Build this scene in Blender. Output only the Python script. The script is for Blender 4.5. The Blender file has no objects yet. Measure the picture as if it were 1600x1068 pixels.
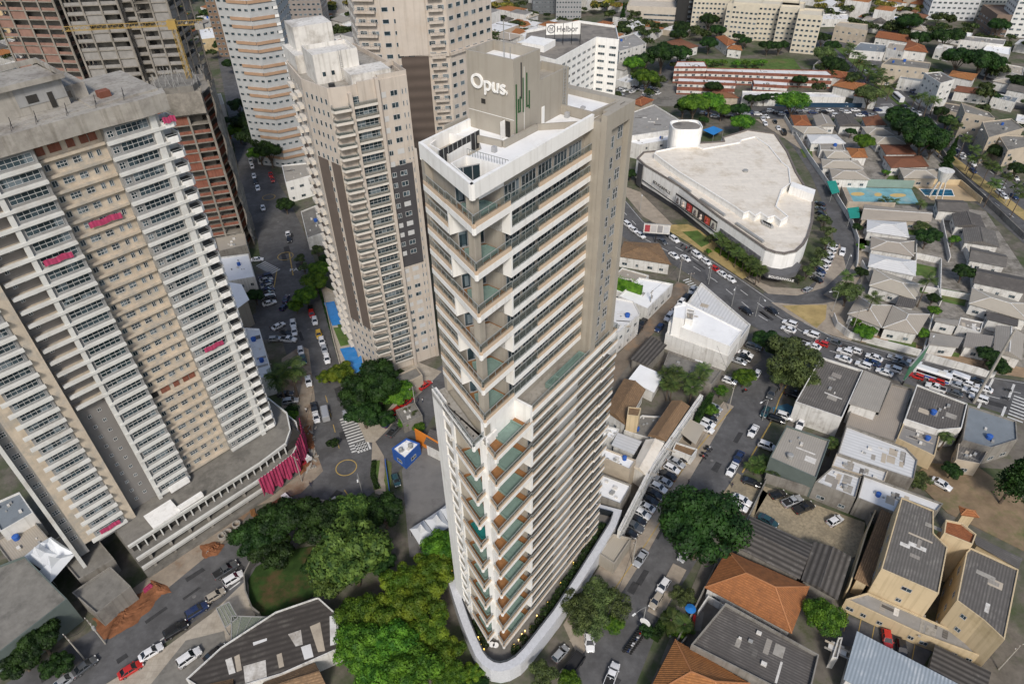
import bpy, math, random
from mathutils import Vector, Matrix
from mathutils.geometry import tessellate_polygon
random.seed(7)
C = bpy.context.scene.collection
SC = bpy.context.scene
# ---------------------------------------------------------------- camera, sky, sun, exposure
F = 1067.0; TH = math.radians(39.1); RO = math.radians(1.15); H = 130.0   # a drone 130 m up
CW, SW = math.cos(RO), math.sin(RO)
def ray(px, py):
    x = px - 800; y = py - 534
    xr = CW*x - SW*y; yr = SW*x + CW*y
    return Vector((xr, F*math.cos(TH) - yr*math.sin(TH), -F*math.sin(TH) - yr*math.cos(TH)))
def P(px, py, z=0.0):
    d = ray(px, py); t = (z - H)/d.z
    return Vector((d.x*t, d.y*t, z))
R_ = Vector((1, 0, 0)); D_ = Vector((0, -math.sin(TH), -math.cos(TH)))
right = R_*CW + D_*SW; down = D_*CW - R_*SW; fwd = Vector((0, math.cos(TH), -math.sin(TH)))
cam = bpy.data.cameras.new('camera'); co = bpy.data.objects.new('camera', cam); C.objects.link(co)
m = Matrix.Identity(4)
for i in range(3):
    m[i][0] = right[i]; m[i][1] = -down[i]; m[i][2] = -fwd[i]
m[0][3], m[1][3], m[2][3] = 0, 0, H
co.matrix_world = m
cam.sensor_width = 36; cam.lens = 36*F/1600; cam.clip_end = 20000; cam.clip_start = 1
SC.camera = co
w = bpy.data.worlds.new('World'); SC.world = w; w.use_nodes = True
nt = w.node_tree; bg = nt.nodes['Background']
sky = nt.nodes.new('ShaderNodeTexSky'); sky.sky_type = 'NISHITA'; sky.sun_disc = False
SUN_EL = math.radians(42); SUN_AZ = math.radians(179)      # measured from +Y towards +X
sky.sun_elevation = SUN_EL; sky.sun_rotation = SUN_AZ
sky.air_density = 1.0; sky.dust_density = 2.0; sky.ozone_density = .7
nt.links.new(sky.outputs[0], bg.inputs[0]); bg.inputs[1].default_value = 0.11
sl = bpy.data.lights.new('sun', 'SUN'); sl.energy = 2.2; sl.angle = math.radians(10); sl.color = (1, .94, .86)
so = bpy.data.objects.new('sun', sl); C.objects.link(so)
sd = Vector((math.sin(SUN_AZ)*math.cos(SUN_EL), math.cos(SUN_AZ)*math.cos(SUN_EL), math.sin(SUN_EL)))
so.rotation_euler = sd.to_track_quat('Z', 'Y').to_euler(); so.location = (0, 0, 300)
SC.view_settings.view_transform = 'Standard'; SC.view_settings.look = 'None'; SC.view_settings.gamma = 1
SC.view_settings.exposure = 0.36
SC.cycles.max_bounces = 5; SC.cycles.transparent_max_bounces = 8; SC.cycles.use_denoising = True

# ---------------------------------------------------------------- materials
MATS = {}
def mat(name, col, rough=.85, var=.16, sc=.35, spec=.25, stripe=None, stain=None, bump=0, brick=None, metal=0, objvar=0, stainsc=.12, stainth=.56, streak=0):
    """procedural surface: noise variation, optional ribs (period, axis, strength), stains, masonry courses"""
    if name in MATS: return MATS[name]
    M = bpy.data.materials.new(name); M.use_nodes = True; MATS[name] = M
    t = M.node_tree; N = t.nodes; L = t.links; b = N['Principled BSDF']
    b.inputs['Roughness'].default_value = rough; b.inputs['Specular IOR Level'].default_value = spec; b.inputs['Metallic'].default_value = metal
    tc = N.new('ShaderNodeTexCoord'); o = tc.outputs['Object']
    n1 = N.new('ShaderNodeTexNoise'); n1.inputs['Scale'].default_value = sc; n1.inputs['Detail'].default_value = 6; n1.inputs['Roughness'].default_value = .65
    L.new(o, n1.inputs['Vector'])
    r = N.new('ShaderNodeValToRGB'); e = r.color_ramp.elements
    e[0].position = .32; e[1].position = .68
    e[0].color = tuple(c*(1-var) for c in col) + (1,); e[1].color = tuple(min(1, c*(1+var)) for c in col) + (1,)
    L.new(n1.outputs[0], r.inputs[0]); cur = r.outputs[0]
    def mix(a, bcol, fac, mode='MIX'):
        x = N.new('ShaderNodeMix'); x.data_type = 'RGBA'; x.blend_type = mode
        if isinstance(fac, float): x.inputs[0].default_value = fac
        else: L.new(fac, x.inputs[0])
        L.new(a, x.inputs[6])
        if isinstance(bcol, tuple): x.inputs[7].default_value = bcol + (1,)
        else: L.new(bcol, x.inputs[7])
        return x.outputs[2]
    if stain:
        n2 = N.new('ShaderNodeTexNoise'); n2.inputs['Scale'].default_value = stainsc; n2.inputs['Detail'].default_value = 9; n2.inputs['Roughness'].default_value = .72
        L.new(o, n2.inputs['Vector'])
        r2 = N.new('ShaderNodeValToRGB'); r2.color_ramp.elements[0].position = stainth-.06; r2.color_ramp.elements[1].position = stainth+.1
        L.new(n2.outputs[0], r2.inputs[0]); cur = mix(cur, stain, r2.outputs[0])
    if streak:                               # rain streaks running down the walls
        mp_ = N.new('ShaderNodeMapping'); mp_.inputs['Scale'].default_value = (1.6, 1.6, .07); L.new(o, mp_.inputs[0])
        n3 = N.new('ShaderNodeTexNoise'); n3.inputs['Scale'].default_value = 1.0; n3.inputs['Detail'].default_value = 5; L.new(mp_.outputs[0], n3.inputs['Vector'])
        r3 = N.new('ShaderNodeValToRGB'); r3.color_ramp.elements[0].position = .5; r3.color_ramp.elements[1].position = .72
        r3.color_ramp.elements[0].color = (1,1,1,1); r3.color_ramp.elements[1].color = (1-streak, 1-streak*1.05, 1-streak*1.15, 1); L.new(n3.outputs[0], r3.inputs[0]); cur = mix(cur, r3.outputs[0], 1.0, 'MULTIPLY')
    h = None
    if stripe:
        per, ax, amt = stripe
        wv = N.new('ShaderNodeTexWave'); wv.wave_type = 'BANDS'; wv.bands_direction = ax; wv.inputs['Scale'].default_value = .314159/per*1.0
        wv.inputs['Distortion'].default_value = .25; wv.inputs['Detail'].default_value = 1
        L.new(o, wv.inputs['Vector'])
        cur = mix(cur, tuple(c*(1-amt) for c in col), wv.outputs[0]); h = wv.outputs[0]
    if brick:
        bw, bh, amt = brick
        bt = N.new('ShaderNodeTexBrick'); bt.inputs['Scale'].default_value = 1; bt.inputs['Brick Width'].default_value = bw; bt.inputs['Row Height'].default_value = bh
        bt.inputs['Mortar Size'].default_value = min(bw, bh)*.05; bt.inputs['Color1'].default_value = (1, 1, 1, 1); bt.inputs['Color2'].default_value = (1-amt*.6,)*3 + (1,); bt.inputs['Mortar'].default_value = (1-amt,)*3 + (1,)
        L.new(o, bt.inputs['Vector']); cur = mix(cur, bt.outputs[0], 1.0, 'MULTIPLY')
    if objvar:
        oi = N.new('ShaderNodeObjectInfo'); hs = N.new('ShaderNodeHueSaturation')
        a = N.new('ShaderNodeMapRange'); a.inputs[3].default_value = 1-objvar; a.inputs[4].default_value = 1+objvar
        L.new(oi.outputs['Random'], a.inputs[0]); L.new(a.outputs[0], hs.inputs['Value'])
        a2 = N.new('ShaderNodeMapRange'); a2.inputs[3].default_value = .5-objvar*.06; a2.inputs[4].default_value = .5+objvar*.06
        L.new(oi.outputs['Random'], a2.inputs[0]); L.new(a2.outputs[0], hs.inputs['Hue'])
        L.new(cur, hs.inputs['Color']); cur = hs.outputs[0]
    L.new(cur, b.inputs['Base Color'])
    if bump:
        bp = N.new('ShaderNodeBump'); bp.inputs['Strength'].default_value = bump; bp.inputs['Distance'].default_value = .06
        L.new(h if h else n1.outputs[0], bp.inputs['Height']); L.new(bp.outputs[0], b.inputs['Normal'])
    return M
def glassmat(name, col, rough=.06, alpha=1.0):
    if name in MATS: return MATS[name]
    M = bpy.data.materials.new(name); M.use_nodes = True; MATS[name] = M
    t = M.node_tree; b = t.nodes['Principled BSDF']; b.inputs['Base Color'].default_value = col + (1,)
    b.inputs['Roughness'].default_value = rough; b.inputs['Specular IOR Level'].default_value = .7 if alpha == 1.0 else .3; b.inputs['Alpha'].default_value = alpha
    if alpha == 1.0:                         # some rooms have pale curtains or blinds
        tc = t.nodes.new('ShaderNodeTexCoord'); n = t.nodes.new('ShaderNodeTexWhiteNoise'); s = t.nodes.new('ShaderNodeVectorMath'); s.operation = 'SNAP'
        s.inputs[1].default_value = (1.3, 1.3, 1.5); t.links.new(tc.outputs['Object'], s.inputs[0]); t.links.new(s.outputs[0], n.inputs[0])
        r = t.nodes.new('ShaderNodeValToRGB'); r.color_ramp.interpolation = 'CONSTANT'; e = r.color_ramp.elements
        e[0].position = 0; e[0].color = col + (1,); e[1].position = .8; e[1].color = tuple(min(1, c*2.6+.10) for c in col) + (1,)
        x = e.new(.45); x.color = tuple(c*1.7+.012 for c in col) + (1,)
        t.links.new(n.outputs[0], r.inputs[0]); t.links.new(r.outputs[0], b.inputs['Base Color'])
    return M
def paint(name, col, coat=.5, rough=.35, metal=0.0):
    if name in MATS: return MATS[name]
    M = bpy.data.materials.new(name); M.use_nodes = True; MATS[name] = M
    b = M.node_tree.nodes['Principled BSDF']; b.inputs['Base Color'].default_value = col + (1,)
    b.inputs['Roughness'].default_value = rough; b.inputs['Coat Weight'].default_value = coat; b.inputs['Metallic'].default_value = metal
    return M
def leafmat(name, c1, c2, sc=.6):
    if name in MATS: return MATS[name]
    M = bpy.data.materials.new(name); M.use_nodes = True; MATS[name] = M
    t = M.node_tree; N = t.nodes; L = t.links; b = N['Principled BSDF']; b.inputs['Roughness'].default_value = .6; b.inputs['Specular IOR Level'].default_value = .25
    tc = N.new('ShaderNodeTexCoord'); n = N.new('ShaderNodeTexNoise'); n.inputs['Scale'].default_value = sc; n.inputs['Detail'].default_value = 5
    L.new(tc.outputs['Object'], n.inputs['Vector']); r = N.new('ShaderNodeValToRGB'); e = r.color_ramp.elements
    e[0].position = .38; e[1].position = .64; e[0].color = c1 + (1,); e[1].color = c2 + (1,)
    L.new(n.outputs[0], r.inputs[0])
    oi = N.new('ShaderNodeObjectInfo'); hs = N.new('ShaderNodeHueSaturation'); a = N.new('ShaderNodeMapRange'); a.inputs[3].default_value = .75; a.inputs[4].default_value = 1.3
    L.new(oi.outputs['Random'], a.inputs[0]); L.new(a.outputs[0], hs.inputs['Value'])
    a2 = N.new('ShaderNodeMapRange'); a2.inputs[3].default_value = .485; a2.inputs[4].default_value = .515; L.new(oi.outputs['Random'], a2.inputs[0]); L.new(a2.outputs[0], hs.inputs['Hue'])
    L.new(r.outputs[0], hs.inputs['Color']); L.new(hs.outputs[0], b.inputs['Base Color'])
    tr = N.new('ShaderNodeBsdfTranslucent'); L.new(hs.outputs[0], tr.inputs[0]); mx = N.new('ShaderNodeMixShader'); mx.inputs[0].default_value = .25
    L.new(b.outputs[0], mx.inputs[1]); L.new(tr.outputs[0], mx.inputs[2]); L.new(mx.outputs[0], N['Material Output'].inputs[0])
    return M
def lamp_mat(name, col, s):
    if name in MATS: return MATS[name]
    M = bpy.data.materials.new(name); M.use_nodes = True; MATS[name] = M
    b = M.node_tree.nodes['Principled BSDF']; b.inputs['Emission Color'].default_value = col + (1,); b.inputs['Emission Strength'].default_value = s
    return M
WHITE = mat('white_paint', (.80, .79, .76), .6, .05, .5, stain=(.66, .64, .60), stainth=.62, streak=.14)
DWHITE = mat('dirty_white', (.62, .60, .56), .8, .10, .5, stain=(.34, .31, .27), streak=.3)
TAN = mat('tan_band', (.56, .43, .31), .7, .08)
TAUPE = mat('taupe_wall', (.345, .315, .265), .8, .06, .3, stain=(.31, .28, .235), streak=.14)
SLABG = mat('shade_toned_floor', (.13, .125, .115), .9, .15, .5)  # dark grey carries the shade of the balcony recesses
GREY = mat('grey_panel', (.36, .36, .36), .7, .08)
CONC = mat('concrete', (.33, .31, .275), .95, .14, .5, stain=(.19, .17, .15), streak=.3)
DCONC = mat('dark_concrete', (.19, .18, .16), .95, .18, .6, stain=(.10, .095, .085))
ROOFW = mat('white_roof', (.80, .80, .79), .5, .05, .3, stain=(.62, .61, .59), stainth=.6)
GLASS = glassmat('window_glass', (.020, .034, .042))
GGLASS = glassmat('green_glass', (.05, .085, .085))
RAILG = glassmat('rail_glass', (.08, .12, .115), .05, .22)
RAIL = mat('rail_metal', (.30, .31, .30), .5, .02)
DARK = mat('interior_shade', (.035, .033, .03), .9, .3)  # near-black solids with the shade of openings put into their colour
BLACKM = mat('black_metal', (.03, .03, .032), .5, .1)
WOOD = mat('wood_deck', (.31, .15, .06), .7, .25, 1.5, stripe=(.2, 'X', .35))
POOLG = mat('pool_liner', (.19, .27, .235), .25, .12, .9, brick=(.5, .5, .12))  # green lowered to hold the shade under the balconies above
POOLB = mat('pool_blue', (.03, .19, .47), .12, .12, 1.0, spec=.6)
FRAME = mat('white_frame', (.50, .50, .49), .5, .03)
STEEL = mat('galvanised', (.30, .30, .29), .55, .12)
BEIGE = mat('beige_plaster', (.50, .42, .325), .9, .06, .25, stain=(.41, .335, .26))
BROWN = mat('brown_plaster', (.125, .10, .085), .9, .08, .3)
PINK = mat('pink_net', (.40, .05, .12), .8, .30, 1.2, stripe=(.6, 'X', .22))
BRICK = mat('red_brick', (.235, .095, .065), .95, .2, .6, brick=(.4, .2, .3), stain=(.20, .07, .045))
STONE = mat('pale_paving', (.40, .355, .29), .95, .14, .5, stain=(.27, .23, .18), brick=(1.2, 1.2, .14))

# ---------------------------------------------------------------- mesh builder
class MB:
    def __init__(s): s.v = []; s.f = []; s.m = []; s.mi = 0
    def add(s, vs, fs):
        n = len(s.v); s.v += [tuple(p) for p in vs]
        for f in fs: s.f.append(tuple(i+n for i in f)); s.m.append(s.mi)
        return s
    def box(s, x0, y0, z0, x1, y1, z1):
        if x1 < x0: x0, x1 = x1, x0
        if y1 < y0: y0, y1 = y1, y0
        return s.add([(x0,y0,z0),(x1,y0,z0),(x1,y1,z0),(x0,y1,z0),(x0,y0,z1),(x1,y0,z1),(x1,y1,z1),(x0,y1,z1)],
              [(0,3,2,1),(4,5,6,7),(0,1,5,4),(1,2,6,5),(2,3,7,6),(3,0,4,7)])
    def prism(s, poly, z0, z1, top=True, bot=True):
        poly = ccw(poly); n = len(poly)
        vs = [(p[0],p[1],z0) for p in poly] + [(p[0],p[1],z1) for p in poly]
        fs = [(i,(i+1)%n,n+(i+1)%n,n+i) for i in range(n)]
        if top: fs.append(tuple(range(n, 2*n)))
        if bot: fs.append(tuple(range(n-1, -1, -1)))
        return s.add(vs, fs)
    def sheet(s, poly, z):
        poly = ccw(poly); return s.add([(p[0],p[1],z) for p in poly], [tuple(range(len(poly)))])
    def bar(s, a, b, w, h=None, up=None):
        a = Vector(a); b = Vector(b); h = h or w; d = (b-a)
        if d.length < 1e-6: return s
        d.normalize(); up = Vector(up) if up else (Vector((0,0,1)) if abs(d.z) < .95 else Vector((1,0,0)))
        x = d.cross(up).normalized()*w/2; y = x.cross(d).normalized()*h/2
        vs = [a-x-y, a+x-y, a+x+y, a-x+y, b-x-y, b+x-y, b+x+y, b-x+y]
        return s.add(vs, [(0,3,2,1),(4,5,6,7),(0,1,5,4),(1,2,6,5),(2,3,7,6),(3,0,4,7)])
    def tube(s, pts, r, n=8):
        pts = [Vector(p) for p in pts]
        if not isinstance(r, (list, tuple)): r = [r]*len(pts)
        vs = []
        for i, p in enumerate(pts):
            d = (pts[min(i+1,len(pts)-1)]-pts[max(i-1,0)]).normalized(); up = Vector((0,0,1)) if abs(d.z) < .9 else Vector((1,0,0))
            x = d.cross(up).normalized(); y = x.cross(d)
            for k in range(n):
                a = 2*math.pi*k/n; vs.append(p + x*math.cos(a)*r[i] + y*math.sin(a)*r[i])
        fs = [(i*n+k, i*n+(k+1)%n, (i+1)*n+(k+1)%n, (i+1)*n+k) for i in range(len(pts)-1) for k in range(n)]
        fs += [tuple(range(n-1,-1,-1)), tuple(range((len(pts)-1)*n, len(pts)*n))]
        return s.add(vs, fs)
    def wallslab(s, a, b, z0, z1, t, off=0):
        """upright slab along a-b; occupies off..off+t to the right of the direction a->b"""
        a = Vector((a[0],a[1],0)); b = Vector((b[0],b[1],0)); d = (b-a).normalized(); n = Vector((d.y,-d.x,0))
        p = [a+n*off, b+n*off, b+n*(off+t), a+n*(off+t)]
        return s.prism([(q.x,q.y) for q in p], z0, z1)
    def mesh(s, name, mats):
        me = bpy.data.meshes.new(name); me.from_pydata(s.v, [], s.f)
        for x in (mats if isinstance(mats, (list, tuple)) else [mats]): me.materials.append(x)
        if any(s.m): me.polygons.foreach_set('material_index', s.m)
        me.update(); return me
    def build(s, name, mats, parent=None, label=None, kind=None, smooth=False):
        me = s.mesh(name, mats)
        if smooth: me.polygons.foreach_set('use_smooth', [True]*len(me.polygons))
        o = bpy.data.objects.new(name, me); C.objects.link(o); o.parent = parent
        if label: o['label'] = label
        if kind: o['kind'] = kind
        return o
def area2(p): return sum(p[i-1][0]*p[i][1]-p[i][0]*p[i-1][1] for i in range(len(p)))
def ccw(p):
    p = [(q[0], q[1]) for q in p]; return p if area2(p) > 0 else p[::-1]
def inset(poly, d):
    poly = ccw(poly); n = len(poly); out = []
    for i in range(n):
        a, b, c = (Vector(poly[i-1]), Vector(poly[i]), Vector(poly[(i+1)%n]))
        e1 = (b-a).normalized(); e2 = (c-b).normalized(); n1 = Vector((-e1.y, e1.x)); n2 = Vector((-e2.y, e2.x))
        k = n1+n2; den = max(.35, 1+n1.dot(n2)); out.append(tuple(b + k*(d/den)))
    return out
def ring(mb, poly, t, z0, z1):
    """a parapet: poly outside, thickness t"""
    a = ccw(poly); b = inset(a, t); n = len(a)
    vs = [(p[0],p[1],z0) for p in a]+[(p[0],p[1],z0) for p in b]+[(p[0],p[1],z1) for p in a]+[(p[0],p[1],z1) for p in b]
    fs = []
    for i in range(n):
        j = (i+1)%n
        fs += [(i,j,2*n+j,2*n+i),(n+j,n+i,3*n+i,3*n+j),(2*n+i,2*n+j,3*n+j,3*n+i),(j,i,n+i,n+j)]
    return mb.add(vs, fs)
LABS = []
def thing(name, label, cat, loc=(0,0,0), rotz=0, group=None):
    o = bpy.data.objects.new(name, None); C.objects.link(o); o.location = loc; o.rotation_euler = (0,0,rotz)
    o['label'] = label; o['category'] = cat
    if group: o['group'] = group
    return o
def tag(o, label, cat, group=None):
    o['label'] = label; o['category'] = cat
    if group: o['group'] = group
    return o
def struct(name, mb, m):
    o = mb.build(name, m); o['kind'] = 'structure'; return o
class Rep:
    """repeated parts: the first 100 (largest in view) as parts of their own, the rest as one"""
    def __init__(s, name, mats, parent, lim=96): s.n=name; s.m=mats; s.p=parent; s.l=lim; s.a=[]
    def add(s, mb): s.a.append(mb)
    def flush(s):
        cp = Vector((0,0,H)); L = math.radians(0)
        mw = Matrix.Translation(s.p.location) @ Matrix.Rotation(s.p.rotation_euler.z, 4, 'Z')
        def key(mb):
            v = mb.v[0]; return (mw @ Vector(v) - cp).length
        s.a.sort(key=key)
        for mb in s.a[:s.l]: mb.build(s.n, s.m, s.p)
        if len(s.a) > s.l:
            o = MB()
            for mb in s.a[s.l:]:
                n = len(o.v); o.v += mb.v; o.f += [tuple(i+n for i in f) for f in mb.f]; o.m += mb.m
            o.build(s.n, s.m, s.p, kind='stuff')
def copy_tree(o, parent=None):
    c = o.copy(); C.objects.link(c); c.parent = parent
    for ch in o.children: copy_tree(ch, c)
    return c
ORD = ['first','second','third','fourth','fifth','sixth','seventh','eighth','ninth','tenth','eleventh','twelfth','thirteenth','fourteenth','fifteenth','sixteenth','seventeenth','eighteenth','nineteenth','twentieth'] + ['twenty-'+q for q in ('first','second','third','fourth','fifth','sixth','seventh','eighth','ninth')] + ['thirtieth'] + ['thirty-'+q for q in ('first','second','third','fourth','fifth')]
def window(mb, a, b, z0, z1, n=2, rows=1, fr=.07, off=0, dep=.08):
    """frame (material 1) and glass (material 0) on the wall line a-b, proud by dep"""
    A = Vector((a[0],a[1],0)); B = Vector((b[0],b[1],0)); d = (B-A); L = d.length; d.normalize()
    mb.mi = 0; mb.wallslab(a, b, z0, z1, .03, off)
    mb.mi = 1
    for i in range(n+1):
        p = A + d*(L*i/n); q = p + d*(fr if i < n else -fr)
        mb.wallslab((p.x,p.y), (q.x,q.y), z0, z1, dep, off) if i < n else mb.wallslab((q.x,q.y), (p.x,p.y), z0, z1, dep, off)
    for j in range(rows+1):
        zz = z0 + (z1-z0)*j/rows; zz = min(zz, z1-fr)
        mb.wallslab(a, b, zz, zz+fr, dep+.01, off)
    mb.mi = 0; return mb
# ================================================================= ground, roads, paving
GRD = mat('town_ground', (.135, .12, .10), .95, .3, .35, stain=(.06, .08, .035), stainsc=.06, stainth=.50)
ASPH = mat('asphalt', (.108, .107, .108), .85, .2, .5, stain=(.075, .074, .074), stainsc=.16, stainth=.5, spec=.35)
DIRT = mat('dirt_street', (.17, .14, .11), .95, .25, .25, stain=(.25, .17, .11), stainsc=.2)
EARTH = mat('red_earth', (.20, .085, .04), .95, .35, .5, bump=.6)
YEL = mat('yellow_line', (.40, .28, .09), .8, .2, 1)
WLINE = mat('white_line', (.55, .55, .53), .8, .2, 1)
GRASS = mat('grass', (.075, .125, .030), .95, .35, .35, stain=(.13, .13, .05))
DRYG = mat('dry_grass', (.36, .27, .12), .95, .2, .3, stain=(.19, .17, .06))
GRAV = mat('gravel', (.30, .25, .17), .95, .3, 1.6, stain=(.20, .17, .12))
PAVE = mat('pavement', (.32, .275, .22), .95, .16, .4, stain=(.22, .18, .14))
b = MB(); b.box(-4000, -200, -1.0, 4000, 9000, -.06); struct('ground', b, GRD)
def px(pts, z=0): return [tuple(P(x, y, z)[:2]) for x, y in pts]
def flatsheet(name, pts, m, z, dz=None):
    b = MB(); q = px(pts, z)
    if dz: b.prism(q, z-dz, z)
    else: b.sheet(q, z)
    return struct(name, b, m)
ROADZ = [0.0]
def road(name, pts, width, m=ASPH):
    """ribbon road along a pixel polyline"""
    ROADZ[0] += .004; z = ROADZ[0]; q = [P(x, y, z) for x, y in pts]; b = MB(); L = []; R = []
    for i, p in enumerate(q):
        d = (q[min(i+1,len(q)-1)]-q[max(i-1,0)]).normalized(); n = Vector((-d.y, d.x, 0)); wd = width[i] if isinstance(width, list) else width
        L.append(p+n*wd/2); R.append(p-n*wd/2)
    n = len(q); b.add(L+R, [(i, n+i, n+i+1, i+1) for i in range(n-1)])
    struct(name, b, m); return q
def strip(name, pts, width, m, z0, z1, off=0):
    q = [P(x, y, 0) for x, y in pts]; b = MB(); L = []; R = []
    for i, p in enumerate(q):
        d = (q[min(i+1,len(q)-1)]-q[max(i-1,0)]).normalized(); n = Vector((-d.y, d.x, 0))
        L.append(p+n*(off+width/2)); R.append(p+n*(off-width/2))
    n = len(q); vs = [(p.x,p.y,z) for z in (z0, z1) for p in L+R]; m2 = 2*n
    fs = []
    for i in range(n-1):
        fs += [(m2+i, m2+n+i, m2+n+i+1, m2+i+1), (i, m2+i, m2+i+1, i+1), (n+i+1, m2+n+i+1, m2+n+i, n+i)]
    fs += [(0, n, m2+n, m2), (n-1, m2+n-1, m2+2*n-1, 2*n-1)]
    b.add(vs, fs); return struct(name, b, m)
# avenue from its two kerbs
AVU = [(880,262),(969,302),(1005,345),(1075,382),(1150,430),(1200,464),(1262,505),(1300,524),(1375,545),(1445,562),(1550,588),(1640,602)]
AVL = [(860,300),(950,352),(985,378),(1050,412),(1098,443),(1172,507),(1230,540),(1287,560),(1350,578),(1412,598),(1510,628),(1640,668)]
flatsheet('avenue', AVU+AVL[::-1], ASPH, .04)
R1 = [(900,1120),(945,1055),(995,935),(1055,838),(1090,765),(1135,700),(1172,640),(1200,590),(1215,545)]
road('side_street', R1, [11,11.5,12,13,13.5,13.5,12.5,12,11])
R3 = [(1190,462),(1235,478),(1280,468),(1312,440),(1332,405),(1328,360),(1308,312),(1288,270),(1262,232),(1238,205),(1215,182)]
road('curved_street', R3, 12)
R5 = [(1078,446),(1050,483),(1020,522),(985,565),(955,610),(930,660)]
road('dirt_lane', R5, 9, DIRT)
R6 = [(1100,168),(1180,174),(1280,176),(1400,172)]
road('school_street', R6, 15)
R7 = [(1240,15),(1262,50),(1310,87),(1352,125),(1375,148),(1412,178),(1450,225),(1490,262),(1525,293),(1600,352),(1680,420)]
road('boulevard', R7, 15)
R7b = [(1300,50),(1330,72),(1385,120),(1440,170),(1495,225),(1545,266),(1600,308),(1680,370)]
road('boulevard_east', R7b, 15)
R8 = [(20,1110),(130,1040),(215,985),(300,925),(370,880),(430,838),(490,790),(540,735)]
road('west_street', R8, [13,13,13,13,13,12,12,18])
R9 = [(545,745),(535,700),(520,650),(506,600),(490,550),(474,500),(462,455),(450,410),(438,365),(418,315),(402,280),(392,240),(380,190),(365,120),(350,60),(342,10)]
road('tower_street', R9, [22,18,16,15,15,16,17,18,17,16,14,13,13,13,13,13])
R10 = [(545,735),(590,712),(622,680),(650,640),(690,600),(740,560)]
road('cross_street', R10, [20,16,12,11,11,11])
R11 = [(470,478),(430,500),(380,520),(330,540)]
road('west_branch', R11, 15)
flatsheet('parking_forecourt', [(400,428),(440,425),(462,490),(400,505)], ASPH, .055)
flatsheet('visitor_car_park', [(640,700),(700,700),(720,860),(640,870),(628,735)], mat('grey_tarmac', (.17,.165,.16), .9, .12, .3, stain=(.11,.105,.10)), .06)
# far streets
for k, (pts, wd) in enumerate([([(960,165),(985,152),(1040,150),(1100,162)],16), ([(1150,60),(1080,75),(1000,160)],9), ([(1400,165),(1500,150),(1620,120)],10), ([(1540,120),(1600,170)],10), ([(1020,60),(960,20),(900,-5)],9), ([(760,30),(960,52)],9)]):
    road('back_street', pts, wd)
# kerbs and pavements (0.12 m steps)
K = .14
strip('pavement', [(1040,764),(1075,712),(1110,668),(1140,632)], 3.0, PAVE, 0, K, .3)
strip('pavement', [(905,1010),(972,905),(1004,858),(1036,801)], 3.5, PAVE, 0, K, .5)
strip('pavement', [(1045,1000),(1022,960),(1062,885)][::1][1:], 3.0, PAVE, 0, K, 0)
flatsheet('bay_paving', [(905,1030),(1000,880),(1062,775),(1135,650),(1098,640),(1040,712),(958,850),(880,975)], PAVE, .10)
flatsheet('yard_paving', [(1126,776),(1152,738),(1200,770),(1175,812),(1128,812)], GRAV, .10, .1)
flatsheet('mall_pavement', [(960,285),(1005,338),(1075,376),(1150,424),(1200,458),(1246,461),(1290,448),(1322,418),(1312,380),(1270,452),(1205,448),(1140,420),(1060,360),(1000,300)], PAVE, .14, .14)
flatsheet('mall_lawn', [(1030,352),(1075,350),(1118,372),(1180,425),(1160,436),(1075,378)], DRYG, .18, .03)
flatsheet('lawn_strip', [(1066,362),(1090,360),(1112,378),(1096,386)], GRASS, .20, .02)
flatsheet('traffic_island', [(1205,472),(1250,476),(1285,474),(1330,466),(1345,500),(1330,532),(1290,520),(1240,495)], PAVE, .13, .13)
flatsheet('island_grass', [(1222,477),(1262,476),(1292,476),(1290,498),(1276,512),(1245,492)], DRYG, .16, .02)
strip('pavement', [(1345,535),(1375,540),(1440,556),(1550,583),(1640,597)], 4.5, mat('earth_verge', (.28,.20,.13), .95, .2, .5), 0, K, 2.6)
strip('pavement', [(1240,482-8),(1290,462),(1322,438),(1342,405),(1337,358),(1318,310),(1298,268),(1272,230),(1248,203)][1:], 4, PAVE, 0, K, -1.2)
flatsheet('median_grass', [(1458,232),(1492,245),(1600,328),(1680,392),(1680,405),(1600,344),(1530,290),(1490,258)], DRYG, .16, .16)
flatsheet('median_grass', [(1290,62),(1325,78),(1380,125),(1425,168),(1405,165),(1365,130),(1315,84)], GRASS, .16, .16)
flatsheet('triangle_garden', [(548,640),(560,662),(572,690),(586,690),(604,672),(640,630),(690,580),(640,560),(560,590)], STONE, .14, .14)
flatsheet('triangle_lawn', [(556,600),(570,668),(592,655),(650,590),(600,560)], mat('dark_lawn', (.035,.055,.018), .95, .3, .4), .17, .02)
flatsheet('forecourt_verge', [(582,690-8),(600,712),(603,775),(586,770),(580,735)], PAVE, .12, .12)
for pts in ([(584,720),(594,718),(590,752),(596,762),(584,765),(581,740)], [(604,718),(612,722),(611,765),(606,770),(600,750)]): flatsheet('verge_grass', pts, GRASS, .15, .02)
flatsheet('left_verge', [(470,540),(482,545),(492,620),(488,690),(505,735),(470,770),(400,790),(345,850),(260,920),(170,985),(150,960),(330,830),(440,720),(440,560)], mat('muddy_verge', (.27,.225,.175), .95, .25, .3, stain=(.20,.12,.07), stainsc=.1), .05, .04)
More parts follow.
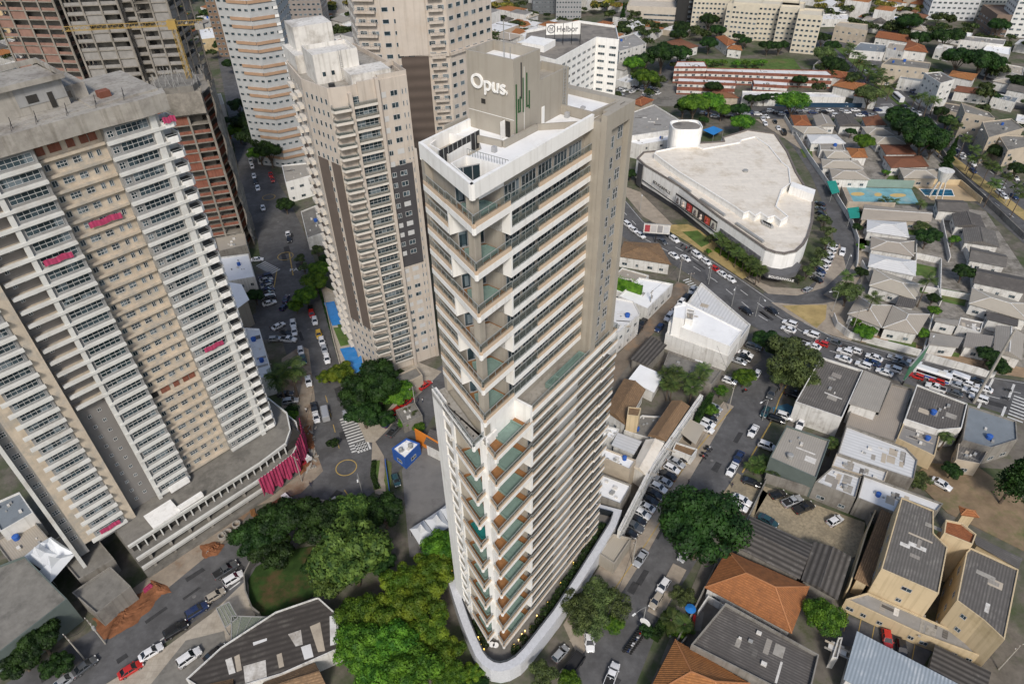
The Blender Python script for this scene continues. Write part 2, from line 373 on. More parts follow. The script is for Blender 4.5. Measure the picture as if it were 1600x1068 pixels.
def mound(nm, pts, m, hh):
    q = [P(x,y,.05) for x,y in pts]; n0 = len(q); qq = []
    for i in range(n0):
        for k in range(5): qq.append(q[i].lerp(q[(i+1)%n0], k/5))
    c = sum(qq, Vector())/len(qq); n = len(qq); vs = []; R6_ = 9
    for r in range(R6_):
        f = 1-r/R6_
        for v in qq:
            p = c+(v-c)*f*(1+random.uniform(-.10,.10)); vs.append((p.x, p.y, .05+(0 if r == 0 else hh*(1-f*f)*random.uniform(.5,1.15)*(.6+.4*math.sin(p.x*1.3)))))
    vs.append((c.x, c.y, hh*.8)); b = MB()
    b.add(vs, [(r*n+i, r*n+(i+1)%n, (r+1)*n+(i+1)%n, (r+1)*n+i) for r in range(R6_-1) for i in range(n)]+[((R6_-1)*n+i, (R6_-1)*n+(i+1)%n, R6_*n) for i in range(n)]); struct(nm, b, m)
for nm, pts in [('earth_pile',[(462,665),(486,664),(493,700),(480,712),(466,690)]), ('earth_pile',[(312,852),(335,845),(352,850),(340,866),(318,872)]), ('earth_trench',[(148,965),(200,935),(236,915),(252,930),(215,972),(170,1000),(150,995)]), ('earth_pile',[(395,805),(425,790),(440,800),(415,822)]), ('earth_pile',[(455,720),(480,712),(492,725),(470,742)]), ('earth_trench',[(235,905),(262,915),(268,925),(240,930)])]:
    mound(nm, pts, EARTH, 1.3 if 'pile' in nm else .7)
flatsheet('south_pavement', [(165,1068),(262,1008),(330,958),(385,905),(400,940),(395,1000),(330,1068),(200,1110)], STONE, .12, .12)
flatsheet('lower_yard', [(230,1075),(290,1000),(350,985),(360,1040),(300,1090)], DCONC, .16, .04)
flatsheet('circular_lawn', [(388,905),(400,885),(430,868),(470,855),(510,850),(525,900),(500,925),(440,955),(405,962),(390,945)], mat('deep_green_lawn', (.028,.058,.012), .95, .4, .3, stain=(.10,.06,.03)), .2, .2)  # darker green grass with brown patches
flatsheet('gravel_yard', [(1192,758),(1352,816),(1345,866),(1300,880),(1178,806)], GRAV, .10, .1)
flatsheet('earth_yard', [(1425,745),(1450,722),(1530,730),(1600,780),(1600,860),(1480,800)], mat('yard_earth', (.22,.16,.10), .95, .25, .3, stain=(.12,.13,.05)), .09, .1)
flatsheet('sports_field', [(1084,92),(1240,92),(1252,108),(1108,108)], GRASS, .1, .1)
flatsheet('pavement', [(1180,186),(1236,186),(1330,305),(1322,316),(1262,240)], PAVE, .10, .1)
flatsheet('school_yard', [(1040,130),(1160,152),(1165,168),(1000,165),(975,150)], DCONC, .05, .05)
flatsheet('car_court', [(1300,950),(1458,1015),(1440,1045),(1300,1000)], ASPH, .12, .1)
YARD = mat('yard_concrete', (.27,.25,.22), .95, .22, .5, stain=(.13,.12,.10), stainsc=.22, stainth=.52, brick=(3,3,.12))
flatsheet('yard_paving', [(1258,204),(1345,198),(1400,205),(1455,240),(1500,286),(1425,286),(1305,287)], YARD, .05)
flatsheet('yard_paving', [(1345,320),(1475,322),(1540,330),(1600,420),(1620,590),(1560,585),(1440,555),(1305,515),(1300,490),(1345,440)], YARD, .05)
flatsheet('yard_paving', [(1290,562),(1420,600),(1600,668),(1600,735),(1400,720),(1340,800),(1200,742),(1245,620)], mat('back_yard', (.15,.135,.115), .95, .25, .4, stain=(.07,.08,.04), stainsc=.2), .05)
flatsheet('yard_paving', [(1078,452),(1180,522),(1190,562),(1120,620),(1030,740),(960,835),(925,780),(945,620),(1000,545)], mat('back_yard', (.15,.135,.115), .95, .25, .4), .05)
flatsheet('yard_paving', [(1125,815),(1180,805),(1320,880),(1300,960),(1420,1068),(1000,1110),(1045,1000)], mat('back_yard', (.15,.135,.115), .95, .25, .4), .05)
# painted markings
def dash(name, pts, m, ln, gap, wd, z=.07):
    q = [P(x,y,z) for x,y in pts]; b = MB(); t = 0.0; out = 0
    for a, c in zip(q, q[1:]):
        L = (c-a).length; d = (c-a)/L; s = -t
        while s < L:
            e0, e1 = max(s,0), min(s+ln, L)
            if e1 > e0:
                n = Vector((-d.y,d.x,0))*wd/2; p, r = a+d*e0, a+d*e1; b.add([p-n,r-n,r+n,p+n],[(0,1,2,3)])
            s += ln+gap
        t = (L + t) % (ln+gap)
    return struct(name, b, m)
def lerp(A, B_, f): return [(a[0]+(c[0]-a[0])*f, a[1]+(c[1]-a[1])*f) for a, c in zip(A, B_)]
for f in (.33, .62): dash('lane_markings', lerp(AVU, AVL, f), WLINE, 3.5, 4.5, .22)
dash('edge_line', lerp(AVU, AVL, .04), WLINE, 50, 0, .14)
dash('kerb_line', [(1046,764),(1078,716),(1112,674),(1143,638)], YEL, 99, 0, .25, .16)
dash('kerb_line', [(960,920),(1010,848),(1042,798),(1046,768)], YEL, 99, 0, .2, .17)
dash('kerb_line', [(1160,738),(1180,702),(1207,655)], YEL, 99, 0, .35, .12)
dash('kerb_line', [(1205,660),(1218,622),(1230,600)], YEL, 99, 0, .3, .12)
dash('lane_markings', R7[2:], WLINE, 3, 6, .25); dash('lane_markings', R7b[1:], WLINE, 3, 6, .25)
dash('centre_line', [(552,805),(545,775),(538,765)], YEL, 99, 0, .3); dash('centre_line', [(530,700),(520,660),(508,615)], YEL, 3, 3, .2)
dash('centre_line', [(372,470),(400,460),(428,450),(433,420)], YEL, 99, 0, .3); dash('centre_line', [(458,430),(452,395)], YEL, 99, 0, .4)
dash('lane_markings', [(250,1000),(340,935),(395,893)], WLINE, 2.5, 5, .25, .07)
for nm_, rl, n_ in (('road_patch', R1, 16), ('road_patch', R8, 14), ('road_patch', R9, 14), ('road_patch', R7, 8), ('road_patch', [(1000,340),(1130,430),(1250,520),(1400,575),(1560,620)], 16)):
    b = MB()
    for k in range(n_):
        i = random.randrange(len(rl)-1); f = random.random(); a = P(*rl[i], .066); c = P(*rl[i+1], .066); d = (c-a).normalized(); n = Vector((-d.y,d.x,0)); o = a.lerp(c, f)+n*random.uniform(-4,4); l_, w_ = random.uniform(.5,3.5), random.uniform(.3,1.1)
        b.add([o-d*l_-n*w_, o+d*l_-n*w_*random.uniform(.7,1), o+d*l_*random.uniform(.8,1)+n*w_, o-d*l_+n*w_], [(0,1,2,3)])
    struct(nm_, b, mat('fresh_tarmac', (.045,.045,.046), .9, .2, 1))
    b = MB()
    for k in range(n_//2):
        i = random.randrange(len(rl)-1); o = P(*rl[i], .075).lerp(P(*rl[i+1], .075), random.random()); o += Vector((random.uniform(-3,3), random.uniform(-2,2), 0)); b.add([(o.x+math.cos(j/10*6.283)*.42, o.y+math.sin(j/10*6.283)*.42, .075) for j in range(10)], [tuple(range(10))])
    struct('manhole_covers', b, mat('cast_iron', (.16,.155,.15), .7, .2, 3))
def ringline(name, c, rp, m, wd=.25):
    o = P(c[0],c[1],.08); r = (P(c[0]+rp,c[1],.08)-o).length; b = MB(); n = 40; vs = []
    for k in range(n):
        a = 2*math.pi*k/n
        for rr in (r, r+wd): vs.append(o+Vector((math.cos(a)*rr, math.sin(a)*rr, 0)))
    b.add(vs, [(2*k,2*k+1,(2*k+3)%(2*n),(2*k+2)%(2*n)) for k in range(n)]); struct(name, b, m)
ringline('roundabout_line', (541,730), 15, YEL); ringline('roundabout_line', (446,400), 11, YEL); ringline('roundabout_line', (420,308), 9, YEL)
def zebra(a, bq, n, length, m=WLINE, wd=.5):
    A = P(a[0],a[1],.09); B2 = P(bq[0],bq[1],.09); d = (B2-A).normalized(); nn = Vector((-d.y,d.x,0)); b = MB()
    for k in range(n):
        p = A+(B2-A)*(k/(n-1)); b.add([p-d*wd/2-nn*length/2, p+d*wd/2-nn*length/2, p+d*wd/2+nn*length/2, p-d*wd/2+nn*length/2],[(0,1,2,3)])
    struct('zebra_crossing', b, m)
zebra((543,652),(562,702),13,4.2); zebra((558,700),(576,694),5,3.5); zebra((408,412),(430,424),8,4); zebra((1368,173),(1392,171),9,8,wd=1.0); zebra((1385,163),(1400,176),5,6)
zebra((1546,603),(1530,634),2,.6,wd=8); zebra((1580,612),(1566,648),2,.6,wd=8); zebra((1596,622),(1586,655),8,3.5,wd=.5)
zebra((1072,437),(1090,452),6,2.5)
# ================================================================= the white zigzag tower
OR = math.radians(52); OB = Vector((-3.9, 65.2, 0))
T = thing('residential_tower', 'tall white tower with stacked V shaped corner balconies and taupe rooftop block', 'tower', OB, OR)
def tl(px_, py_, z):
    q = P(px_, py_, z) - OB; return (q.x*math.cos(OR)+q.y*math.sin(OR), -q.x*math.sin(OR)+q.y*math.cos(OR))
k_ = 2.9675
def q1(u, v, z): return tl(640+u/k_, v/k_, z)
def q3(u, v, z): return tl(640+u/k_, 708+v/k_, z)
LD = (math.cos(math.radians(68)), math.sin(math.radians(68)))
def lp(s, o=(0, 0), inn=0): return (o[0]+LD[0]*s+LD[1]*inn, o[1]+LD[1]*s-LD[0]*inn)
def band(pts, z, wh=.75, tan=.5, rail=1.0, tan_from=0, t=.3, name='balcony_front', rep=None, cap=False):
    """pts run so that the outside is on the right hand"""
    mb = MB()
    for i in range(len(pts)-1):
        a, c = Vector(pts[i]), Vector(pts[i+1]); d = (c-a).normalized()
        mb.mi = 0; mb.wallslab(a - d*(.0 if i == 0 else .0), c, z, z+wh, t, -t)
        if tan: mb.mi = 1; a2 = a + d*tan_from; mb.wallslab(a2, c, z+wh, z+wh+tan, t-.03, -t)
    zt = z+wh+(tan if tan and not tan_from else 0)
    o = mb.build(name, [WHITE, TAN], T) if rep is None else rep[0].add(mb)
    if rail:
        r = MB()
        for i in range(len(pts)-1):
            a, c = Vector(pts[i]), Vector(pts[i+1]); d = (c-a); L = d.length; d.normalize(); n = Vector((d.y, -d.x))
            ai = a - n*.13; ci = c - n*.13
            r.mi = 0; r.wallslab(ai, ci, zt, z+wh+tan+rail-.06, .03, 0)
            r.mi = 1; r.bar((ai.x, ai.y, z+wh+tan+rail), (ci.x, ci.y, z+wh+tan+rail), .09, .06)
            for j in range(int(L/1.4)+1):
                p = ai + d*(j*1.4); r.bar((p.x, p.y, zt), (p.x, p.y, z+wh+tan+rail), .06)
        if rep is None: r.build('railing', [RAILG, RAIL], T)
        else: rep[1].add(r)
BF = Rep('balcony_front', [WHITE, TAN], T, 98); RL = Rep('railing', [RAILG, RAIL], T, 98)
RP = (BF, RL); WN = Rep('window', [GLASS, GREY], T, 98)
# --- upper body
coreU = [(6.5, 1.3), (24, 1.3), (24, 12), (5.9, 12), (3.5, 5.7), (6.5, 4.0)]
b = MB(); b.prism(coreU, 59, 96.2); b.prism([(24, -1.1), (30.2, -1.1), (30.2, 9.5), (24, 9.5)], 58, 97.2); b.build('wall', TAUPE, T)
b = MB(); b.prism([(24, -1.9), (25.4, -1.9), (25.4, -1.05), (24, -1.05)], 58.6, 98.2); b.prism([(30.0, -1.9), (31, -1.9), (31, 9.6), (30, 9.6)], 58.6, 98.2)
b.prism([(25.4, -1.9), (30.0, -1.9), (30.0, -.4), (25.4, -.4)], 96.0, 98.2); b.build('pilaster', TAUPE, T)
ring_b = MB(); ring(ring_b, [(24, 0.3), (30.0, -.38), (30.0, 9.6), (24, 9.6)], .3, 97.2, 98.2); ring_b.build('parapet', TAUPE, T)
for i in range(13):
    z = 60.3 + i*2.95
    for (a, c, dz) in ((26.2, 27.5, .2 + (i % 2)*.0), (28.3, 29.6, 1.0)):
        mb = MB(); window(mb, (a, -1.1), (c, -1.1), z+dz-.2, z+dz+1.5, 2, 2, .06, 0, .1); WN.add(mb)
for k in range(11):
    z = 62 + 3*k - .0
    full = (k % 2 == 0)
    # floor slab
    sl_ = MB(); sl_.prism([(6.6, .2), (24, .2), (24, 1.5), (6.6, 1.5)], z+.1, z+.4)
    sl_.prism([lp(6.6, inn=.2), lp(6.6, inn=1.6), lp(13, inn=1.6), lp(13, inn=.2)], z+.1, z+.4)
    if full: sl_.prism([lp(.2, (.2, .2)), (6.6, .2), (6.6, 4.2), (3.6, 6.0), lp(6.5, inn=.2)], z+.1, z+.55)
    sl_.build('floor_slab', SLABG, T)
    if k < 11:
        band([(6.8, 0), (24, 0)], z, .8, .5, .95, tan_from=5.6, rep=RP)
        band([lp(13), lp(6.8)], z, .8, .5, .95, rep=RP)
    if full:
        band([lp(6.9), (0, 0), (6.7, 0)], z, .85, .55, 1.0, name='corner_balcony')
        d = MB(); d.prism([(.35, .3), (6.4, .3), (6.4, 3.9), (3.55, 5.6), lp(6.3, inn=.35)], z+.56, z+.62); d.build('deck', WOOD, T)
        pl = MB(); pp = [(2.1, 1.3), (5.9, 1.3), (5.9, 3.3), (3.6, 4.9), lp(4.9, inn=1.1)]
        ring(pl, pp, .18, z+.62, z+.95); pl.sheet(inset(pp, .18), z+.68); pl.build('pool', POOLG if k != 4 else TAUPE, T)
    else:
        pw = MB(); pw.box(6.5, .0, z-.0, 6.8, 4.0, z+3.0); pw.build('partition_wall', WHITE, T); pw = MB(); a, c = lp(6.6), lp(6.6, inn=2.6); pw.wallslab(a, c, z, z+3, .25, 0); pw.build('partition_wall', WHITE, T)
    # glazing along the recessed wall
    x = 7.0
    while x < 23.5:
        L = 2.9; mb = MB(); window(mb, (x, 1.3), (min(x+L, 23.9), 1.3), z+.7, z+2.75, 4, 1, .06, 0, .07); WN.add(mb); x += 3.35
    for s in (7.2, 10.2):
        mb = MB(); a, c = lp(s+2.6, inn=1.28), lp(s, inn=1.28); window(mb, a, c, z+.7, z+2.75, 3, 1, .06, 0, .07); WN.add(mb)
    if full:
        mb = MB(); window(mb, (3.55, 5.68), (6.45, 4.06), z+.7, z+5.0, 3, 2, .08, 0, .07); WN.add(mb)
b = MB(); b.box(.95, .75, 59, 1.95, 1.75, 96); b.build('corner_column', TAUPE, T)
a = lp(13, inn=.0); b = MB(); b.wallslab(lp(13.1, inn=.1), lp(12.2, inn=.1), 59, 96, 1.2, 0-1.2); b.build('end_pier', TAUPE, T)
# crown
path = [lp(13.1), (0, 0), (24, 0)]
b = MB()
for i in range(2): b.wallslab(path[i], path[i+1], 96.2, 98.05, .4, -.4)
b.wallslab((24, 12.1), lp(13.1), 95.9, 98.0, .3, -.3); b.build('crown_band', WHITE, T)
ZR = 97.0
deck = [q1(*p, ZR) for p in [(455,782),(262,730),(335,690),(322,655),(165,618),(272,575),(500,500)]] + [(23.9, 11.7), (23.9, .42)]
b = MB(); b.prism(deck, 96.2, ZR); b.build('roof_deck', ROOFW, T)
b = MB(); b.sheet([(24.3, .1), (29.9, .1), (29.9, 9.2), (24.3, 9.2)], 97.4); b.build('roof_deck', ROOFW, T)
for pp in ([(190,776),(262,738),(435,785),(292,862)], [(92,688),(165,630),(305,662),(182,738)]):
    q = [q1(*p, ZR) for p in pp]; b = MB(); ring(b, q, .14, 95.0, 97.5); b.build('light_well', WHITE, T)
b = MB(); a = q1(135,752,ZR); c = q1(322,652,ZR); b.wallslab(a, c, 95.8, 98.3, .1); b.build('roof_screen', BLACKM, T)
b = MB()
for i in range(10): f = i/9; p = (a[0]+(c[0]-a[0])*f, a[1]+(c[1]-a[1])*f); b.bar((p[0], p[1]-.1, 96), (p[0], p[1]-.1, 98.4), .08)
a = q1(268,728,ZR); c = q1(458,782,ZR)
for i in range(16): f = i/15; p = (a[0]+(c[0]-a[0])*f, a[1]+(c[1]-a[1])*f); b.bar((p[0], p[1], 97), (p[0], p[1], 98), .05)
b.bar((a[0], a[1], 98), (c[0], c[1], 98), .06); b.build('roof_railing', RAIL, T)
for pp, t in (([(320,655),(432,680)], .3), ([(432,683),(585,603)], .35), ([(585,603),(790,590)], .25), ([(270,568),(170,612)], .3)):
    a, c = q1(*pp[0], ZR), q1(*pp[1], ZR); b = MB(); b.wallslab(a, c, 96.9, 97.8, t); b.build('roof_kerb', TAUPE, T)
for uv in ((393,705), (485,655), (730,545), (803,518)):
    a = q1(*uv, ZR); b = MB(); b.box(a[0]-.25, a[1]-.25, 96.9, a[0]+.25, a[1]+.25, 97.7); b.build('roof_vent', GREY, T)
# machine room with its lettering
b = MB(); b.box(14, 5, 97, 19.2, 12, 105.0); ring(b, [(14,5),(19.2,5),(19.2,12),(14,12)], .3, 105, 106.2)
b.box(19.2, 5, 97, 25.5, 9.2, 101.6); ring(b, [(19.2,5),(25.5,5),(25.5,9.2),(19.2,9.2)], .25, 101.6, 102.6); MR = b.build('machine_room', TAUPE, T)
b = MB(); b.sheet([(14.35,5.35),(18.9,5.35),(18.9,11.7),(14.35,11.7)], 105.05); b.build('machine_room_roof', ROOFW, T)
b = MB(); b.bar((14.0, 5, 99.3), (14.0, 12, 99.3), .04, .06); b.bar((16, 4.99, 97), (16, 4.99, 105), .02, .05); b.build('wall_joint', WHITE, MR)
b = MB(); b.box(13.1, 6.3, 97.05, 13.9, 6.4, 99.1); b.build('door', WHITE, T); b = MB(); b.box(13.95, 5.6, 97.05, 14.02, 6.3, 99.0); b.build('doorway', DARK, T)
b = MB(); b.box(19.6, 4.93, 97.05, 20.2, 5.0, 99.2); b.build('door', WHITE, T)
b = MB(); b.box(13.93, 9.3, 100.4, 14.02, 9.9, 100.95); b.build('vent_opening', DARK, MR)
GRN = mat('green_trim', (.025, .085, .03), .5, .1); b = MB()
for (x, za, zb) in ((14.35, 97, 103.4), (14.75, 100.2, 101.6), (15.1, 100.0, 101.8), (15.7, 99.8, 103.8), (16.4, 100.3, 104.2), (16.9, 99.9, 102.0)): b.box(x, 4.9, za, x+.14, 5.0, zb)
b.box(14.75, 4.9, 100.0, 15.2, 5, 100.14); b.box(16.4, 4.9, 100.2, 17.0, 5, 100.34); b.build('light_strip_emblem', GRN, T)
b = MB(); b.box(15.35, 4.9, 101.5, 15.45, 5.0, 105.6); b.build('conduit', BLACKM, T)
b = MB()
for i in range(15): b.bar((24.2, 4.9, 97.2+i*.38), (24.8, 4.9, 97.2+i*.38), .05)
b.bar((24.2, 4.9, 97), (24.2, 4.9, 103), .06); b.bar((24.8, 4.9, 97), (24.8, 4.9, 103), .06); b.build('ladder', STEEL, T)
b = MB(); b.bar((17.2, 8.8, 105), (17.2, 8.8, 109.2), .08); b.bar((17.2,8.8,106.6),(17.9,9.3,105.1),.04); b.bar((17.2,8.8,106.6),(16.4,8.2,105.1),.04)
b.bar((15.0, 6.2, 105), (15.0, 6.2, 107.2), .07); b.build('antenna', STEEL, T)
def text(body, size, loc, rot, m, parent, name, depth=.08, label=None, align='LEFT', shear=0, sx=1, space=1):
    c = bpy.data.curves.new(name, 'FONT'); c.body = body; c.size = size; c.extrude = depth; c.align_x = align; c.shear = shear; c.space_character = space; c.offset = .012*size
    c.materials.append(m); o = bpy.data.objects.new(name, c); C.objects.link(o); o.parent = parent; o.location = loc; o.rotation_euler = rot; o.scale = (sx, 1, 1)
    o.data = c; dg = bpy.context.evaluated_depsgraph_get(); dg.update(); me = bpy.data.meshes.new_from_object(o.evaluated_get(dg))
    n = bpy.data.objects.new(name, me); C.objects.link(n); n.parent = parent; n.location = loc; n.rotation_euler = rot; n.scale = (sx, 1, 1)
    bpy.data.objects.remove(o); o = n; n.name = name
    if label: o['label'] = label
    return o
text('Opus', 2.35, (13.9, 11.35, 102.15), (math.pi/2, 0, -math.pi/2), WHITE, T, 'lettering', .12, sx=1.02)
text('ri', .75, (13.9, 6.3, 102.15), (math.pi/2, 0, -math.pi/2), WHITE, T, 'lettering', .08)
# --- lower body
RA = (-.5, -1.93); LA = (-1.84, .72)
def ll(s, inn=0): return lp(s, LA, inn)
coreL = [(8.4, -.75), (31.3, -.75), (31.3, 11.5), (3.3, 12.6), (.75, 6.6), (3.2, 4.6), (3.2, 2.4), (8.4, 2.4)]
b = MB(); b.prism(coreL, 3.5, 58.25); b.build('lower_wall', TAUPE, T)
b = MB(); b.wallslab(ll(13.4), ll(9.9), 0, 59.6, .8, -.8); b.wallslab(ll(7.4), ll(6.4), 0, 59.0, .6, -.6); b.build('side_wall', WHITE, T)
jx = (.55, .55)
b = MB(); b.box(.2, .2, 3, .9, 1.4, 58.5); b.box(.9, .6, 3, 3.3, .9, 58.5); b.build('fin_wall', WHITE, T)
b = MB(); b.box(7.95, -1.9, 56.3, 8.4, 3, 60.6); b.build('terrace_end_wall', WHITE, T)
b = MB(); b.box(.7, 1.0, 56.4, 8.2, 1.4, 62.1); b.build('terrace_wall', WHITE, T)
zr = 3.5
for k in range(19):
    z = 3.6 + 2.93*k; full = (k % 2 == 0)
    s_ = MB(); s_.prism([(8.5, -1.75), (32.2, -1.75), (32.2, -.5), (8.5, -.5)], z+.05, z+.3)
    if full: s_.prism([(RA[0]+.2, RA[1]+.15), (8.5, -1.75), (8.5, 2.5), (1.2, 2.3), (.4, .3)], z+.05, z+.5)
    s_.build('floor_slab', SLABG, T)
    band([(8.6, -1.93), (28.0, -1.93)], z, .5, .2, .8, rep=RP)
    band([(28.0, -2.25), (32.5, -2.25)], z+.35, .5, .2, .8, rep=RP)
    b = MB(); b.wallslab(ll(9.9), ll(7.3), z+.1, z+.75, .25, -.25); b.build('sill_band', WHITE, T)
    mb = MB(); window(mb, ll(9.8, .35), ll(7.45, .35), z+.8, z+2.9, 2, 1, .06, 0, .06); WN.add(mb)
    for (x0, x1, n) in ((8.7, 12.2, 4), (12.6, 16.3, 4), (22.0, 26.6, 5), (27.0, 31.2, 4)):
        mb = MB(); window(mb, (x0, -.75), (x1, -.75), z+.6, z+2.75, n, 1, .06, 0, .07); WN.add(mb)
    if full:
        band([lp(2.6, RA), RA, (8.6, RA[1])], z, .8, .4, .8, name='corner_balcony')
        d = MB(); d.prism([(RA[0]+.45, RA[1]+.3), (8.3, -1.65), (8.3, 2.2), (1.6, 2.1), (.75, .35)], z+.51, z+.56); d.build('deck', WOOD, T)
        pl = MB(); pp = [(2.6, -1.3), (7.0, -1.3), (7.0, 1.3), (3.0, 1.3)]; ring(pl, pp, .18, z+.56, z+.95); pl.sheet(inset(pp, .18), z+.62); pl.build('pool', POOLG, T)
        mb = MB(); window(mb, (3.2, 2.38), (8.3, 2.38), z+.6, z+5.0, 4, 2, .08, 0, .05); WN.add(mb)
    else:
        pw = MB(); pw.box(8.1, -1.93, z-.1, 8.6, 2.4, z+2.95); pw.build('partition_wall', WHITE, T)
for k in range(9):
    z = 4.8 + 5.9*k
    band([ll(6.5), LA, (LA[0]+2.3, LA[1])], z, .8, .4, .8, name='corner_balcony')
    s_ = MB(); s_.prism([(LA[0]+.2, LA[1]+.15), (.5, .85), (3.0, 1.0), (3.2, 4.6), ll(6.4, 1.5), ll(6.4, .2)], z+.05, z+.5); s_.build('floor_slab', WHITE, T)
    d = MB(); d.prism([(LA[0]+.5, LA[1]+.3), (.2, 1.1), (2.8, 1.2), (3.0, 4.4), ll(6.1, 1.3), ll(6.1, .35)], z+.51, z+.56); d.build('deck', WOOD, T)
    pl = MB(); pp = [ll(1.6, .9), ll(1.6, 2.0), ll(5.2, 2.9), ll(5.2, .8)]; ring(pl, pp, .16, z+.56, z+.95); pl.sheet(inset(pp, .16), z+.66)
    pl.build('pool', mat('teal_pool', (.02, .16, .15), .15, .1) if k == 5 else POOLG, T, label='brim-full teal green balcony pool' if k == 5 else None)
    ac = MB(); a = ll(6.9, -.35); ac.box(a[0]-.1, a[1]-.2, z+2.4, a[0]+.45, a[1]+.2, z+3.0); ac.build('air_conditioner', DWHITE, T)
gp = MB()
for i in range(4): gp.box(16.5+i*1.27, -1.45, 3.6, 16.5+i*1.27+1.22, -.8, 58.8)
gp.build('grey_panel', GREY, T)
# terraces at the setback
b = MB(); b.prism([LA, lp(13.3, LA), lp(13.2, inn=.1), (.02, .1), (.55, .55), (.46, .73)], 58.3, 59.0); b.build('terrace_floor', CONC, T)
b = MB(); b.prism([(8.4, -1.8), (32.4, -1.8), (32.4, 1.4), (8.4, 1.4)], 58.3, 58.9); b.box(31, 0, 58.3, 32.4, 11.4, 58.9); b.build('terrace_floor', CONC, T)
band([ll(13.4), LA, (LA[0]+2.4, LA[1])], 58.2, 1.0, 0, 1.0, name='terrace_parapet')
band([(8.4, -1.95), (32.5, -1.95), (32.5, 11.5)], 58.4, 1.0, .35, .95, name='terrace_parapet')
b = MB(); pp = [(14.2, -1.55), (23.6, -1.55), (23.6, -.1), (14.2, -.1)]; ring(b, pp, .2, 58.9, 59.9); b.sheet(inset(pp, .2), 59.0); b.box(16.4, -1.4, 58.9, 16.6, -.2, 59.8); b.build('terrace_pool', POOLG, T)
for i in range(6):
    a = ll(2+i*1.9, 1.0); b = MB(); b.box(a[0]-.07, a[1]-.07, 59, a[0]+.07, a[1]+.07, 59.25); b.build('floor_drain', BLACKM, T)
BF.flush(); RL.flush(); WN.flush()
b = MB()
for x in (9, 13, 17, 21, 25, 29, 31.5): b.box(x-.3, -1.6, 0, x+.3, -1.0, 3.7)
for s in (2, 5): a = ll(s, .8); b.box(a[0]-.3, a[1]-.3, 0, a[0]+.3, a[1]+.3, 4.8)
b.box(.5, .8, 0, 1.2, 1.5, 3.8); b.box(5.9, -1.2, 0, 6.4, -.7, 3.8); b.build('ground_column', WHITE, T)
b = MB(); b.box(9, .5, 0, 31, 11, 3.6); b.build('lobby_wall', BROWN, T)
# --- podium with curved parapet
ZP = 3.4
pod = [(178,588),(205,675),(240,780),(272,860),(305,935),(335,975),(375,1002),(420,1010),(465,1000),(515,972),(560,925),(610,862),(700,745),(800,590),(880,462),(958,335),(985,262)]
pod = [q3(*p, ZP+1.2) for p in pod]
back = [(34.5, 12), (6, 16)]
PT = thing('podium', 'curved white podium wall wrapping around the foot of the zigzag tower', 'podium', OB, OR)
full = pod + back
b = MB(); b.prism(inset(full, .1), 0, ZP); b.build('podium_floor', mat('podium_floor', (.16,.15,.135), .9, .2, .4), PT)
b = MB(); ring(b, full, 1.5, 0, ZP+1.2); b.build('podium_wall', mat('terrazzo', (.52,.53,.55), .7, .12, 2.5), PT)
b = MB(); ring(b, inset(full, 1.55), .12, ZP, ZP+1.9); b.build('glass_guard', glassmat('dark_glass', (.02,.025,.03), .1, .9), PT)
LM = leafmat('shrub_leaf', (.012,.030,.008), (.05,.085,.022), 1.5)
def shrub_mesh(r, h, n, seed, ls=.3):
    rnd = random.Random(seed); mb = MB()
    for i in range(n):
        a = rnd.random()*6.283; rr = r*math.sqrt(rnd.random()); zz = h*rnd.random()**.6*(1-.55*(rr/r)**2)
        p = Vector((math.cos(a)*rr, math.sin(a)*rr, zz)); leafq(mb, p, rnd, ls)
    return mb
def leafq(mb, p, rnd, s, up=.6):
    n = Vector((rnd.gauss(0,1), rnd.gauss(0,1), rnd.gauss(up,1))).normalized(); x = n.orthogonal().normalized(); y = n.cross(x)
    a = rnd.random()*6.28; x, y = x*math.cos(a)+y*math.sin(a), y*math.cos(a)-x*math.sin(a); s1 = s*(.6+rnd.random()*.8)
    mb.add([p-x*s1*.5, p+y*s1*.32, p+x*s1*.5, p-y*s1*.32], [(0,1,2,3)])
sm = [shrub_mesh(1.0, 1.3, 170, i, .42).mesh('shrub', LM) for i in range(3)]
inn = inset(full, 2.6); cnt = 0
SP = []
for i in range(2, len(pod)-2):
    a = Vector(inn[i]); c = Vector(inn[i+1]); L = (c-a).length
    for j in range(int(L/1.7)):
        SP.append(a+(c-a)*((j+.5)/int(L/1.7)))
TW = Matrix.Translation(OB) @ Matrix.Rotation(OR, 4, 'Z')
for i, p in enumerate(SP):
    o = bpy.data.objects.new('shrub', sm[i % 3]); C.objects.link(o); o.location = TW @ Vector((p.x, p.y, ZP)); o.rotation_euler.z = i; o.scale = (.9+.3*random.random(),)*3
    tag(o, 'low dark green shrub planted along the curved podium edge', 'shrub', 'shrubs along the podium edge')
LAMPY = lamp_mat('warm_lamp', (1, .60, .10), 2.5)
i = 0
for (u, v) in [(195,545),(230,660),(290,815),(318,850),(322,865),(330,885),(300,880),(345,905),(485,885),(520,835),(535,820),(560,800),(590,750),(640,690),(700,600),(760,505),(505,862),(838,395)]:
    q = q3(u, v, ZP+.5); W = TW @ Vector((q[0], q[1], ZP)); b = MB(); b.tube([(0,0,0),(0,0,.45)], .05, 6); b.tube([(0,0,.45),(0,0,.58),(0,0,.64)], [.11,.11,.03], 8)
    o = b.build('garden_light', LAMPY); o.location = W; tag(o, 'small lit warm garden light on the tower podium', 'garden light', 'garden lights on the podium'); i += 1
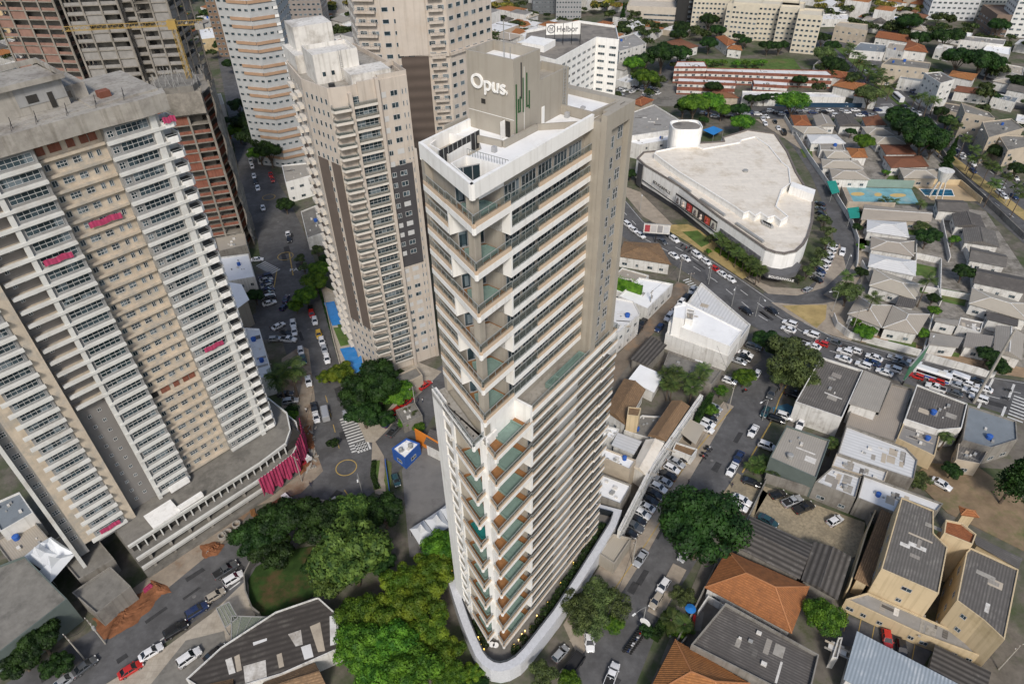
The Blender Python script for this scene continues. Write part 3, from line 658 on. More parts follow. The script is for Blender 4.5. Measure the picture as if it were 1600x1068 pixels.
for (u, v) in ((382,893),(400,896)):
    q = q3(u, v, ZP); W = TW @ Vector((q[0], q[1], ZP)); t = thing('round_table', ('first' if u<390 else 'second')+' white round table from the left at the foot of the zigzag tower', 'table', W)
    b = MB(); b.tube([(0,0,.68),(0,0,.74)], .55, 20); b.build('tabletop', WHITE, t); b = MB(); b.tube([(0,0,0),(0,0,.68)], .07, 8); b.build('leg', WHITE, t)
# ================================================================= towers
def world_local(T_, p):
    a = T_.rotation_euler.z; q = Vector((p[0], p[1], 0)) - T_.location; return (q.x*math.cos(a)+q.y*math.sin(a), -q.x*math.sin(a)+q.y*math.cos(a))
# --- west tower being finished (facade runs along local x from -46 to 3, outside = -y)
W = thing('unfinished_tower', 'long pale apartment tower being finished with pink netting and window bands', 'tower', (-60.5, 115.5, 0), math.radians(46.6))
LG = mat('light_grey_render', (.275,.275,.27), .85, .1, .3, stain=(.24,.235,.22), streak=.15); BG = mat('beige_render', (.50,.43,.34), .9, .14, .5, stain=(.37,.345,.30), stainsc=.35, stainth=.54, streak=.12)
DG = mat('dark_grey_render', (.21,.20,.19), .9, .08, .3); PALE = mat('pale_slab', (.60,.60,.57), .7, .08, .5, stain=(.46,.44,.40), stainth=.58)
b = MB(); b.box(-8.4, 0, 9, .3, 16, 88.4); b.box(-26, 0, 9, -19, 16, 88.4); b.box(-40, -1.2, 9, -34, 14, 88.4); b.box(-44.4, .9, 6, -42.3, 14, 88.4); b.build('grey_wall', LG, W)
b = MB(); b.box(-19, 1.6, 9, -8.4, 16, 88.4); b.box(-34, -1.0, 9, -32, 14, 88.4); b.box(-42.3, .3, 9, -40, 14, 88.4); b.build('beige_wall', BG, W)
b = MB(); b.box(-32, 1.3, 9, -26, 16, 88.4); b.build('recessed_wall', DG, W)
b = MB(); b.box(.3, .4, 9, 1.0, 14, 88.4); b.box(-.9, -.45, 9, .2, .1, 88); b.box(-26.5, -.45, 9, -25.7, .1, 88); b.box(-44.9, -.6, 3, -44.2, 14, 88); b.build('pier', PALE, W)
b = MB(); b.box(-8.5, .8, 88.4, 2.6, 15.5, 91.2); b.box(-46, 1.2, 88.4, -8.5, 15, 91.0); b.build('crown_wall', CONC, W)
b = MB(); b.prism([(-46,-.9),(-8.5,-.9),(-2,-1.6),(2.8,-1.2),(3.4,1.0),(3.2,3.5),(-46,3)], 88.0, 88.6)
b.prism([(-46,-.9),(-8.5,-.9),(-2,-1.6),(2.8,-1.2),(3.4,1.0),(3.2,1.5),(-46,1.0)], 88.6, 90.9); b.build('cornice', CONC, W)
b = MB(); b.box(-23, 5, 91, -10, 15, 95.3); b.box(-10, 6.5, 91, -6.5, 14, 93.4); b.box(-40, 6, 91, -23, 16, 94.6); ring(b, [(-24,4),(-9.5,4),(-9.5,16),(-24,16)], .25, 95.3, 96.1); b.build('roof_house', CONC, W)
b = MB(); b.sheet([(-18.5,4.97),(-10,4.97),(-10,5.6)], 91.05); b.box(-17.2, 4.9, 92.3, -10.05, 5.0, 95.2); b.build('grey_render_patch', LG, W)
b = MB()
for x0, x1, z0, z1 in ((-22,-20.4,92,93.2),(-15.8,-14.2,92.6,93.8),(-12.8,-12,91.2,93.6),(-9.9,-9.4,92,93)): b.box(x0, 4.85, z0, x1, 4.98, z1)
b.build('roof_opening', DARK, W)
b = MB()
for x in (-20,-16.5,-12,-7.5,-3): b.bar((x, 1.2, 90.9), (x+.15, 1.2, 92.6), .08); b.bar((x,1.2,91.8),(x-.5,.2,90.9),.06)
b.build('roof_post', BLACKM, W); b = MB(); b.box(-6, 3, 91, -4.2, 4.6, 92.2); b.build('brick_stack', BRICK, W)
FL = 2.77; nF = 28
SLB = Rep('slab_band', PALE, W, 98); WND = Rep('window', [GLASS, FRAME], W, 98); BAL = Rep('balcony', [WHITE, RAILG, RAIL, SLABG], W, 60); SIL = Rep('beige_ledge', BG, W, 40)
for i in range(nF):
    z = 10.1 + i*FL
    m1 = MB(); m1.box(-8.6, -.62, z, 1.2, .05, z+.5); SLB.add(m1)
    m1 = MB(); m1.box(-31.5 if i > 10 else -26.4, -.66, z, -19.0, .05, z+.5); SLB.add(m1)
    if i > 10: m1 = MB(); m1.box(-31.5, .06, z-.02, -26.4, 1.35, z+.2); SIL.add(m1)
    m1 = MB(); m1.box(-41.0, -1.95, z, -33.8, -1.1, z+.46); SLB.add(m1)
    m1 = MB(); m1.box(-19, .9, z-.1, -8.5, 1.65, z+.35); SIL.add(m1)
    if i == 24: pass
    m1 = MB(); window(m1, (-6.6, 0), (-1.2, 0), z+1.0, z+2.5, 6, 2, .055, 0, .10); WND.add(m1)
    m1 = MB(); window(m1, (-8.1, 0), (-7.1, 0), z+1.05, z+2.2, 2, 2, .07, 0, .10); WND.add(m1)
    m1 = MB(); window(m1, (-25.2, 0), (-19.5, 0), z+1.0, z+2.5, 6, 2, .055, 0, .10); WND.add(m1)
    m1 = MB(); window(m1, (-39.6, -1.2), (-34.5, -1.2), z+.95, z+2.5, 6, 2, .055, 0, .10); WND.add(m1)
    m1 = MB(); window(m1, (-43.9, .9), (-42.6, .9), z+1.05, z+2.25, 3, 2, .07, 0, .10); WND.add(m1)
    for a, c in ((-18.4,-17.5),(-16.6,-14.9),(-14.0,-12.7),(-11.6,-10.9),(-10.2,-9.5)):
        m1 = MB(); window(m1, (a, 1.6), (c, 1.6), z+1.0, z+2.1, 3 if c-a > 1.4 else 2, 2 if c-a > 1 else 1, .06, 0, .10); WND.add(m1)
    for a, c in ((-30.4,-29.7),(-28.4,-27.7)):
        m1 = MB(); window(m1, (a, 1.3), (c, 1.3), z+1.2+(0 if a < -30 else .5), z+2.0+(0 if a < -30 else .5), 2, 1, .07, 0, .08); WND.add(m1)
    m1 = MB(); cp = [(.9,-.6),(2.7,-.7),(3.3,-.2),(3.7,1.0),(3.7,3.8),(.9,3.8)]; m1.prism(cp, z, z+.25); ring(m1, cp, .15, z+.25, z+1.15)
    m1.mi = 3; m1.prism(inset(cp, .14), z+.2, z+.27); m1.mi = 2  # dark inset paints the balcony shade onto its floor
    for q in range(len(cp)-2): m1.bar((cp[q][0],cp[q][1]+.08,z+1.5),(cp[q+1][0],cp[q+1][1]+.08,z+1.5),.07); m1.bar((cp[q][0],cp[q][1]+.08,z+1.1),(cp[q][0],cp[q][1]+.08,z+1.5),.07)
    BAL.add(m1)
for r_ in (SLB, WND, BAL, SIL): r_.flush()
for (x0, x1, i, y) in ((-6.2,-2,10,-.3),(-25,-20.5,21,-.3),(1.0,3.2,27,-.75),(-16,-10.5,22,1.2),(-39,-35,0,-1.7)):
    z = 10.1+i*FL; b = MB(); n = 9
    b.add([(x0+(x1-x0)*j/n, y-.06*(j%2)-(.1 if t else .25), z+(2.0 if t else .95)+.12*math.sin(j*1.3)) for t in (0,1) for j in range(n+1)], [(j,j+1,n+2+j,n+1+j) for j in range(n)])
    b.build('pink_sheeting', PINK, W)
for (x, i) in ((-17.95,27),(-15.75,27),(-13.35,27),(-11.25,27),(-9.85,27),(-17.95,8),(-15.75,8),(-13.35,8),(-11.25,8),(-9.85,8)):
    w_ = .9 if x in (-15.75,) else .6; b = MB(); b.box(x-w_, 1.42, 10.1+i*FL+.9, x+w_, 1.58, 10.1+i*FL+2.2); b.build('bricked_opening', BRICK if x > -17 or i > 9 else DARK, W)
# podium of the west tower
PD = thing('podium_garage', 'concrete parking podium with long open slabs below the unfinished tower', 'podium', W.location, W.rotation_euler.z)
edge = [(-36.5,-9.6),(-6,-10.0),(1.5,-9.2),(5.5,-6.2),(8.2,-.5),(8,8)]
b = MB(); b.prism(edge+[(8,14),(-36.5,14)], 0, 1.0); b.build('ground_slab', DCONC, PD)
for z, t, o in ((3.2,.9,0),(6.4,.9,0),(9.0,.7,.25)):
    q = [(x-(o*3 if x > 2 else 0), y+o*8) for x, y in edge]; b = MB(); b.prism(q+[(8,14),(-36.5,14)], z, z+.25); b.build('floor_slab', DCONC, PD)
    b = MB()
    for i in range(len(q)-1): b.wallslab(q[i], q[i+1], z-.2, z+t, .3, -.3)
    b.build('spandrel', PALE, PD)
b = MB()
for i in range(22): x = -35+i*1.7; b.box(x-.12, -7.6, 6.6, x+.12, -7.3, 9.0)
b.build('mullion', PALE, PD)
b = MB()
for i in range(9): x = -34+i*4.4; b.box(x-.3, -8.6, 1, x+.3, -8.0, 6.3)
b.build('column', CONC, PD)
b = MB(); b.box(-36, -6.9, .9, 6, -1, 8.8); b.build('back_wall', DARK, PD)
b = MB(); b.prism([(-31,-7.6),(-25,-7.6),(-25,-3.0),(-31,-3.0)], 9.9, 10.2); b.build('white_canopy', WHITE, PD)
b = MB(); b.box(-25, -7.4, 9.8, -19.5, -6.6, 10.9); b.box(-24, -1.4, 9.9, -19.6, -.5, 11.2); b.build('white_hoarding', WHITE, PD)
PK = thing('safety_net', 'torn pink safety netting hung over the rounded podium corner of the unfinished tower', 'netting', W.location, W.rotation_euler.z)
def net(p, z0, z1, n, nm):
    b = MB(); Ls = [0]; 
    for i in range(len(p)-1): Ls.append(Ls[-1]+(Vector(p[i+1])-Vector(p[i])).length)
    rnd = random.Random(3); rows = 6; vs = []
    for j in range(n+1):
        s = Ls[-1]*j/n; i = max(k for k in range(len(Ls)-1) if Ls[k] <= s+1e-6); f = (s-Ls[i])/(Ls[i+1]-Ls[i])
        a = Vector(p[i])*(1-f)+Vector(p[i+1])*f; d = (Vector(p[i+1])-Vector(p[i])).normalized(); nn = Vector((d.y,-d.x)); bot = z0+(.6+.6*math.sin(j*.55))*1.2+rnd.random()*.5
        for r in range(rows+1):
            q = a+nn*(.2+.14*math.sin(j*1.7)+.22*r/rows*math.sin(j*.5+r*.6)); vs.append((q.x, q.y, z1+(bot-z1)*r/rows))
    b.add(vs, [(j*(rows+1)+r, (j+1)*(rows+1)+r, (j+1)*(rows+1)+r+1, j*(rows+1)+r+1) for j in range(n) for r in range(rows)])
    b.build(nm, PINK, PK)
net([(-8.5,-10.4),(-6,-10.4),(1.5,-9.6),(2.5,-8.9)], 1.0, 8.2, 50, 'net_sheet'); net([(2.8,-8.8),(5.9,-6.6),(8.3,-2.0)], .8, 9.6, 34, 'net_sheet')
# --- middle tower, beige with dark panels
Mi = thing('apartment_tower', 'slender beige apartment tower with dark brown panels and two pools at its foot', 'tower', (-34, 147.8, 0), math.radians(29))
MB_ = mat('cream_render', (.50,.445,.385), .9, .06, .3, stain=(.47,.40,.33), streak=.18); DP = mat('charcoal_panel', (.065,.062,.065), .8, .1)
foot = [(-4.2,1.0),(-.2,0),(13.6,0),(14.0,11),(12,30),(-4,30),(-6.6,24),(-7.2,10)]
b = MB(); b.prism(foot, 0, 80); b.build('wall', MB_, Mi)
b = MB(); b.wallslab((-5.3,4.3),(-4.25,1.15), 16, 63.5, .25, -.1); b.wallslab((-6.95,9.25),(-5.75,5.65), 16, 63.5, .25, -.1); b.wallslab((-6.7,22),(-6.9,18), 16, 63.5, .25, -.1); b.build('brown_panel', BROWN, Mi)
b = MB(); b.box(6.9, -.12, 33, 12.6, .2, 60.8); b.build('dark_panel', DP, Mi)
b = MB(); b.box(-.35, -1.0, 0, .45, .1, 79.6); b.box(5.92, -.97, 0, 6.7, .1, 81.8); b.box(13.2, -.3, 0, 14.0, .2, 64); b.box(2.0,-.3,76,5.9,.1,81.5); b.box(6.6, -.15, 61, 13.9, .1, 61.6); b.build('pilaster', MB_, Mi)
rb2 = random.Random(2); WB = Rep('window', [GLASS, FRAME], Mi, 98); BA = Rep('balcony', [mat('balcony_edge', (.60,.56,.50), .85, .08, .5), RAILG, RAIL, SLABG], Mi, 60)
for i in range(28):
    z = 3.0+i*2.71
    m1 = MB(); cp = [(-4.5,-.2),(-4.1,-1.5),(-.4,-1.7),(-.4,.3),(-3.6,1.2)]
    m1.prism(cp, z, z+.3); ring(m1, cp, .12, z+.3, z+.6); m1.mi = 3; m1.prism(inset(cp, .11), z+.25, z+.32); m1.mi = 1; ring(m1, inset(cp,.03), .03, z+.6, z+1.25); m1.mi = 2; ring(m1, inset(cp,.02), .06, z+1.25, z+1.32)  # inset floor sheet darkened to stand for the shaded interior
    BA.add(m1)
    m1 = MB(); window(m1, (-3.4, .95), (-.6, .25), z+.5, z+2.35, 3, 1, .07, .02, .07); WB.add(m1)
    m1 = MB(); m1.box(.5, -.95, z, 5.9, -.83, z+.55); m1.box(.5, -.84, z, 5.9, .0, z+.2); m1.mi = 3; m1.box(.52, -.82, z+.19, 5.88, -.01, z+.23); m1.mi = 1; m1.box(.5, -.9, z+.55, 5.9, -.86, z+1.3); m1.mi = 2; m1.box(.5, -.92, z+1.3, 5.9, -.84, z+1.38); BA.add(m1)  # thin dark sheet on the loggia floor in place of shade
    m1 = MB(); window(m1, (.6, 0), (5.8, 0), z+.75, z+2.4, 5, 2, .055, 0, .07); WB.add(m1)
    for a, c, h in ((7.2,8.3,.0),(9.3,11.0,.1),(12.0,12.35,0),(12.85,13.15,0)):
        yy = -.12 if a < 11.8 and 33 < z < 60 else 0; m1 = MB(); window(m1, (a, yy), (c, yy), z+.9, z+2.15, 2 if c-a > .8 else 1, 1, .08, 0, .07)
        if c-a > .8 and rb2.random() < .5: m1.mi = 1; m1.wallslab((a+.05, yy), (c-.05, yy), z+.95, z+2.1, .09, 0)
        WB.add(m1)
    for s in (.1,.3,.48,.66,.84):
        a = Vector((-7.2,10)); c = Vector((-4.2,1.0)); p = a+(c-a)*s; q = a+(c-a)*(s+.08)
        m1 = MB(); window(m1, p, q, z+1.0, z+2.3, 1, 1, .08, 0, .06); WB.add(m1)
        a = Vector((-6.6,24)); c = Vector((-7.2,10)); p = a+(c-a)*s; q = a+(c-a)*(s+.08)
        m1 = MB(); window(m1, p, q, z+1.0, z+2.3, 1, 1, .08, 0, .06); WB.add(m1)
    for s in (.2, .7):
        m1 = MB(); a = Vector((-6.6,24)); c = Vector((-7.2,10)); p = a+(c-a)*s; m1.box(p.x-1.0, p.y-1.3, z, p.x, p.y+1.3, z+.9); BA.add(m1)
WB.flush(); BA.flush()
b = MB(); ring(b, foot, .3, 80, 81.0); ring(b, [(6.9,.3),(13.7,.3),(13.8,8),(6.9,8)], .08, 81, 82); b.build('parapet', MB_, Mi)
b = MB(); b.box(-4.5, 7, 80, 5.5, 15, 85.5); b.box(1.5, 1.2, 80, 10.5, 7, 82.6); ring(b, [(-4.5,7),(5.5,7),(5.5,15),(-4.5,15)], .2, 85.5, 86.3); b.box(-6,16.5,80,6,27,84); b.box(-4.5,20,84,4.5,27,89); b.build('roof_house', DWHITE, Mi)
b = MB(); b.sheet(inset(foot,.35), 80.05); b.build('roof', CONC, Mi); b = MB(); b.tube([(-2.4,3.5,80.05),(-2.4,3.5,81)], .7, 12); b.build('dish', BLACKM, Mi)
b = MB()
for x in (-3,-1,3): b.box(x, 6.93, 81.6, x+.7, 7.0, 82.5)
b.build('roof_window', GLASS, Mi)
b = MB()
for i in range(14): b.bar((1.2,6.9,80.2+i*.4),(1.7,6.9,80.2+i*.4),.05)
b.bar((1.2,6.9,80),(1.2,6.9,86.6),.06); b.bar((1.7,6.9,80),(1.7,6.9,86.6),.06); b.build('ladder', STEEL, Mi)
# pool deck of the middle tower
PDK = thing('pool_deck', 'raised garden deck with two blue pools beside the beige tower', 'pool deck', (0,0,0))
dk = px([(502,447),(545,470),(560,520),(572,590),(545,600),(532,575),(520,530)], 2.2); b = MB(); b.prism(dk, 0, 2.2); ring(b, dk, .25, 2.2, 3.0); b.build('deck_slab', STONE, PDK)
for pp in ([(508,473),(521,471),(531,500),(537,495),(536,504),(520,506)], [(533,545),(554,541),(558,560),(564,556),(568,580),(550,580)]):
    q = px(pp, 2.6); b = MB(); ring(b, q, -.3, 2.2, 2.55); b.sheet(q, 2.5); b.build('pool', POOLB, PDK)
for pp in ([(521,512),(545,509),(552,536),(532,540)], [(527,506),(541,503),(543,508),(529,512)]):
    b = MB(); b.prism(px(pp, 2.4), 2.2, 2.45); b.build('planted_bed', GRASS, PDK)
# --- generic tower with window bays: faces list of (a, b) walls
def gtower(name, label, cat, poly, z1, wallm, fh, nwin, loc, rot, z0=0, glass=None, bandm=None, frame=None, bays=None, parapet=1.0, wh=1.3, sill=1.0, vis=None, lim=98, depth=.0):
    t = thing(name, label, cat, loc, rot); poly = ccw(poly)
    b = MB(); b.prism(poly, 0, z1); ring(b, poly, .3, z1, z1+parapet); b.build('wall', wallm, t)
    R1_ = Rep('window', [glass or GLASS, frame or FRAME], t, lim); R2_ = Rep('slab_band', bandm or PALE, t, 60)
    n = len(poly)
    for i in range(n):
        a = Vector(poly[i]); c = Vector(poly[(i+1)%n]); L = (c-a).length; d = (c-a)/L
        nn = Vector((d.y,-d.x)); mid = Matrix.Rotation(rot, 2) @ ((a+c)/2) + Vector(loc[:2]); wn = Matrix.Rotation(rot, 2) @ nn
        if wn.dot(-mid) < 0: continue                       # only walls one can see from this side of town
        k = max(1, int(L/nwin)); f = int((z1-z0)/fh)
        for j in range(f):
            z = z0+j*fh
            if bandm: m1 = MB(); m1.wallslab(a, c, z, z+.5, .45, 0); R2_.add(m1)
            for q in range(k):
                s = L*(q+.5)/k; w_ = L/k*.6; m1 = MB(); window(m1, a+d*(s-w_/2), a+d*(s+w_/2), z+sill, z+sill+wh, max(1,int(w_/1.0)), 1, .1, 0, .09); R1_.add(m1)
    R1_.flush(); R2_.flush(); return t
# tall beige and brown tower behind
t = gtower('apartment_tower', 'tall beige tower with a brown lower half rising behind the lettered rooftop', 'tower', [(0,0),(13,13),(13,30),(-18,30),(-30,14),(-26,0.4),(-19,-1.0)], 112, MB_, 3.2, 2.9, (-16.8,211,0), math.radians(2), lim=90)
b = MB(); b.wallslab((-14.2,-.9),(-6.2,-.55),0,68.6,.25,-.1); b.wallslab((5,5),(7,7),0,69,.2,0); b.wallslab((11,11),(13,13),0,69,.2,0); b.build('brown_panel', mat('brown_courses', (.115,.09,.075), .9, .08, .3, stripe=(3.2,'Z',.3)), t)
b = MB(); b.wallslab((-14.6,-1.0),(-6.0,-.6),68.9,112,.12,0); b.build('blank_wall', MB_, t)
b = MB(); b.wallslab((-26,.4),(0,0),68.4,69.2,.7,0); b.wallslab((0,0),(13,13),68.4,69.2,.7,0); b.build('cornice', MB_, t)
BA = Rep('balcony', [MB_, RAIL], t, 60)
for i in range(27):
    z = 20+i*3.2
    for a, c in (((-26,.2),(-20,-.8)),((-5.2,-.5),(-1.2,-.1))):
        m1 = MB(); m1.wallslab(a, c, z, z+.6, 1.3, 0); m1.mi = 1; m1.wallslab(a, c, z+1.35, z+1.45, .06, 1.2); m1.mi = 1
        A = Vector(a); Cc = Vector(c); dd = (Cc-A)
        for q in range(8): p = A+dd*(q/7); p2 = p+dd.normalized()*.08; m1.wallslab(p, p2, z+.6, z+1.4, .05, 1.2)
        BA.add(m1)
BA.flush()
# white hotel with its rooftop sign
hp = [P(x,y,35) for x,y in [(868,98),(932,62),(967,66),(962,44),(905,36),(822,52),(815,84)]]
Hh = gtower('hotel', 'white hotel block with a framed rooftop sign and few small windows', 'hotel', [(p.x-40,p.y-330) for p in hp], 35, WHITE, 3.4, 4.6, (40,330,0), 0, wh=1.2, parapet=1.2)
b = MB(); b.sheet(inset([(p.x-40,p.y-330) for p in hp], .4), 35.1); b.build('roof', mat('old_roof', (.22,.20,.175), .95, .2, .2, stain=(.12,.11,.10)), Hh)
b = MB(); b.prism([(P(x,y,38).x-40,P(x,y,38).y-330) for x,y in [(815,66),(850,72),(868,62),(830,56)]], 35, 38); b.build('roof_house', WHITE, Hh)
a, c = P(853,55,39.5), P(907,54,39.5)
SG = thing('rooftop_sign', 'white rooftop sign board with grey lettering on the hotel roof', 'sign', ((a.x+c.x)/2, (a.y+c.y)/2, 35), 0); L = (c-a).length
b = MB(); b.box(-L/2, 0, 4.6, L/2, .2, 9.4); b.build('sign_panel', WHITE, SG)
b = MB()
for i in range(5): x = -L/2+L*i/4; b.bar((x,-.06,.0),(x,-.06,9.6),.22); b.bar((x,.2,5),(x,3,.1),.15)
b.build('sign_frame', BLACKM, SG)
text('Helbor', 3.5, (-L/2+L*.30, -.1, 5.9), (math.pi/2,0,0), mat('grey_letter', (.16,.16,.17), .6, .05), SG, 'lettering', .05)
b = MB(); n = 24; cx = -L/2+L*.15
for k in range(n):
    a0 = 6.283*k/n; a1 = 6.283*(k+1)/n
    b.add([(cx+math.cos(q)*r, -.12, 7.1+math.sin(q)*r) for q, r in ((a0,1.9),(a1,1.9),(a1,1.45),(a0,1.45))], [(0,1,2,3)])
b.box(cx-.8,-.13,6.1,cx-.5,-.11,8.0); b.box(cx+.5,-.13,6.1,cx+.8,-.11,8.0); b.box(cx-.15,-.13,6.1,cx+.15,-.11,7.4); b.add([(cx-.8,-.12,8.0),(cx-.5,-.12,8.0),(cx+.1,-.12,6.9),(cx-.1,-.12,6.9)],[(0,1,2,3)]); b.add([(cx+.8,-.12,8.0),(cx+.5,-.12,8.0),(cx-.1,-.12,6.9),(cx+.1,-.12,6.9)],[(0,1,2,3)])
b.build('emblem', mat('grey_letter', (.16,.16,.17), .6, .05), SG)
# towers at the upper left
ORB = mat('orange_band', (.38,.25,.165), .85, .1); BLB = mat('pale_blue_render', (.40,.415,.42), .85, .1)
def place(px_, py_, z): return P(px_, py_, z)
o = P(448,262,0)
St = gtower('apartment_tower', 'pale blue and orange striped tower left of the beige tower', 'tower', [(0,0),(10,4),(12,22),(-10,26),(-13,6)], 86, BLB, 3.0, 2.6, (o.x,o.y,0), math.radians(8), lim=60, wh=1.1)
b1 = Rep('coloured_band', ORB, St, 60); b2 = Rep('white_band', WHITE, St, 40)
for i in range(27):
    z = 4+i*3.0
    if (i % 6) not in (2, 5): m1 = MB(); m1.wallslab((-.2,-.1),(8.4,3.3),z-.1,z+1.0,.35,.1); b1.add(m1); m1 = MB(); m1.wallslab((-8.4,3.9),(-.25,.1),z-.1,z+1.0,.35,.05); b1.add(m1)
    m1 = MB(); m1.wallslab((8.5,3.4),(10,4),z-.1,z+.9,.3,.1); b2.add(m1)
b1.flush(); b2.flush()
o = P(372,378,0)
RC = mat('raw_concrete', (.24,.22,.19), .95, .18, .4, stain=(.13,.12,.10))
def skeleton(name, label, poly, z1, loc, rot, fh=3.1, inf=BRICK, parapet_net=False, infz=999):
    t = thing(name, label, 'tower', loc, rot); poly = ccw(poly); core = inset(poly, 2.2)
    b = MB(); b.prism(inset(poly, 3), 0, z1); b.build('core_wall', DCONC, t)
    s_ = Rep('floor_slab', RC, t, 60); w_ = Rep('infill_wall', inf, t, 98); f = int(z1/fh); n = len(poly)
    for j in range(f+1):
        m1 = MB(); m1.prism(poly, j*fh, j*fh+.3); s_.add(m1)
        if j == f: break
        for i in range(n):
            a = Vector(poly[i]); c = Vector(poly[(i+1)%n]); L = (c-a).length; d = (c-a)/L; wn = Matrix.Rotation(rot,2) @ Vector((d.y,-d.x)); mid = Matrix.Rotation(rot,2) @ ((a+c)/2)+Vector(loc[:2])
            if wn.dot(-mid) < 0: continue
            k = max(1, int(L/6)); rnd = random.Random(j*7+i)
            for q in range(k):
                p0 = a+d*(L*q/k+.35); p1 = a+d*(L*(q+1)/k-.35); m1 = MB(); hgt = .95 if rnd.random() < .75 else 2.7
                if j*fh < infz and rnd.random() < .93: m1.wallslab(p0, p1, j*fh+.3, j*fh+.3+hgt, .15, -.5); w_.add(m1)
    b = MB()
    for i in range(n):
        a = Vector(poly[i]); c = Vector(poly[(i+1)%n]); L = (c-a).length; d = (c-a)/L; nn = Vector((d.y,-d.x)); k = max(1, int(L/6))
        for q in range(k+1): p = a+d*(L*q/k)-nn*.15; b.box(p.x-.3, p.y-.3, 0, p.x+.3, p.y+.3, z1)
    b.build('column', RC, t, kind='stuff'); s_.flush(); w_.flush(); return t
sk = skeleton('tower_skeleton', 'half built tower of bare slabs and red brick wrapped in torn netting', [(-14,0),(-2,-1),(1,6),(-1,20),(-16,20),(-19,6)], 58, (o.x+6,o.y-2,0), math.radians(22), infz=999)
b = MB(); rnd = random.Random(5)
for i in range(60):
    x = rnd.uniform(-15,0); y = rnd.uniform(1,18); b.bar((x,y,58),(x+rnd.uniform(-.6,.6),y,58+rnd.uniform(1,2.8)),.12)
b.build('formwork_prop', STEEL, sk, kind='stuff')
NET = mat('scaffold_net', (.24,.22,.19), .9, .3, .5, stain=(.13,.12,.10)); b = MB(); nn_ = 14; rows = 30; vs = []
for j in range(nn_+1):
    for r in range(rows+1): vs.append((.4+j*.1+.5*math.sin(r*.9+j)+max(0,(20-r))*.02, -1.6+j*1.1+.3*math.sin(r*1.7+j*2), 56-r*56/rows))
b.add(vs, [(j*(rows+1)+r,(j+1)*(rows+1)+r,(j+1)*(rows+1)+r+1,j*(rows+1)+r+1) for j in range(nn_) for r in range(rows)]); b.build('scaffold_netting', NET, sk)
b = MB(); b.wallslab((-14.5,-.8),(-2,-1.9),50.5,57.5,.1,.5); b.build('scaffold_netting', NET, sk)
o = P(300,330,0)
sk2 = skeleton('tower_skeleton', 'grey half built twin tower with open slabs behind the crane', [(-22,0),(-3,0),(-3,3),(2,3),(2,0),(14,0),(16,20),(-22,20)], 86, (o.x-9,o.y+22,0), math.radians(6), inf=mat('block_wall', (.26,.25,.235), .9, .15, .5))
o = P(232,330,0)
sk3 = skeleton('tower_skeleton', 'brick infilled tower skeleton at the upper left with pale slab edges', [(-26,6),(0,0),(2,22),(-26,24)], 84, (o.x-20,o.y+26,0), math.radians(4), inf=mat('rose_brown_block', (.24,.145,.115), .9, .2, .5))
o = P(130,112,0); gtower('apartment_tower', 'narrow white tower with rows of small dark windows at the upper left', 'tower', [(-14,0),(0,0),(10,26),(-14,26)], 75, mat('off_white', (.44,.41,.37), .9, .08), 3.1, 2.4, (o.x,o.y,0), math.radians(14), lim=60, frame=GREY)
o = P(205,150,0); gtower('apartment_tower', 'reddish brown tower beside the narrow white tower at the upper left', 'tower', [(-10,0),(6,0),(8,26),(-10,26)], 80, mat('red_brown', (.20,.125,.10), .9, .1), 3.1, 2.8, (o.x,o.y,0), math.radians(6), lim=60, bandm=mat('grey_band', (.30,.28,.26), .9, .1), frame=GREY)
o = P(38,58,0); gtower('apartment_tower', 'golden yellow tower at the upper left corner', 'tower', [(-14,0),(4,0),(6,20),(-14,20)], 70, mat('yellow_render', (.50,.38,.22), .9, .08), 3.1, 5, (o.x,o.y,0), math.radians(10), lim=30)  # walls in one yellow tone
o = P(395,120,0); gtower('apartment_tower', 'brown mesh fronted tower at the top edge behind the crane', 'tower', [(-12,0),(6,0),(8,18),(-12,18)], 60, mat('mesh_brown', (.19,.13,.09), .9, .15), 3.1, 3, (o.x-20,o.y+40,0), 0, lim=30, frame=GREY)
o = P(478,58,0); gtower('apartment_tower', 'grey tower standing behind the striped tower', 'tower', [(-12,0),(14,0),(14,18),(-12,18)], 55, mat('warm_grey', (.26,.23,.21), .9, .1), 3.1, 3, (o.x,o.y,0), 0, lim=30, frame=GREY)
# crane
CR = thing('tower_crane', 'yellow tower crane in front of the half built towers', 'crane', P(352,372,0), math.radians(187)); CR.location = (sk.location.x-8, sk.location.y+8, 0)
CY = mat('crane_yellow', (.34,.23,.07), .6, .1); b = MB()
for dx in (-.7,.7):
    for dy in (-.7,.7): b.bar((dx,dy,58),(dx,dy,74),.16)
for i in range(10):
    z = 58+i*1.6; b.bar((-.7,-.7,z),(.7,-.7,z+1.6),.1); b.bar((.7,.7,z),(-.7,.7,z+1.6),.1); b.bar((-.7,.7,z),(-.7,-.7,z+1.6),.1); b.bar((.7,-.7,z),(.7,.7,z+1.6),.1)
b.build('mast', CY, CR)
b = MB()
for dy in (-.6,.6): b.bar((-9,dy,74),(32,dy,74),.15)
b.bar((-9,0,75.2),(32,0,75.2),.15)
for i in range(26): x = -9+i*1.6; b.bar((x,-.6,74),(x+.8,0,75.2),.09); b.bar((x+.8,0,75.2),(x+1.6,.6,74),.09)
b.build('jib', CY, CR); b = MB(); b.box(-1,-1,73,1.6,1,75.6); b.build('cab', CY, CR); b = MB(); b.box(-9,-1,72.6,-6.5,1,74.2); b.build('counterweight', CONC, CR)
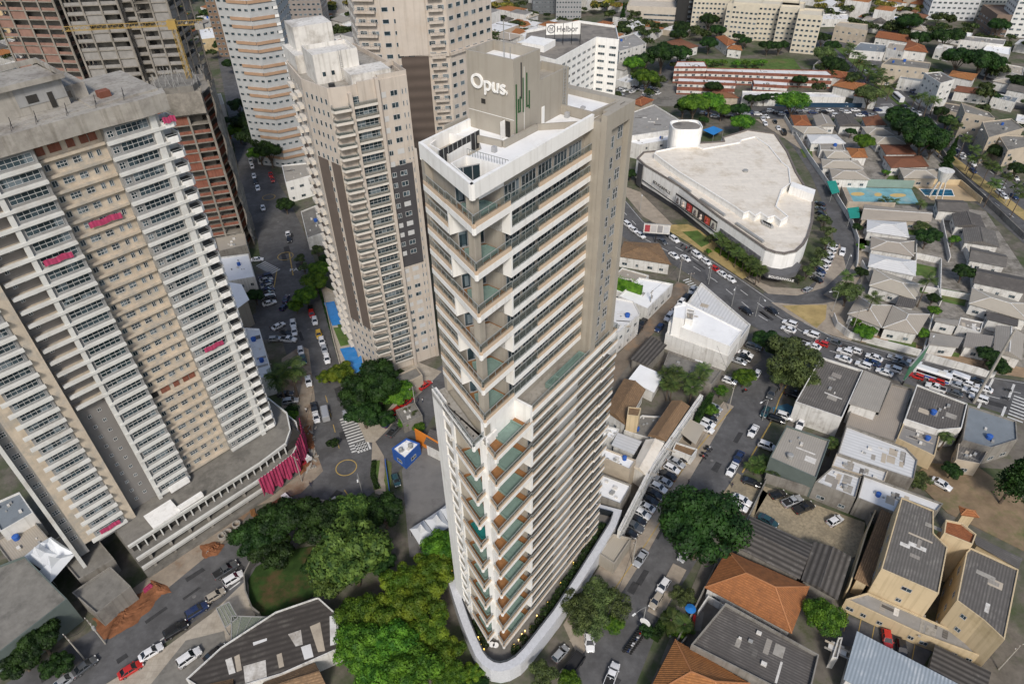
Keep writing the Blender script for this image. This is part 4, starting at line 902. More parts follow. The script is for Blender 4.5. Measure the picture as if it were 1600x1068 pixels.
# far towers across the top
def ft(px0, py0, wm, dm, h, rot, label, col, nw=2.8, cat='tower', name='apartment_tower', fh=3.1, bandm=None, lim=60, wh=1.2):
    o = P(px0, py0, 0); return gtower(name, label, cat, [(-wm/2,0),(wm/2,0),(wm/2,dm),(-wm/2,dm)], h, mat('render_%02d%02d%02d' % tuple(int(c*99) for c in col), col, .9, .08), fh, nw, (o.x,o.y,0), math.radians(rot), lim=lim, bandm=bandm, frame=GREY, wh=wh)
CRM = (.55,.50,.40)
for i, (a, bb, w_, d_, r_) in enumerate([(1118,47,34,14,-14),(1152,62,20,16,-25),(1186,64,40,14,-18),(1225,72,14,18,-22),(1252,84,14,16,-22)]):
    ft(a, bb, w_, d_, 20 if i < 2 else 21, r_, 'cream five storey apartment block, %s from the left beyond the school' % ORD[i], CRM, 2.6, 'building', 'apartment_block', 2.9)
ft(1484,32,30,18,34,-12,'white tower with a blue screen on its side at the top right',(.55,.56,.56),3.2)
ft(1545,30,36,20,40,-10,'pale tower with long window bands at the top right',(.36,.38,.36),2.2)
ft(1610,60,30,20,34,-16,'white block cut by the right frame edge near the top',(.60,.60,.58),4)
ft(1585,58,30,26,12,-10,'brown flat roofed hall below the top right towers',(.19,.14,.11),5,'building','hall')
ft(858,22,24,16,40,0,'dark glazed office tower at the top centre',(.13,.14,.15),2)
ft(888,30,18,16,30,-5,'grey office tower beside the dark glazed one at the top centre',(.30,.30,.30),2)
ft(1100,38,40,20,18,-8,'black panelled block left of the cream apartment blocks',(.035,.035,.035),60,'building','hall')
ft(1045,36,60,22,9,-14,'long cream hall with a brown roof at the top centre',(.48,.43,.36),60,'building','hall')
# ================================================================= houses, halls and shops
FIBC = mat('fibre_cement', (.135,.125,.115), .95, .22, .5, stripe=(.55,'Y',.3), stain=(.24,.225,.20), stainsc=.25, stainth=.6, bump=.4, objvar=.18)
FIBL = mat('pale_fibre_cement', (.31,.285,.25), .95, .12, .3, stripe=(.5,'Y',.14), stain=(.21,.19,.17), stainth=.6, objvar=.12)
TILE = mat('clay_tile', (.33,.13,.052), .9, .42, 2.2, stripe=(.42,'Y',.28), stain=(.15,.065,.035), stainsc=1.1, stainth=.54, bump=.8, objvar=.15)
BTILE = mat('brown_tile', (.235,.15,.085), .9, .42, 2.0, stripe=(.42,'Y',.3), stain=(.13,.09,.06), stainsc=.4, bump=.6)
RTILE = mat('dark_red_tile', (.20,.085,.05), .9, .22, .8, stripe=(.42,'Y',.28), stain=(.13,.06,.04), stainsc=.4, bump=.5, objvar=.15)
TTILE = mat('tan_tile', (.37,.33,.275), .9, .10, .5, stripe=(.42,'Y',.16), stain=(.27,.24,.20), stainsc=.25, objvar=.12)
METW = mat('white_metal_roof', (.62,.62,.61), .45, .08, .3, stripe=(1.0,'Y',.16), stain=(.42,.41,.39), stainsc=.2, stainth=.6)
METB = mat('blue_grey_metal', (.34,.39,.43), .4, .1, .3, stripe=(.6,'X',.3), stain=(.5,.53,.55), stainsc=.3)
FLATG = mat('membrane_grey', (.25,.24,.225), .9, .15, .25, stain=(.15,.14,.13), objvar=.15)
FLATB = mat('blue_grey_roof', (.19,.215,.235), .8, .12, .25, stain=(.12,.13,.14))
FLATW = mat('white_membrane', (.66,.655,.64), .6, .06, .2, stain=(.46,.44,.42), stainth=.58)
CREAMR = mat('cream_roof', (.70,.645,.56), .7, .07, .5, stain=(.52,.45,.35), stainsc=.10, stainth=.56, brick=(7,2.2,.10))
WALLW = mat('house_white', (.62,.61,.58), .85, .1, .4, stain=(.38,.36,.33), stainsc=.3, stainth=.6, streak=.28)
WALLB = mat('house_beige', (.44,.38,.30), .9, .1, .3, stain=(.30,.26,.21))
WALLY = mat('ochre_render', (.55,.44,.28), .9, .07, .15, stain=(.42,.33,.19), streak=.2)
WALLG = mat('green_grey_wall', (.11,.135,.125), .85, .1, .3)
WALLD = mat('concrete_wall', (.24,.225,.20), .95, .15, .35, stain=(.15,.135,.12), streak=.3)
BLUEP = mat('blue_paint', (.03,.10,.36), .6, .1); ORANGE = mat('orange_paint', (.62,.20,.03), .7, .08)
RK = dict(F=FIBC, L=FIBL, T=TILE, B=BTILE, R=RTILE, N=TTILE, W=METW, M=METB, G=FLATG, S=FLATB, V=FLATW, C=CREAMR, K=ROOFW, D=DCONC)
FIBR = mat('ribbed_dark_roof', (.115,.105,.095), .9, .2, .5, stripe=(1.15,'Y',.6), stain=(.26,.245,.22), stainsc=.35, stainth=.62, bump=.5)
PATD = mat('old_dark_roof', (.07,.062,.056), .95, .25, .4, stripe=(1.1,'Y',.3), stain=(.13,.12,.105), stainsc=.3)
RK['R2'] = FIBR; RK['P'] = PATD
WK = dict(r=BRICK, w=WALLW, b=WALLB, y=WALLY, g=WALLG, d=WALLD, W=WHITE, T=TAUPE, k=DARK, u=BLUEP)
rb = random.Random(11)
def bld(label, pts, z, kind='flat', roof='G', wall='w', rise=1.3, name='house', cat='house', win=1, group=None, par=.45, world=False, lim=20, floors=None, over=.5, extras=1, bands=0):
    q = [Vector(p).to_3d() if world else P(p[0], p[1], z) for p in pts]; q = [Vector((v.x, v.y, 0)) for v in q]
    if area2([(v.x, v.y) for v in q]) < 0: q = q[::-1]
    n = len(q); c = sum(q, Vector())/n
    i0 = max(range(n), key=lambda i: (q[(i+1)%n]-q[i]).length) ; d = (q[(i0+1)%n]-q[i0]).normalized(); ang = math.atan2(d.y, d.x)
    q = q[i0:]+q[:i0]
    R = Matrix.Rotation(-ang, 3, 'Z'); l = [(R @ (v-c)) for v in q]; l = [(v.x, v.y) for v in l]
    t = thing(name, label, cat, (c.x, c.y, 0), ang, group); wm = WK[wall]; rm = RK[roof]
    if kind == 'flat':
        b = MB(); b.prism(l, 0, z-par+.02, top=False); ring(b, l, .22, z-par, z); b.build('wall', wm, t)
        b = MB(); b.sheet(inset(l, .2), z-par); b.build('roof', rm, t); body = l; zt = z-par
    else:
        body = inset(l, over); zt = z-.05; b = MB(); b.prism(body, 0, zt); b.build('wall', wm, t)
        a, bb, cc, dd = [Vector((p[0], p[1], 0)) for p in l[:4]]
        w_ = ((dd-a).length+(cc-bb).length)/2; L = ((bb-a).length+(cc-dd).length)/2
        m1 = (a+dd)/2; m2 = (bb+cc)/2; ax = (m2-m1).normalized(); off = min(w_/2, L/2-.2) if kind == 'hip' else 0
        r1 = m1+ax*off; r2 = m2-ax*off; r1.z = r2.z = z+rise
        th = .18; b = MB()
        for v in (a, bb, cc, dd): v.z = z
        if kind == 'shed':
            cc.z = dd.z = z+rise*.4
            vs = [a,bb,cc,dd]+[v-Vector((0,0,th)) for v in (a,bb,cc,dd)]; b.add(vs, [(0,1,2,3),(7,6,5,4),(0,4,5,1),(1,5,6,2),(2,6,7,3),(3,7,4,0)])
        else:
            vs = [a,bb,cc,dd,r1,r2]+[v-Vector((0,0,th)) for v in (a,bb,cc,dd)]
            b.add(vs, [(0,1,5,4),(1,2,5),(2,3,4,5),(3,0,4),(0,6,7,1),(1,7,8,2),(2,8,9,3),(3,9,6,0),(9,8,7,6)])
        ro = b.build('roof', rm, t)
        if kind != 'shed':
            b = MB(); b.bar(r1+Vector((0,0,.05)), r2+Vector((0,0,.05)), .28, .12)
            if kind == 'hip':
                for e, rr in ((a,r1),(dd,r1),(bb,r2),(cc,r2)): b.bar(e+Vector((0,0,.04)), rr+Vector((0,0,.05)), .24, .1)
            b.build('ridge', {'T': mat('ridge_orange', (.40,.18,.08), .9, .1), 'R': RTILE, 'B': BTILE, 'N': WALLW, 'F': FIBC, 'L': WALLW, 'W': METW}.get(roof, rm), ro)
    if win:
        rp = Rep('window', [GLASS, FRAME], t, lim); nb = len(body); fl = floors or max(1, int((zt)/3.0))
        for i in range(nb):
            A = Vector(body[i]); B2 = Vector(body[(i+1)%nb]); Lw = (B2-A).length
            if Lw < 2.5: continue
            dd_ = (B2-A)/Lw; nn = Vector((dd_.y, -dd_.x)); M2 = Matrix.Rotation(ang, 2); mid = M2 @ ((A+B2)/2) + Vector((c.x, c.y))
            if (M2 @ nn).dot(-mid) < 0: continue
            k = int(Lw/3.6*win)
            if bands:
                for f in range(fl): m_ = MB(); m_.wallslab(A, B2, f*(zt/fl)+.9, f*(zt/fl)+2.2, .05, 0); m_.build('white_band', WALLW, t)
            for f in range(fl):
                for j in range(k):
                    s = Lw*(j+.5)/k + rb.uniform(-.3,.3); w2 = rb.choice((.5,.7,.9)); zz = f*(zt/fl)+1.0
                    if rb.random() < .15: continue
                    m_ = MB(); window(m_, A+dd_*(s-w2), A+dd_*(s+w2), zz, zz+1.1, 2, 1, .07, .05*bool(bands), .07); rp.add(m_)
        rp.flush()
    if kind == 'flat' and roof in 'FLWVG' and not world:
        ins = inset(l, .6); xs = [p[0] for p in ins]; ys = [p[1] for p in ins]; cx_ = sum(xs)/len(xs); cy_ = sum(ys)/len(ys)
        for e in range(rb.choice((3,4,6,8))):
            x = cx_+rb.uniform(-.32,.32)*(max(xs)-min(xs)); y = cy_+rb.uniform(-.3,.3)*(max(ys)-min(ys)); a_, b_ = rb.choice(((.5,1.6),(.45,.9),(1.1,.35),(.9,1.2),(.2,2.2)))
            b = MB(); b.box(x-a_, y-b_, z-par-.01, x+a_, y+b_, z-par+.02+.003*e); b.build('roof_patch', rb.choice((DWHITE, FIBL, FIBC, WALLB, CONC)), t)
    if kind == 'flat' and extras:
        xs = [p[0] for p in l]; ys = [p[1] for p in l]
        for e in range(rb.choice((3,4,5,6))):
            x = (min(xs)+max(xs))/2+rb.uniform(-.3,.3)*(max(xs)-min(xs)); y = (min(ys)+max(ys))/2+rb.uniform(-.28,.28)*(max(ys)-min(ys)); s = rb.uniform(.18,.5); b = MB()
            if rb.random() < .13: b.tube([(x,y,z-par),(x,y,z-par+1.0),(x,y,z-par+1.15)], [s+.25,s+.3,s], 12); b.build('water_tank', BLUEP if rb.random() < .5 else STEEL, t)
            else: b.box(x-s, y-s*.7, z-par, x+s, y+s*.7, z-par+s*1.1); b.build('roof_unit', DWHITE if rb.random() < .6 else STEEL, t)
    return t
def B(label, pts, z, kind='flat', roof='G', wall='w', **k): return bld(label, pts, z, kind, roof, wall, **k)
# walled houses between the curved street and the boulevard
HS = [
 ('large two part pale hip roof beside the dry triangular island', [(1324,490),(1341,462),(1394,477),(1378,512)],4,'hip','N','w'),
 ('pale grey hip roofed house second from the left above the traffic jam', [(1379,512),(1395,477),(1453,491),(1434,522)],4.3,'hip','N','w'),
 ('wide tan hip roofed house behind the two pale hip roofs', [(1358,446),(1366,419),(1440,444),(1431,468)],4,'hip','N','w'),
 ('white hip roofed house with a strip lawn below the tan tiled one', [(1356,416),(1360,396),(1431,407),(1431,431)],4,'hip','W','w'),
 ('tan tiled house between two white hip roofs', [(1360,389),(1361,369),(1429,376),(1428,400)],4,'hip','N','w'),
 ('bright white hip roofed house below the long tan school wing', [(1354,361),(1355,343),(1416,347),(1421,371)],4,'hip','W','w'),
 ('long low tan wing beside the painted sports court', [(1345,343),(1350,319),(1456,331),(1455,346)],4,'gable','N','b'),
 ('tan house nearest the curved street above the sports court', [(1285,262),(1283,248),(1340,250),(1350,264)],4,'hip','N','w'),
 ('grey tiled house with blue windows directly above the sports court', [(1300,279),(1296,263),(1348,265),(1360,281)],4,'hip','N','w'),
 ('small orange roofed house among tan roofs', [(1330,246),(1322,231),(1351,232),(1356,246)],4,'hip','T','w'),
 ('dark red roofed house, lower of the pair near the boulevard', [(1392,262),(1380,244),(1440,243),(1452,260)],4,'hip','R','w'),
 ('dark red roofed house, upper of the pair near the boulevard', [(1384,241),(1375,226),(1420,226),(1432,241)],4,'hip','R','w'),
 ('tan house with red shutters above the swimming pool', [(1412,278),(1405,262),(1465,264),(1464,279)],4,'hip','N','b'),
 ('tan hip roofed house under the big round tree, lower one', [(1370,225),(1360,212),(1410,212),(1416,225)],4,'hip','N','w'),
 ('tan hip roofed house under the big round tree, upper one', [(1356,211),(1346,198),(1390,199),(1397,211)],4,'hip','N','w'),
 ('white fabric like roof near the bend of the curved street', [(1267,224),(1260,210),(1307,210),(1322,224)],4,'hip','W','w'),
 ('flat tan house with a dark skylight below the white roof', [(1282,234),(1280,222),(1317,224),(1321,235)],4,'flat','L','w'),
 ('tan house in a row of three along the curved street', [(1292,247),(1286,235),(1325,236),(1331,247)],4,'hip','N','w'),
 ('long tan house with several hips near the school street', [(1256,209),(1237,197),(1283,197),(1296,208)],4,'hip','N','w'),
 ('orange tiled corner house by the school street', [(1241,196),(1235,180),(1260,180),(1268,196)],4,'hip','T','w'),
 ('olive grey roofed house beside the orange corner house', [(1276,197),(1270,181),(1295,181),(1306,197)],4,'gable','L','w'),
 ('dark grey double roofed house on the school street', [(1312,197),(1304,180),(1330,180),(1347,197)],4,'gable','F','w'),
 ('rust brown hip roofed house at the corner of school street and boulevard', [(1352,196),(1347,184),(1372,179),(1386,195)],4,'hip','R','w'),
 ('dark roofed house, first along the boulevard below the pool', [(1465,329),(1461,311),(1505,313),(1515,332)],4,'gable','F','w'),
 ('dark roofed house, second along the boulevard below the pool', [(1492,353),(1487,333),(1532,336),(1541,358)],4,'gable','F','w'),
 ('dark roofed house, third along the boulevard below the pool', [(1506,378),(1504,356),(1555,361),(1562,386)],4,'gable','F','w'),
 ('dark roofed house with pale patches, fourth along the boulevard', [(1514,406),(1516,385),(1572,398),(1572,417)],4,'gable','F','w'),
 ('broad grey roofed house at the right edge below the dark ones', [(1521,441),(1525,418),(1600,433),(1603,458)],4,'gable','F','w'),
 ('wide cream hip roofed house at the right edge', [(1514,474),(1519,449),(1602,474),(1608,502)],4,'hip','N','w'),
 ('small dark patched roof between pale hip roofs', [(1399,477),(1407,457),(1435,466),(1427,483)],3.6,'shed','F','w'),
 ('grey shed roof below the wide cream hip roof', [(1541,500),(1541,485),(1592,498),(1589,512)],3.5,'shed','F','w'),
 ('grey flat roofed annex beside the blue courtyard', [(1497,508),(1501,495),(1537,503),(1532,519)],3.6,'flat','L','w'),
 ('grey ribbed roof right of the blue courtyard', [(1505,541),(1511,518),(1552,527),(1545,549)],3.8,'shed','L','w'),
 ('grey ribbed roofs beside the tall pole', [(1552,548),(1556,508),(1600,522),(1597,562)],3.8,'gable','L','w'),
 ('grey roofed house with a blue courtyard near the boundary wall', [(1449,540),(1454,519),(1506,527),(1496,545)],3.5,'shed','L','w'),
 ('narrow grey roof above the blue courtyard', [(1459,503),(1462,496),(1498,500),(1496,511)],3.5,'shed','L','w'),
]
for h in HS: B(*h)
# below the avenue
B('grey brown roofed shop with pale parapet under the traffic jam', [(1283,557),(1349,578),(1316,652),(1243,627)],7,'flat','F','w',par=.7,win=.3,cat='shop',name='shop_building')
B('tan corrugated roofed warehouse right of the grey brown shop', [(1351,578),(1391,597),(1372,646),(1326,630)],7,'shed','L','w',cat='warehouse',name='warehouse',win=.3)
B('weathered brown lean-to roofs beside the tan warehouse', [(1393,598),(1426,607),(1400,689),(1322,664),(1331,636),(1372,648)],4.5,'flat','N','d',cat='warehouse',name='warehouse',win=0,extras=0)
B('large black roofed warehouse with a pale ridge line', [(1433,600),(1512,630),(1503,668),(1466,671),(1414,654)],6.5,'flat','F','w',cat='warehouse',name='warehouse',win=.3)
B('yellow rendered house with small dark roofs below the black warehouse', [(1413,657),(1470,675),(1461,712),(1402,684)],5,'flat','G','y')
B('blue grey flat roofed building beside the tall conifer', [(1513,632),(1588,657),(1590,686),(1549,699),(1504,687)],6,'flat','S','d',cat='building',name='flat_building')
B('brown roofed house behind the tall conifer', [(1498,692),(1547,699),(1532,724),(1494,717)],4.5,'flat','F','b')
B('grey brown ribbed roof building with a dark green side wall', [(1229,664),(1297,687),(1276,746),(1203,714)],7,'flat','L','g',cat='building',name='flat_building',win=.25)
B('long white ribbed roof, largest of the white group', [(1323,664),(1416,699),(1434,718),(1428,748),(1309,708)],6,'flat','W','d',cat='building',name='flat_building',win=.3)
B('white ribbed roof in the middle of the white group', [(1308,706),(1388,735),(1382,752),(1300,727)],5.6,'flat','W','b',win=0,cat='building',name='flat_building')
B('white flat roof above the gravel yard with dark windows', [(1300,729),(1346,744),(1337,777),(1274,752)],5.8,'flat','W','d',cat='building',name='flat_building',win=1)
B('white flat roof with a blue water tank beside the ochre building', [(1350,741),(1474,786),(1464,798),(1409,777),(1398,800),(1340,777)],6,'flat','V','d',cat='building',name='flat_building',win=.6)
def hipbig(label, pts, z, r): return B(label, pts, z, 'hip', 'T', 'w', rise=r, cat='house')
hipbig('large orange clay tiled hip roof beside the big round tree', [(1136,859),(1265,916),(1237,989),(1101,917)],4,3.0)
hipbig('large orange clay tiled hip roof at the bottom edge', [(1055,998),(1172,1067),(1145,1125),(1008,1090)],4,3.0)
B('black ribbed roof with pale parapet and a roof hatch at the bottom', [(1134,941),(1280,1022),(1262,1098),(1080,1006)],6,'flat','F','d',par=.8,cat='building',name='flat_building',win=.3)
B('dark corrugated shed roofs below the gravel yard, larger one', [(1173,806),(1270,850),(1250,904),(1150,854)],4,'gable','R2','d',cat='shed',name='shed',win=0,rise=1.0)
B('dark corrugated shed roof beside the ochre wall, smaller one', [(1271,845),(1331,869),(1309,937),(1252,905)],4,'gable','R2','d',cat='shed',name='shed',win=0,rise=.8)
OC = B('ochre yellow building with dark grey roofs, left wing', [(1409,776),(1459,797),(1459,832),(1481,854),(1467,927),(1377,888)],12,'flat','F','y',par=.25,name='ochre_building',cat='building',win=.7,floors=3,extras=0)
B('ochre yellow building with dark grey roofs, right wing', [(1517,855),(1592,889),(1570,999),(1537,968),(1495,937),(1510,862)],12,'flat','F','y',par=.25,name='ochre_building',cat='building',win=.8,floors=3,extras=0)
B('ochre link block with a small orange tiled roof', [(1475,832),(1478,811),(1503,816),(1526,834),(1520,850)],13.5,'flat','T','y',name='ochre_building',cat='building',win=.4,extras=0)
B('lower ochre base with small openings under the left wing', [(1356,925),(1470,975),(1545,1010),(1532,1024),(1440,990),(1322,935)],4,'flat','G','y',name='ochre_building',cat='building',win=1.5,floors=1,extras=0)
B('long mossy lean-to roof along the ochre boundary wall', [(1378,790),(1403,795),(1358,915),(1334,905)],5,'shed',"B",'y',name='lean_to',cat='lean-to',win=0)
B('low dark roof with orange trim at the far right', [(1520,834),(1598,872),(1590,890),(1523,852)],6,'shed','F','y',win=0)
B('small tiled turret house with a blue tank above the ochre building', [(1498,790),(1524,797),(1530,808),(1502,804)],9,'hip','T','y',rise=.7,win=0)
B('blue grey ribbed metal hall roof at the bottom right', [(1339,985),(1500,1069),(1480,1150),(1317,1062)],6,'shed','M','w',cat='hall',name='hall',win=0,rise=1.2)
B('dark corrugated roof at the bottom right under the ochre building', [(1461,1006),(1549,1049),(1535,1100),(1450,1046)],4,'shed','R2','d',cat='shed',name='shed',win=0)
B('narrow white gate house beside the marked car court', [(1310,995),(1317,995),(1309,1028),(1300,1026)],4,'flat','L','w',cat='gatehouse',name='gatehouse',win=0,extras=0)
# between the lane and the side street
B('brown hip roofed bungalow beside the avenue behind the zigzag tower', [(966,400),(975,377),(1030,380),(1049,413)],4.5,'hip','B','w')
B('tan flat roof in front of the brown bungalow', [(972,418),(1014,430),(998,447),(958,432)],4,'flat','N','w')
B('bright white flat roofed workshop along the dirt lane', [(999,433),(1052,443),(1012,482),(966,462)],5,'flat','K','w',cat='workshop',name='workshop')
B('small white roof with blue clutter behind the tower', [(955,432),(990,436),(975,458),(950,452)],4,'flat','K','w',cat='workshop',name='workshop')
B('white rendered lane building with arches and a roof pool', [(950,462),(990,470),(1000,490),(965,520),(945,540)],8,'flat','V','w',cat='building',name='flat_building')
B('white wedge shaped showroom on the avenue corner', [(1096,441),(1173,507),(1138,556),(1040,521)],5.6,'flat','W','w',par=.6,name='showroom',cat='showroom',win=0,extras=0)
B('grey upper storey of the white wedge showroom', [(1045,503),(1068,470),(1160,516),(1141,541)],9.0,'flat','K','W',par=.3,name='showroom_block',cat='showroom',win=0,extras=0)
B('white stair box on top of the showroom', [(1054,478),(1074,475),(1070,498),(1052,495)],12,'flat','K','W',par=.2,name='stair_box',cat='roof block',win=0,extras=0)
B('grey lift box beside the stair box on the showroom roof', [(1073,481),(1086,484),(1083,500),(1071,497)],11.5,'flat','G','W',par=.2,name='lift_box',cat='roof block',win=0,extras=0)
B('corrugated dark roof beside the dirt lane', [(1017,524),(1042,541),(1012,573),(984,560)],4,'shed','R2','d',cat='shed',name='shed',win=0)
B('patched concrete yard roof below the showroom', [(1045,548),(1128,578),(1112,600),(1035,575)],4,'flat','D','d',cat='shed',name='shed',win=0)
B('bright white sheet roof between palms and tile roofs', [(1000,570),(1037,585),(1022,613),(982,593)],4.2,'shed','K','w',cat='shed',name='shed',win=0,rise=.6)
B('brown tiled roof beside the zigzag tower, larger one', [(975,591),(1009,608),(978,664),(945,641)],5,'gable','B','w',rise=1.2)
B('narrow brown tiled roof beside the long white facade', [(1050,625),(1078,634),(1041,689),(1012,680)],6,'gable','B','w',rise=1.0)
B('cream gabled roof below the narrow brown tiled roof', [(1009,686),(1038,692),(1009,742),(988,728)],6,'gable','C','w',rise=1.0,win=0)
B('stained concrete courtyard roof between the brown tile roofs', [(1003,648),(1044,651),(1014,684),(975,672)],3.6,'flat','D','w',cat='shed',name='shed',win=0)
B('yellow water tower box between the tiled roofs', [(982,635),(1002,637),(998,650),(980,648)],9,'flat','B','y',par=.2,cat='tank house',name='tank_house',win=0,extras=0)
B('white ribbed roof near the tower podium', [(965,675),(1003,689),(990,712),(955,697)],4.5,'shed','W','w',win=0)
B('small white roof with a blue tank beside the tower', [(945,663),(968,670),(958,685),(942,680)],4.5,'flat','K','w',win=0)
B('cream flat block beside the lower tower, upper one', [(942,698),(994,718),(984,733),(938,712)],8,'flat','K','b',win=0,cat='building',name='flat_building')
B('cream flat block beside the lower tower, lower one', [(940,739),(987,757),(970,787),(934,773)],5.5,'flat','K','d',win=0,cat='building',name='flat_building')
B('long slim white frontage along the row of parked cars', [(1094,615),(1099,618),(1022,727),(970,830),(965,827),(1017,725)],6,'flat','V','w',par=.3,win=2.4,floors=2,cat='building',name='frontage',extras=0)
GH = B('small taupe gatehouse with raised lettering at the tower entrance', [(958,833),(987,840),(960,880),(933,862)],4,'flat','N','T',par=.6,cat='gatehouse',name='gatehouse',win=0,extras=0)
B('striped translucent carport roof beside the parked cars', [(1072,652),(1102,666),(1087,694),(1059,673)],3.4,'shed','N','k',cat='carport',name='carport',win=0,over=1.6,rise=.5)
B('brown planted roof box beside the striped carport', [(1056,690),(1090,701),(1081,713),(1051,701)],3,'flat','B','w',win=0,cat='shed',name='shed',extras=0)
# lower left
B('long dark roof with pale replacement sheets at the bottom', [(345,1010),(430,955),(497,932),(528,960),(530,1012),(440,1052),(330,1085),(290,1060)],5,'flat','P','w',par=.3,cat='warehouse',name='warehouse',win=0,extras=0)
B('ochre thatch coloured tile roof at the bottom edge', [(400,1068),(500,1030),(520,1060),(470,1100),(400,1100)],5.5,'hip','B','d',rise=1.5) if False else B('ochre brown tiled roof at the bottom edge', [(410,1066),(492,1034),(512,1075),(420,1100)],4.5,'gable','B','d',rise=1.6,win=0)
B('ochre brown tiled roof at the bottom left of the patched roof', [(295,1070),(365,1052),(370,1100),(300,1110)],4,'gable','B','d',rise=1.6,win=0)
B('large stained grey roof at the lower left corner', [(-60,905),(38,868),(105,935),(-10,1025),(-80,1000)],8,'flat','D','g',cat='hall',name='hall',win=0,extras=0)
B('pale blue roofed block at the left edge beside the unfinished tower', [(-20,790),(30,768),(52,800),(0,830)],8,'flat','S','w',win=0,cat='building',name='flat_building')
B('low beige slab roofs at the left edge beside the unfinished tower', [(-10,845),(50,810),(80,845),(20,885)],5,'flat','N','d',win=0,cat='building',name='flat_building')
B('grey concrete cube at the end of the parking podium', [(112,925),(172,884),(204,915),(150,958)],5,'flat','D','d',win=0,cat='building',name='flat_building',extras=0)
B('low grey deck between the tents and the parking podium', [(75,850),(122,905),(178,872),(128,812)],4.5,'flat','D','d',win=0,cat='deck',name='deck',extras=0)
B('blue kiosk with a white flat roof beside the grey car park', [(612,700),(635,684),(656,692),(632,716)],4,'flat','K','u',cat='kiosk',name='kiosk',win=1)
b = MB(); q = [P(x,y,0) for x,y in ((652,690),(706,722))]; b.wallslab(q[0], q[1], 0, 5, .3); b.box
tag(b.build('boundary_wall', ORANGE), 'bright orange boundary wall behind the blue kiosk', 'wall')
b = MB(); q = [P(x,y,0) for x,y in ((603,722),(607,750),(610,772))]
for i in range(2): b.wallslab(q[i], q[i+1], 0, 1.4, .15)
tag(b.build('boundary_wall', BLUEP), 'low blue fence along the grey car park verge', 'fence')
B('ribbed grey shed roof above the orange wall', [(672,672),(702,680),(702,712),(662,692)],4.5,'shed','F','w',cat='shed',name='shed',win=0)
# behind the unfinished tower and along the tower street
B('white roofed office with dark window bands left of the roundabout', [(340,402),(388,396),(398,432),(352,440)],8,'flat','K','w',cat='office',name='office_building',win=1.2,floors=2)
B('brown grey building with slanted roof below the white office', [(355,440),(378,446),(390,470),(365,486)],9,'shed','K','T',cat='building',name='hall',win=.2)
B('white angular building beside the unfinished tower balconies', [(382,512),(405,513),(425,585),(400,592)],7,'flat','V','W',cat='building',name='flat_building',win=.8)
B('long pinkish concrete roof beyond the balconies', [(335,372),(382,362),(386,382),(340,393)],6,'flat','N','d',cat='building',name='flat_building',win=0)
B('grey roof with skylight frames right of the upper roundabout', [(470,330),(500,318),(508,362),(480,372)],5,'flat','D','w',cat='building',name='flat_building',win=.5)
B('low grey block at the foot of the striped tower', [(440,258),(482,254),(492,272),(446,285)],9,'flat','L','W',cat='building',name='flat_building',win=1)
B('white two storey house left of the big street trees', [(403,152),(432,150),(436,168),(408,172)],7,'flat','K','w')
B('grey hedge framed guard house at the middle tower entrance', [(618,640),(648,628),(660,648),(630,662)],3.5,'flat','D','d',cat='gatehouse',name='gatehouse',win=0)
B('brown canopy roof beside the guard house', [(610,590),(650,572),(660,585),(622,604)],5,'flat','D','b',cat='canopy',name='canopy',win=0,extras=0)
for i, (pts, z, k, r, w_) in enumerate([([(310,45),(340,42),(345,58),(312,62)],8,'flat','K','y'), ([(395,295-120),(415,172),(420,188),(398,190)],5,'hip','T','w'), ([(430,95),(452,92),(456,108),(432,112)],7,'flat','V','w'),
   ([(420,210),(440,206),(444,222),(424,226)],5,'hip','T','w'), ([(316,150),(345,146),(350,162),(320,166)],8,'flat','N','w'), ([(340,205),(358,202),(362,216),(343,220)],5,'hip','T','w'), ([(335,240),(356,236),(360,252),(338,256)],5,'hip','T','w')]):
    B('small building left of the beige tower, %s from the top' % ORD[i], pts, z, k, r, w_)
# tents
def tent(label, pts, z, rise):
    q = [P(x,y,z) for x,y in pts]; c = sum(q, Vector())/len(q); b = MB(); n = len(q); t = thing('tent', label, 'tent', (c.x,c.y,0))
    vs = [v-Vector((c.x,c.y,0)) for v in q]; top = Vector((0,0,z+rise)); mid = [top.lerp(v,.35)-Vector((0,0,rise*.32)) for v in vs]
    b.add(vs+mid+[top], [(i,(i+1)%n,n+(i+1)%n,n+i) for i in range(n)]+[(n+i,n+(i+1)%n,2*n) for i in range(n)]); b.build('canopy', mat('tent_fabric', (.60,.62,.64), .6, .05), t)
    for v in vs: b = MB(); b.bar((v.x,v.y,0), (v.x,v.y,z), .1); b.build('leg', STEEL, t)
for i, pp in enumerate([[(640,826),(662,812),(680,836),(655,850)], [(663,812),(688,795),(703,822),(681,836)], [(688,795),(712,776),(716,806),(704,821)]]): tent('white pyramid tent on the grey car park, %s from the left' % ORD[i], pp, 3, 3.0)
for i, pp in enumerate([[(36,870),(62,848),(92,866),(70,892)], [(62,848),(80,838),(118,864),(92,868)], [(60,892),(92,866),(118,865),(78,911)]]): tent('dirty white peaked tent beside the unfinished tower, %s of three' % ORD[i], pp, 6, 3.5)
for i, (pp, c) in enumerate([([(1292,283),(1306,282),(1312,300),(1300,303)],0), ([(1324,325),(1342,323),(1344,340),(1328,341)],0), ([(1098,203),(1115,197),(1130,203),(1115,211)],1)]):
    q = px(pp, 3.5); t = thing('shade_sail', ['green shade sail beside the sports court, upper one','green shade sail below the sports court','bright blue canopy behind the shopping centre'][i], 'shade sail'); b = MB(); b.prism(q, 3.4, 3.5); b.build('sail', mat('teal_sail', (.02,.24,.19), .8, .1) if not c else mat('blue_sail', (.03,.2,.5), .7, .1), t)
    for v in q: b = MB(); b.bar((v[0],v[1],0),(v[0],v[1],3.4),.12); b.build('post', STEEL, t)
